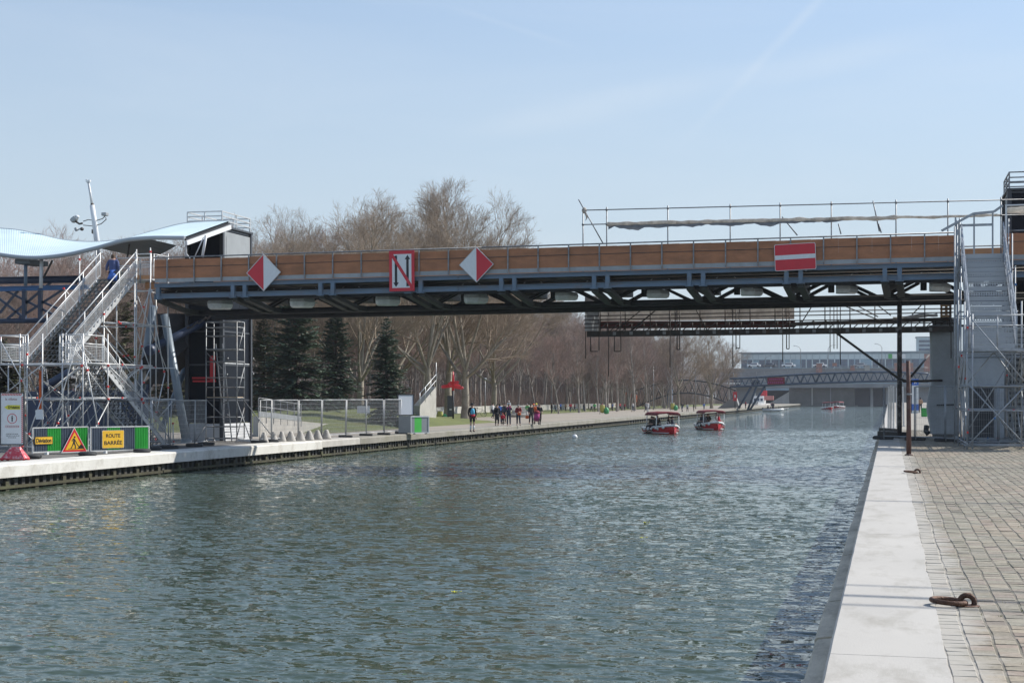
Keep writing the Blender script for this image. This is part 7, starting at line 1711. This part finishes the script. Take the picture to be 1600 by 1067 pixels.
# houseboat
p = atZ(1184, 637.5, ZW); hb = thing('houseboat', 'white houseboat with red and pink upper deck moored under the far footbridge', 'houseboat', V((p.x - 2, p.y + 4, ZW)))
b = V((p.x, p.y + 3, ZW))
secs = [[b + V((x, y, z)) for x, z in ((-w_, 1.1 + k), (-w_ * .9, .0), (-w_ * .5, -.4), (w_ * .5, -.4), (w_ * .9, .0), (w_, 1.1 + k))] for y, w_, k in ((-4.2, .12, .5), (-3.2, .9, .3), (-1.5, 1.7, .12), (6, 1.9, 0), (16, 1.8, 0))]
mb = MB(); vs = [a for s in secs for a in s]; mb.add(vs, [(i * 6 + j, i * 6 + j + 1, i * 6 + 7 + j, i * 6 + 6 + j) for i in range(4) for j in range(5)]); mb.add([s[0] for s in secs] + [s[5] for s in secs][::-1], [tuple(range(10))]); mb.build('hull', K['gel'], hb)
mb = MB(); mb.cbox(b + V((-.2, 4, 2.1)), (2.9, 7, 2.0), .15); mb.build('cabin', K['gel'], hb)
for i in range(3):
    mb = MB(); mb.bbox(b + V((-1.3 + i * .85, .47, 1.8)), b + V((-.7 + i * .85, .49, 2.5))); mb.build('window', K['farwin'], hb)
mb = MB(); mb.cbox(b + V((2.4, 2.4, 2.6)), (2.6, 1.0, 1.1), .1); mb.build('pink_panel', mat('faded_pink_panel', (.50, .20, .18), .7, 0, .15, 2), hb)
mb = MB(); mb.cbox(b + V((1.0, 3.4, 3.7)), (1.7, 1.0, 1.7), .05); mb.build('red_lattice', K['c_pink'] if 0 else K['red'], hb)
mb = MB(); mb.tube(b + V((-1, 1, 3)), b + V((-1, 1, 5.2)), .05, 6); mb.build('mast', K['gel'], hb)
jt = thing('pontoon', 'low grey pontoon jutting out beyond the grey dinghy', 'pontoon', atZ(1222, 639, ZW))
mb = MB(); q0, q1 = atZ(1200, 640, ZW + .25), atZ(1231, 638.5, ZW + .25); mb.prism([q0, q1, q1 + V((0, 3, 0)), q0 + V((0, 3, 0))], (0, 0, .18)); mb.build('deck', K['deckconc'], jt)
for f in (.1, .5, .9):
    mb = MB(); q = q0.lerp(q1, f) + V((0, 1, -.25)); mb.tube(q, q + V((0, 0, .9)), .08, 7); mb.build('pile', K['black_steel'], jt)
# road bridge and end wall
YE = 486
rbz = thing('road_bridge', 'wide grey concrete road bridge closing the far end of the canal', 'bridge', atY(1290, 605, YE))
def E(px, py, Y=YE): return atY(px, py, Y)
def block(nm, px0, y0, px1, y1, Y, dp, m, par):
    a, b = E(px0, y1, Y), E(px1, y0, Y); mb = MB(); mb.bbox((a.x, Y, a.z), (b.x, Y + dp, b.z)); return mb.build(nm, m, par)
block('end_wall', 1233, 604, 1335, 634.8, YE, 4, K['lock'], rbz); block('left_wall', 1120, 604, 1195, 636, YE + .5, 4, K['deckconc'], rbz); block('right_wall', 1384, 604, 1600, 632, YE + .5, 4, K['deckconc'], rbz)
block('culvert_shade', 1333, 604, 1386, 636, YE + 6, 1, K['opening_shade'], rbz); block('culvert_shade', 1193, 610, 1236, 636, YE + 6, 1, K['opening_shade'], rbz)  # near-black blocks stand in for the shade inside the openings
block('pier', 1360, 606, 1364, 636, YE + 1, 3, K['deckconc'], rbz); block('pier', 1268, 606, 1270, 634, YE - .3, .25, K['concrete'], rbz); block('pier', 1297, 606, 1298.5, 634, YE - .3, .25, K['deckconc'], rbz)
block('deck_beam', 1100, 598.5, 1640, 606, YE - 2, 14, K['deckconc'], rbz); block('deck_fascia', 1100, 573.5, 1640, 598, YE - 1, 12, K['deckconc'], rbz); block('parapet', 1100, 570.5, 1640, 573.2, YE - 1.4, .5, K['farroof'], rbz)
mb = MB(); mb.prism([E(1195, 634, YE - .5), E(1233, 634, YE - .5), E(1233, 612, YE - .5)], (0, 1.5, 0)); mb.build('stair_flank', K['concrete'], rbz)
block('ledge', 1230, 633, 1340, 636, YE - 2.5, 2.4, K['lock'], rbz)
for i, (x, y0, y1, w_, m_) in enumerate(((1280, 568, 584, 9, 'brick'), (1332, 571, 579, 7, 'brick'), (1355, 571, 579, 8, 'concrete'), (1304, 567, 572, 7, 'brick'), (1412, 567, 581, 30, 'brick'), (1450, 553, 580, 12, 'brick'))):
    q = E(x, y1, YE - 3); rb_ = thing('bridge_panel', ['brick red box left of centre on the road bridge', 'small pink panel on the road bridge parapet', 'beige panel on the road bridge parapet', 'round pinkish object on the bridge parapet left of the panels', 'long pink hoarding on the road bridge seen beside the dark post', 'tall brick pink pillar at the right end of the road bridge'][i], 'panel', q)
    block('board', x - w_ / 2, y0, x + w_ / 2, y1, YE - 2.2, .4, K[m_], rb_); block('cap', x - w_ / 2 - .4, y0 - .8, x + w_ / 2 + .4, y0 - .05, YE - 2.3, .6, K['farroof'], rb_)
# traffic on the bridge: a few pale car roofs
for i, (x, col) in enumerate(((1178, 'gel'), (1202, 'c_grey'), (1232, 'gel'), (1281, 'gel'), (1344, 'c_light'))):
    Y = YE + 3.5; a = E(x - 5, 574, Y); L = (E(x + 5, 574, Y) - a).x; h0 = E(x, 570.8, YE - 1).z - .6; c = thing('car', ['pale car at the left end of the road bridge', 'grey car second on the road bridge', 'pale car right of the grey one on the road bridge', 'white van top above the brick red box', 'light car near the right panels of the road bridge'][i], 'car', (a.x + L / 2, Y, h0 + .1), 'cars on the road bridge')
    b = V((a.x + L / 2, Y, h0 + .1)); L = 4.2
    mb = MB(); mb.cbox(b + V((0, 0, .55)), (L, 1.7, .62), .12); mb.cbox(b + V((.1, 0, 1.08)), (L * .55, 1.5, .56), .16); mb.build('body', K[col], c)
    for sx in (-1.3, 1.3):
        for sy in (-.8, .8):
            mb = MB(); mb.tube(b + V((sx, sy - .1, .3)), b + V((sx, sy + .1, .3)), .3, 12); mb.build('wheel', K['rubber'], c)
    mb = MB(); mb.bbox(b + V((-1.0, -.765, .9)), b + V((1.15, -.755, 1.28))); mb.build('window', K['farwin'], c)
# long glazed building behind
YG2 = 640
lb = thing('glazed_building', 'long low glazed building with pale panels beyond the road bridge', 'building', atY(1300, 572, YG2))
a, b = E(1158, 575, YG2), E(1440, 550, YG2); W_ = b.x - a.x; zt_ = E(1300, 551.5, YG2).z; zb = ZL
mb = MB(); mb.bbox((a.x, YG2, zb), (b.x + 60, YG2 + 30, zt_)); mb.build('wall', K['farglass'], lb)
mb = MB(); mb.bbox((a.x - 1, YG2 - 1, zt_ + .01), (b.x + 61, YG2 + 31, zt_ + .5)); mb.build('roof', K['farroof'], lb)
rs = random.Random(12); x = a.x
zm = E(1300, 561, YG2).z
while x < b.x + 40:
    w_ = rs.uniform(2.0, 3.4); mb = MB(); mb.bbox((x, YG2 - .25, zm), (x + w_ - .12, YG2 - .02, zt_ - .5)); mb.build('facade_panel', K['farpanel'], lb)
    if rs.random() < .8:
        mb = MB(); mb.bbox((x + .2, YG2 - .18, zm - 3.4), (x + w_ - .3, YG2 - .02, zm - .25)); mb.build('window', K['farwin'], lb)
    if rs.random() < .45:
        mb = MB(); mb.bbox((x + w_ - .28, YG2 - .3, zm - 3.6), (x + w_ + .1, YG2 - .03, zm - .05)); mb.build('pilaster', K['farpanel'], lb)
    x += w_
sgn = thing('green_sign', 'green and white rooftop sign panel on the glazed building', 'sign', E(1397, 556, YG2 - 1))
block('white_panel', 1388, 553, 1415, 560, YG2 - 1.2, .3, K['gel'], sgn); block('green_panel', 1388, 553, 1394, 560, YG2 - 1.3, .08, K['green'], sgn)
tw = thing('tower_block', 'distant blue grey tower block above the glazed building', 'building', E(1447, 540, 720))
block('wall', 1432, 527, 1475, 575, 720, 14, K['farpanel'], tw)
for i in range(4): block('window', 1436, 531 + i * 6.5, 1472, 535 + i * 6.5, 719.7, .2, K['farwin'], tw)
block('roof', 1430.5, 525.6, 1476.5, 526.9, 719.5, 15, K['farroof'], tw)
for i, (px, top, sgn_) in enumerate(((1251, 541, -1), (1378, 538, -1), (1195, 557, 1), (1294, 540, 1))):
    q = E(px, 574, YE - .5); t = E(px, top + 5, YE - .5); r = thing('street_lamp', ['street lamp with left arm left of centre on the road bridge', 'street lamp with left arm near the green sign', 'short street lamp at the left of the road bridge', 'street lamp in the middle of the road bridge'][i], 'street lamp', q, 'street lamps on the road bridge')
    mb = MB(); mb.path([q, t, t + V((sgn_ * .5, 0, .8)), t + V((sgn_ * 1.7, 0, 1.2))], [.11, .08, .07, .05], 7); mb.build('pole', K['galv_dull'], r)
    mb = MB(); mb.ell(t + V((sgn_ * 1.9, 0, 1.18)), (.4, .16, .1), 8, 5); mb.build('lamp_head', K['greypanel'], r)
# ------------------------------------------------------------------ right bank: stair tower, wrapped pier, posts, fences, lift tower
rt = thing('stair_tower', 'blue grey shaded scaffold stair tower on the right quay with perforated treads', 'stair tower', (3.3, 56, 0))
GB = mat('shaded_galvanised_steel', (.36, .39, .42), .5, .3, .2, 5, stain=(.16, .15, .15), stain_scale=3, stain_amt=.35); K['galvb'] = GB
RX0, RX1, RY0, RY1, RZ0, RZ1 = 2.62, 4.12, 53.8, 60.0, 3.3, 7.02
def perforated():
    m = bpy.data.materials.new('perforated_tread'); m.use_nodes = True; nt = m.node_tree; N = nt.nodes; b = N['Principled BSDF']; b.inputs['Base Color'].default_value = (.40, .42, .44, 1); b.inputs['Metallic'].default_value = .5; b.inputs['Roughness'].default_value = .45
    tc = N.new('ShaderNodeTexCoord'); mp = N.new('ShaderNodeMapping'); mp.inputs['Scale'].default_value = (12, 14, 14); lnk(nt, tc.outputs['Object'], mp.inputs['Vector'])
    vo = N.new('ShaderNodeTexVoronoi'); vo.inputs['Randomness'].default_value = .1; vo.inputs['Scale'].default_value = 1; lnk(nt, mp.outputs[0], vo.inputs['Vector'])
    gt = N.new('ShaderNodeMath'); gt.operation = 'GREATER_THAN'; gt.inputs[1].default_value = .30; lnk(nt, vo.outputs['Distance'], gt.inputs[0]); lnk(nt, gt.outputs[0], b.inputs['Alpha']); return m
K['perf'] = perforated()
n = 19; dy = (RY1 - RY0) / n; dz = (RZ1 - RZ0) / n
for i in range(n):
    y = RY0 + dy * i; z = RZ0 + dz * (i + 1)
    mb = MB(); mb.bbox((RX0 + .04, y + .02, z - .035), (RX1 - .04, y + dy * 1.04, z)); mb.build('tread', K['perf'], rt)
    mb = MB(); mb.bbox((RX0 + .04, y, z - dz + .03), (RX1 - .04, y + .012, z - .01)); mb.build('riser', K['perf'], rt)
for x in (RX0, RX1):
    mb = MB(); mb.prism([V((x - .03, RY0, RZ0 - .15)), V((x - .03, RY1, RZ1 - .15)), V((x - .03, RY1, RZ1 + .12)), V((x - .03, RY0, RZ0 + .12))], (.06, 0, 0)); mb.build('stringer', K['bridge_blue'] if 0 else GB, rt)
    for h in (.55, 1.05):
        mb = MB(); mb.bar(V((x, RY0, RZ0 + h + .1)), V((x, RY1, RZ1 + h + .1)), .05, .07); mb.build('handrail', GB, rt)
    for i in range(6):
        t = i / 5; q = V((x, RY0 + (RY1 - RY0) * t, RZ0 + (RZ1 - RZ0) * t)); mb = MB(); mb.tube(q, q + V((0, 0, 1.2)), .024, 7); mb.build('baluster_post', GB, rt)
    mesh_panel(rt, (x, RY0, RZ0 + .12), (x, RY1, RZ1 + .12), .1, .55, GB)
# lower landing, side flight and frame
def rdeck(x0, x1, y0, y1, z):
    mb = MB(); k = max(1, int((y1 - y0) / .32))
    for i in range(k): mb.bbox((x0, y0 + (y1 - y0) * i / k + .006, z - .06), (x1, y0 + (y1 - y0) * (i + 1) / k - .006, z))
    mb.build('platform', GB, rt)
rdeck(RX0 - .1, 6.6, 52.3, 53.75, RZ0 - .01); rdeck(RX0 - .1, 4.6, 60.0, 61.4, RZ1 - .02)
flight(rt, 4.45, 5.95, 62.4, 0.0, 53.8, RZ0 - .02, 20, K['tread'], GB, open_=False)
xs_, ys_ = (2.45, 4.28, 6.15), (52.2, 53.9, 56.6, 59.7, 61.5)
std = [(V((x, y, 0)), V((x, y, {52.2: 4.5, 53.9: 4.9, 56.6: 6.3 if x < 5 else 3.5, 59.7: 8.3 if x < 5 else 3.5, 61.5: 8.2 if x < 5 else 3.5}[y]))) for x in xs_ for y in ys_]
std += [(V((2.62, 52.15, 0)), V((2.62, 52.15, 4.4))), (V((2.3, 55.2, 0)), V((2.3, 55.2, 5.4))), (V((2.3, 58.2, 0)), V((2.3, 58.2, 7.9))), (V((2.55, 59.9, 6.4)), V((2.55, 59.9, 8.4))), (V((4.3, 58.2, 0)), V((4.3, 58.2, 7.6))), (V((4.5, 52.15, 0)), V((4.5, 52.15, 4.4)))]
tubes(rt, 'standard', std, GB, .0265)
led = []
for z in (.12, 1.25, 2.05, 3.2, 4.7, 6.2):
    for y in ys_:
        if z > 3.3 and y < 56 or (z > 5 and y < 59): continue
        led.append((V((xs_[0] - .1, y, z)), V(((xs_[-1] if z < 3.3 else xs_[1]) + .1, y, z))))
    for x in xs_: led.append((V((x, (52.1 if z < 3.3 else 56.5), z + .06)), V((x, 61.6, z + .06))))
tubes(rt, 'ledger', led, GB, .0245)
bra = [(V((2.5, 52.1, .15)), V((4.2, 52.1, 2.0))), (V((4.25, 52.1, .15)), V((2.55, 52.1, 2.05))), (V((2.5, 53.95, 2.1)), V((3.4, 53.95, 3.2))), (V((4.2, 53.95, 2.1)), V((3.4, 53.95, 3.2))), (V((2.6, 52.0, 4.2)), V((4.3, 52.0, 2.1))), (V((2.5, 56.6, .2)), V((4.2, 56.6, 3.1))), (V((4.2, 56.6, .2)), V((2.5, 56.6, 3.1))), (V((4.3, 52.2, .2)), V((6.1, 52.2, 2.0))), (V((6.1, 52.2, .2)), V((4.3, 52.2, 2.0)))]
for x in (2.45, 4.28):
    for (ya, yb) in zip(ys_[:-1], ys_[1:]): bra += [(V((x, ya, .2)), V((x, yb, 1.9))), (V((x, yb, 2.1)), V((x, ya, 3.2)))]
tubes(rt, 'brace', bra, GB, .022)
rs = random.Random(9)
for i in range(34):
    a, b = rs.choice(std + led + bra); q = a.lerp(b, rs.random()); mb = MB(); mb.box(q + V((.02, -.03, 0)), (.06, .06, .07)); mb.build('coupler', K['couple'] if i % 3 else K['royal'], rt)
for a, b in (((2.5, 52.25, RZ0), (4.3, 52.25, RZ0)), ((4.4, 52.25, RZ0), (6.5, 52.25, RZ0))): balustrade(rt, a, b, GB, posts=3)
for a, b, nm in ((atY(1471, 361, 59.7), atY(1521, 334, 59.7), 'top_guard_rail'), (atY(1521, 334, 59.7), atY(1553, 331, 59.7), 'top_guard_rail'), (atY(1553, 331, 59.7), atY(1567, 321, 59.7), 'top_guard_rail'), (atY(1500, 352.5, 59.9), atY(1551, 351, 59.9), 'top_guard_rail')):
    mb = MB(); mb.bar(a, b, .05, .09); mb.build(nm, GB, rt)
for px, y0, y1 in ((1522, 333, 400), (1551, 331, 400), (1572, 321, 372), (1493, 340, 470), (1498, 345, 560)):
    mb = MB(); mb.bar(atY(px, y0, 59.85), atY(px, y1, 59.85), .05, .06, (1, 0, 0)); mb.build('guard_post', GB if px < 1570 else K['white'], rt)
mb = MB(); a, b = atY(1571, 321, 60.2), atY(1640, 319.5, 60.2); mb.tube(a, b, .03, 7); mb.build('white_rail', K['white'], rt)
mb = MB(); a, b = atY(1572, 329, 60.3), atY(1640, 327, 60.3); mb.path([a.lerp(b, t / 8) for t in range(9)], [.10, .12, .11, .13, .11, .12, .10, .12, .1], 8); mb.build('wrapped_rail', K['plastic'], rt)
# dark hoarding sheets behind the stair and slatted store at the right edge
hs = thing('hoarding', 'dark sheeted enclosure behind the lower frame of the right stair tower', 'hoarding', (3.5, 62, 0))
mb = MB(); mb.bbox((2.75, 62.0, .05), (4.3, 62.05, 4.4)); mb.build('sheet', K['tarp'], hs); mb = MB(); mb.bbox((2.7, 61.95, 4.41), (4.35, 62.1, 4.5)); mb.build('top_batten', K['darkpanel'], hs); mb = MB(); mb.bbox((3.0, 61.9, .05), (3.9, 61.99, 2.1)); mb.build('door', K['darkpanel'], hs)
sl_ = thing('slatted_store', 'dark store with horizontal slats beyond the right stair', 'store', (6, 64, 0))
mb = MB(); mb.bbox((4.6, 64.2, 0), (12, 66, 4.6)); mb.build('wall', K['darkpanel'], sl_)
for i in range(20):
    mb = MB(); mb.box((8.3, 64.12, .2 + i * .22), (7.4, .05, .11), Matrix.Rotation(R(25), 3, 'X')); mb.build('slat', K['greypanel'], sl_)
# right lift tower
lr = thing('lift_shaft', 'black lift tower with roof railing rising at the right edge of the picture', 'lift tower', (7, 69, 0))
q = atY(1577, 300, 67.6); shaft(lr, q.x, q.x + 3.0, 67.6, 70.6, 0, q.z, 6.8, rail=False)
# wrapped pier
wp = thing('wrapped_pier', 'tall pier wrapped in grey tarpaulin beneath the bridge on the right quay', 'pier', atZ(1476, 680, 0))
mb = MB(); vs = []; cols_ = 22; rows = 13; Dp = 66.5
c = atZ(1476, 682, 0); zt_ = 4.75
for j in range(rows + 1):
    t = j / rows; z = .12 + (zt_ - .12) * t
    for i in range(cols_):
        a = 2 * math.pi * i / cols_; wx = .60 + (.05 if t > .85 else 0) * (t - .85) * 6; ex = (abs(math.cos(a)) ** .25) * math.copysign(1, math.cos(a)) * wx; ey = (abs(math.sin(a)) ** .25) * math.copysign(1, math.sin(a)) * .62
        if ex < 0 and .05 < t < .45: ex -= .16 * math.sin((t - .05) / .4 * math.pi) * (1 if ey < .3 else .4)
        q = noise.noise(V((a * 1.3, t * 5, 1))) * .05
        vs.append(c + V((ex * (1 + q), ey * (1 + q), z)))
mb.add(vs, [(j * cols_ + i, j * cols_ + (i + 1) % cols_, (j + 1) * cols_ + (i + 1) % cols_, (j + 1) * cols_ + i) for j in range(rows) for i in range(cols_)], 0, True); mb.build('tarpaulin', K['tarp'], wp)
mb = MB(); mb.bbox(c + V((-.5, -.45, 0)), c + V((.5, .45, zt_ + .3))); mb.build('column', K['deckconc'], wp)
mb = MB(); mb.bar(c + V((-.35, -.72, 1.35)), c + V((.66, -.72, 1.38)), .05, .06); mb.build('batten', K['black_steel'], wp)
mb = MB(); mb.path([c + V((.64, -.66, .2 + .35 * i)) + V((.02 * (-1) ** i, 0, 0)) for i in range(13)], .018, 5); mb.build('lashing', K['white'], wp)
mb = MB(); mb.path([c + V((-.75, -.2, .45)), c + V((-.78, -.3, .25)), c + V((-.66, -.3, .1))], .12, 7); mb.build('rolled_hem', K['black'], wp)
# hanger post, braces and the low fence at the water
def post(px, py, top, r, label, m, D=None, name='steel_post'):
    p = atZ(px, py, 0); D = (p - V((0, 0, CAMZ))).dot(V((-ST, CT, 0))); root = thing(name, label, 'post', p); h = (py - top) * D / F
    mb = MB(); mb.path([p, p + V((0, 0, h * .5)), p + V((0, 0, h))], r, 9); mb.build('shaft', m, root); mb = MB(); mb.lathe(p, [(r * 2.2, 0), (r * 2.2, .03), (r * 1.4, .05)], 10); mb.build('foot_plate', m, root)
    return root, p, h
K['mottled'] = mat('mottled_rusty_post', (.07, .06, .058), .7, .2, .3, 6, stain=(.45, .43, .42), stain_scale=3.5, stain_amt=.9)
post(1405.5, 684, 470, .10, 'tall mottled dark post holding up the suspended platform', K['mottled'])
rs = random.Random(6)
sh_ = thing('shore_brace', 'long dark diagonal brace from the platform down to the mottled post', 'brace', atD(1400, 590, 63))
mb = MB(); mb.tube(atD(1308, 521, 66), atD(1405, 592, 63), .055, 8); mb.build('tube', K['dark_steel'], sh_); mb = MB(); mb.tube(atD(1405, 592, 63), atD(1424, 598, 63), .055, 8); mb.build('tube', K['dark_steel'], sh_); mb = MB(); mb.tube(atD(1424, 588, 64), atD(1451, 555, 67), .05, 8); mb.build('tube', K['dark_steel'], sh_)
mb = MB(); mb.path([atD(1412, 596, 63), atD(1490, 594, 66), atD(1520, 586, 66)], .05, 7); mb.build('tube', K['dark_steel'], sh_)
for i, (px, py, top) in enumerate(((1391.5, 676, 602), (1388, 672, 604), (1396, 670, 603), (1402, 668, 606), (1412, 666, 604))):
    p = atZ(px, py, 0); D = (p - V((0, 0, CAMZ))).dot(V((-ST, CT, 0))); h = (py - top) * D / F; mb = MB(); mb.bar(p, p + V((rs.uniform(-.05, .05), 0, h)), .10, .06, (0, 1, 0)); mb.box(p + V((0, 0, .02)), (.2, .2, .04)); tag(mb.build('steel_post', K['galv'], None, p), 'pale upright fence post near the water before the wrapped pier', 'post', 'fence posts at the right quay edge')
for i, (a, b) in enumerate((((1376, 682), (1412, 684)), ((1378, 676), (1402, 678)))):
    p, q = atZ(*a, 0), atZ(*b, 0); mb = MB(); mb.bar(p + V((0, 0, .12)), q + V((0, 0, .12)), .3, .24); tag(mb.build('timber_sleeper', K['black_steel'], None, p), ['dark sleeper lying across the quay edge in front of the posts', 'dark sleeper lying behind the first one at the quay edge'][i], 'sleeper')
rs = random.Random(3)
pts = [(1380, 686.5), (1430, 688), (1477, 690), (1512, 692), (1560, 694), (1608, 696)]
for i, (a, b) in enumerate(zip(pts[:-1], pts[1:])):
    p, q = atZ(*a, 0), atZ(*b, 0); root = thing('wire_fence', ['low dark fence rail section at the water edge', 'wire fence panel in front of the wrapped pier', 'wire fence panel left of the right stair tower', 'wire fence panel in front of the right stair tower', 'wire fence panel at the right edge of the picture'][i], 'fence', p.lerp(q, .5), 'fence panels on the right quay'); z = V((0, 0, 1)); h = 2.1; d = (q - p).normalized(); p2, q2 = p + d * .04, q - d * .04
    for nm, e, f in (('post', p2 + z * .03, p2 + z * h), ('post', q2 + z * .03, q2 + z * h), ('top_tube', p2 + z * h, q2 + z * h), ('bottom_tube', p2 + z * .14, q2 + z * .14)):
        if i == 0 and nm == 'top_tube': continue
        mb = MB(); mb.tube(e, f, .022, 7); mb.build(nm, K['galvb'], root)
    if i:
        mb = MB(); L = (q2 - p2).length; n = int(L / .12)
        for k in range(1, n): e = p2.lerp(q2, k / n); mb.bar(e + z * .14, e + z * h, .005, .005, d)
        for k in range(1, 8): mb.bar(p2 + z * (.14 + 1.96 * k / 8), q2 + z * (.14 + 1.96 * k / 8), .006, .006)
        mb.build('wire_mesh', K['galvb'], root)
    mb = MB(); mb.cbox(p + V((0, .1, .07)), (.8, .25, .14), .03, Matrix.Rotation(R(-10), 3, 'Z')); tag(mb.build('rubber_foot_block', K['block'], None, p), 'dark rubber foot block under the right quay fence', 'fence block', 'fence blocks on the right quay')
# blue and white information pillar
p = atZ(1430, 645.5, 0); ip = thing('info_pillar', 'slim white and blue information pillar far along the right quay', 'sign', p)
k = 157 / F; mb = MB(); mb.bbox(p + V((-.34, 0, .0)), p + V((.34, .15, 3.55))); mb.build('white_face', K['signwhite'], ip)
mb = MB(); mb.bbox(p + V((-.345, -.02, 2.9)), p + V((.345, .17, 3.56))); mb.build('blue_head', K['c_blue'], ip); mb = MB(); mb.bbox(p + V((-.345, -.02, .3)), p + V((.345, .17, .95))); mb.build('blue_foot', K['c_blue'], ip); mb = MB(); mb.bbox(p + V((-.42, -.03, .0)), p + V((-.345, .17, 3.3))); mb.build('dark_edge', K['c_navy'], ip)
mb = MB(); mb.flat(frame(p + V((0, -.022, 3.22)), (1, 0, 0), (0, 0, 1)), [(-.12, -.15), (-.04, -.15), (.02, .0), (.08, -.15), (.14, -.15), (.06, .15), (-.03, .15)], 0, .01); mb.build('pillar_symbol', K['gel'], ip)
# deckchair-like green seat and slabs behind the pier
p = atZ(1444, 651, 0); gs = thing('green_crate', 'small green crate behind the wrapped pier on the right quay', 'crate', p)
mb = MB(); mb.cbox(p + V((0, 0, .35)), (.5, .5, .7), .04); mb.build('box', K['green'], gs); mb = MB(); mb.cbox(p + V((0, 0, .73)), (.56, .56, .06), .02); mb.build('lid', K['bin_green'], gs)
# ------------------------------------------------------------------ air
if HAZE > 0:
    mb = MB(); mb.bbox((-420, -60, -4.5), (320, 900, 34)); hz = mb.build('haze', None or K['white']); hz.data.materials.clear()
    m = bpy.data.materials.new('haze_air'); m.use_nodes = True; nt = m.node_tree; nt.nodes.clear(); o = nt.nodes.new('ShaderNodeOutputMaterial'); v = nt.nodes.new('ShaderNodeVolumePrincipled')
    v.inputs['Color'].default_value = (.86, .92, 1.0, 1); v.inputs['Density'].default_value = HAZE; v.inputs['Anisotropy'].default_value = .2; lnk(nt, v.outputs[0], o.inputs['Volume']); hz.data.materials.append(m); struct(hz, 'stuff')
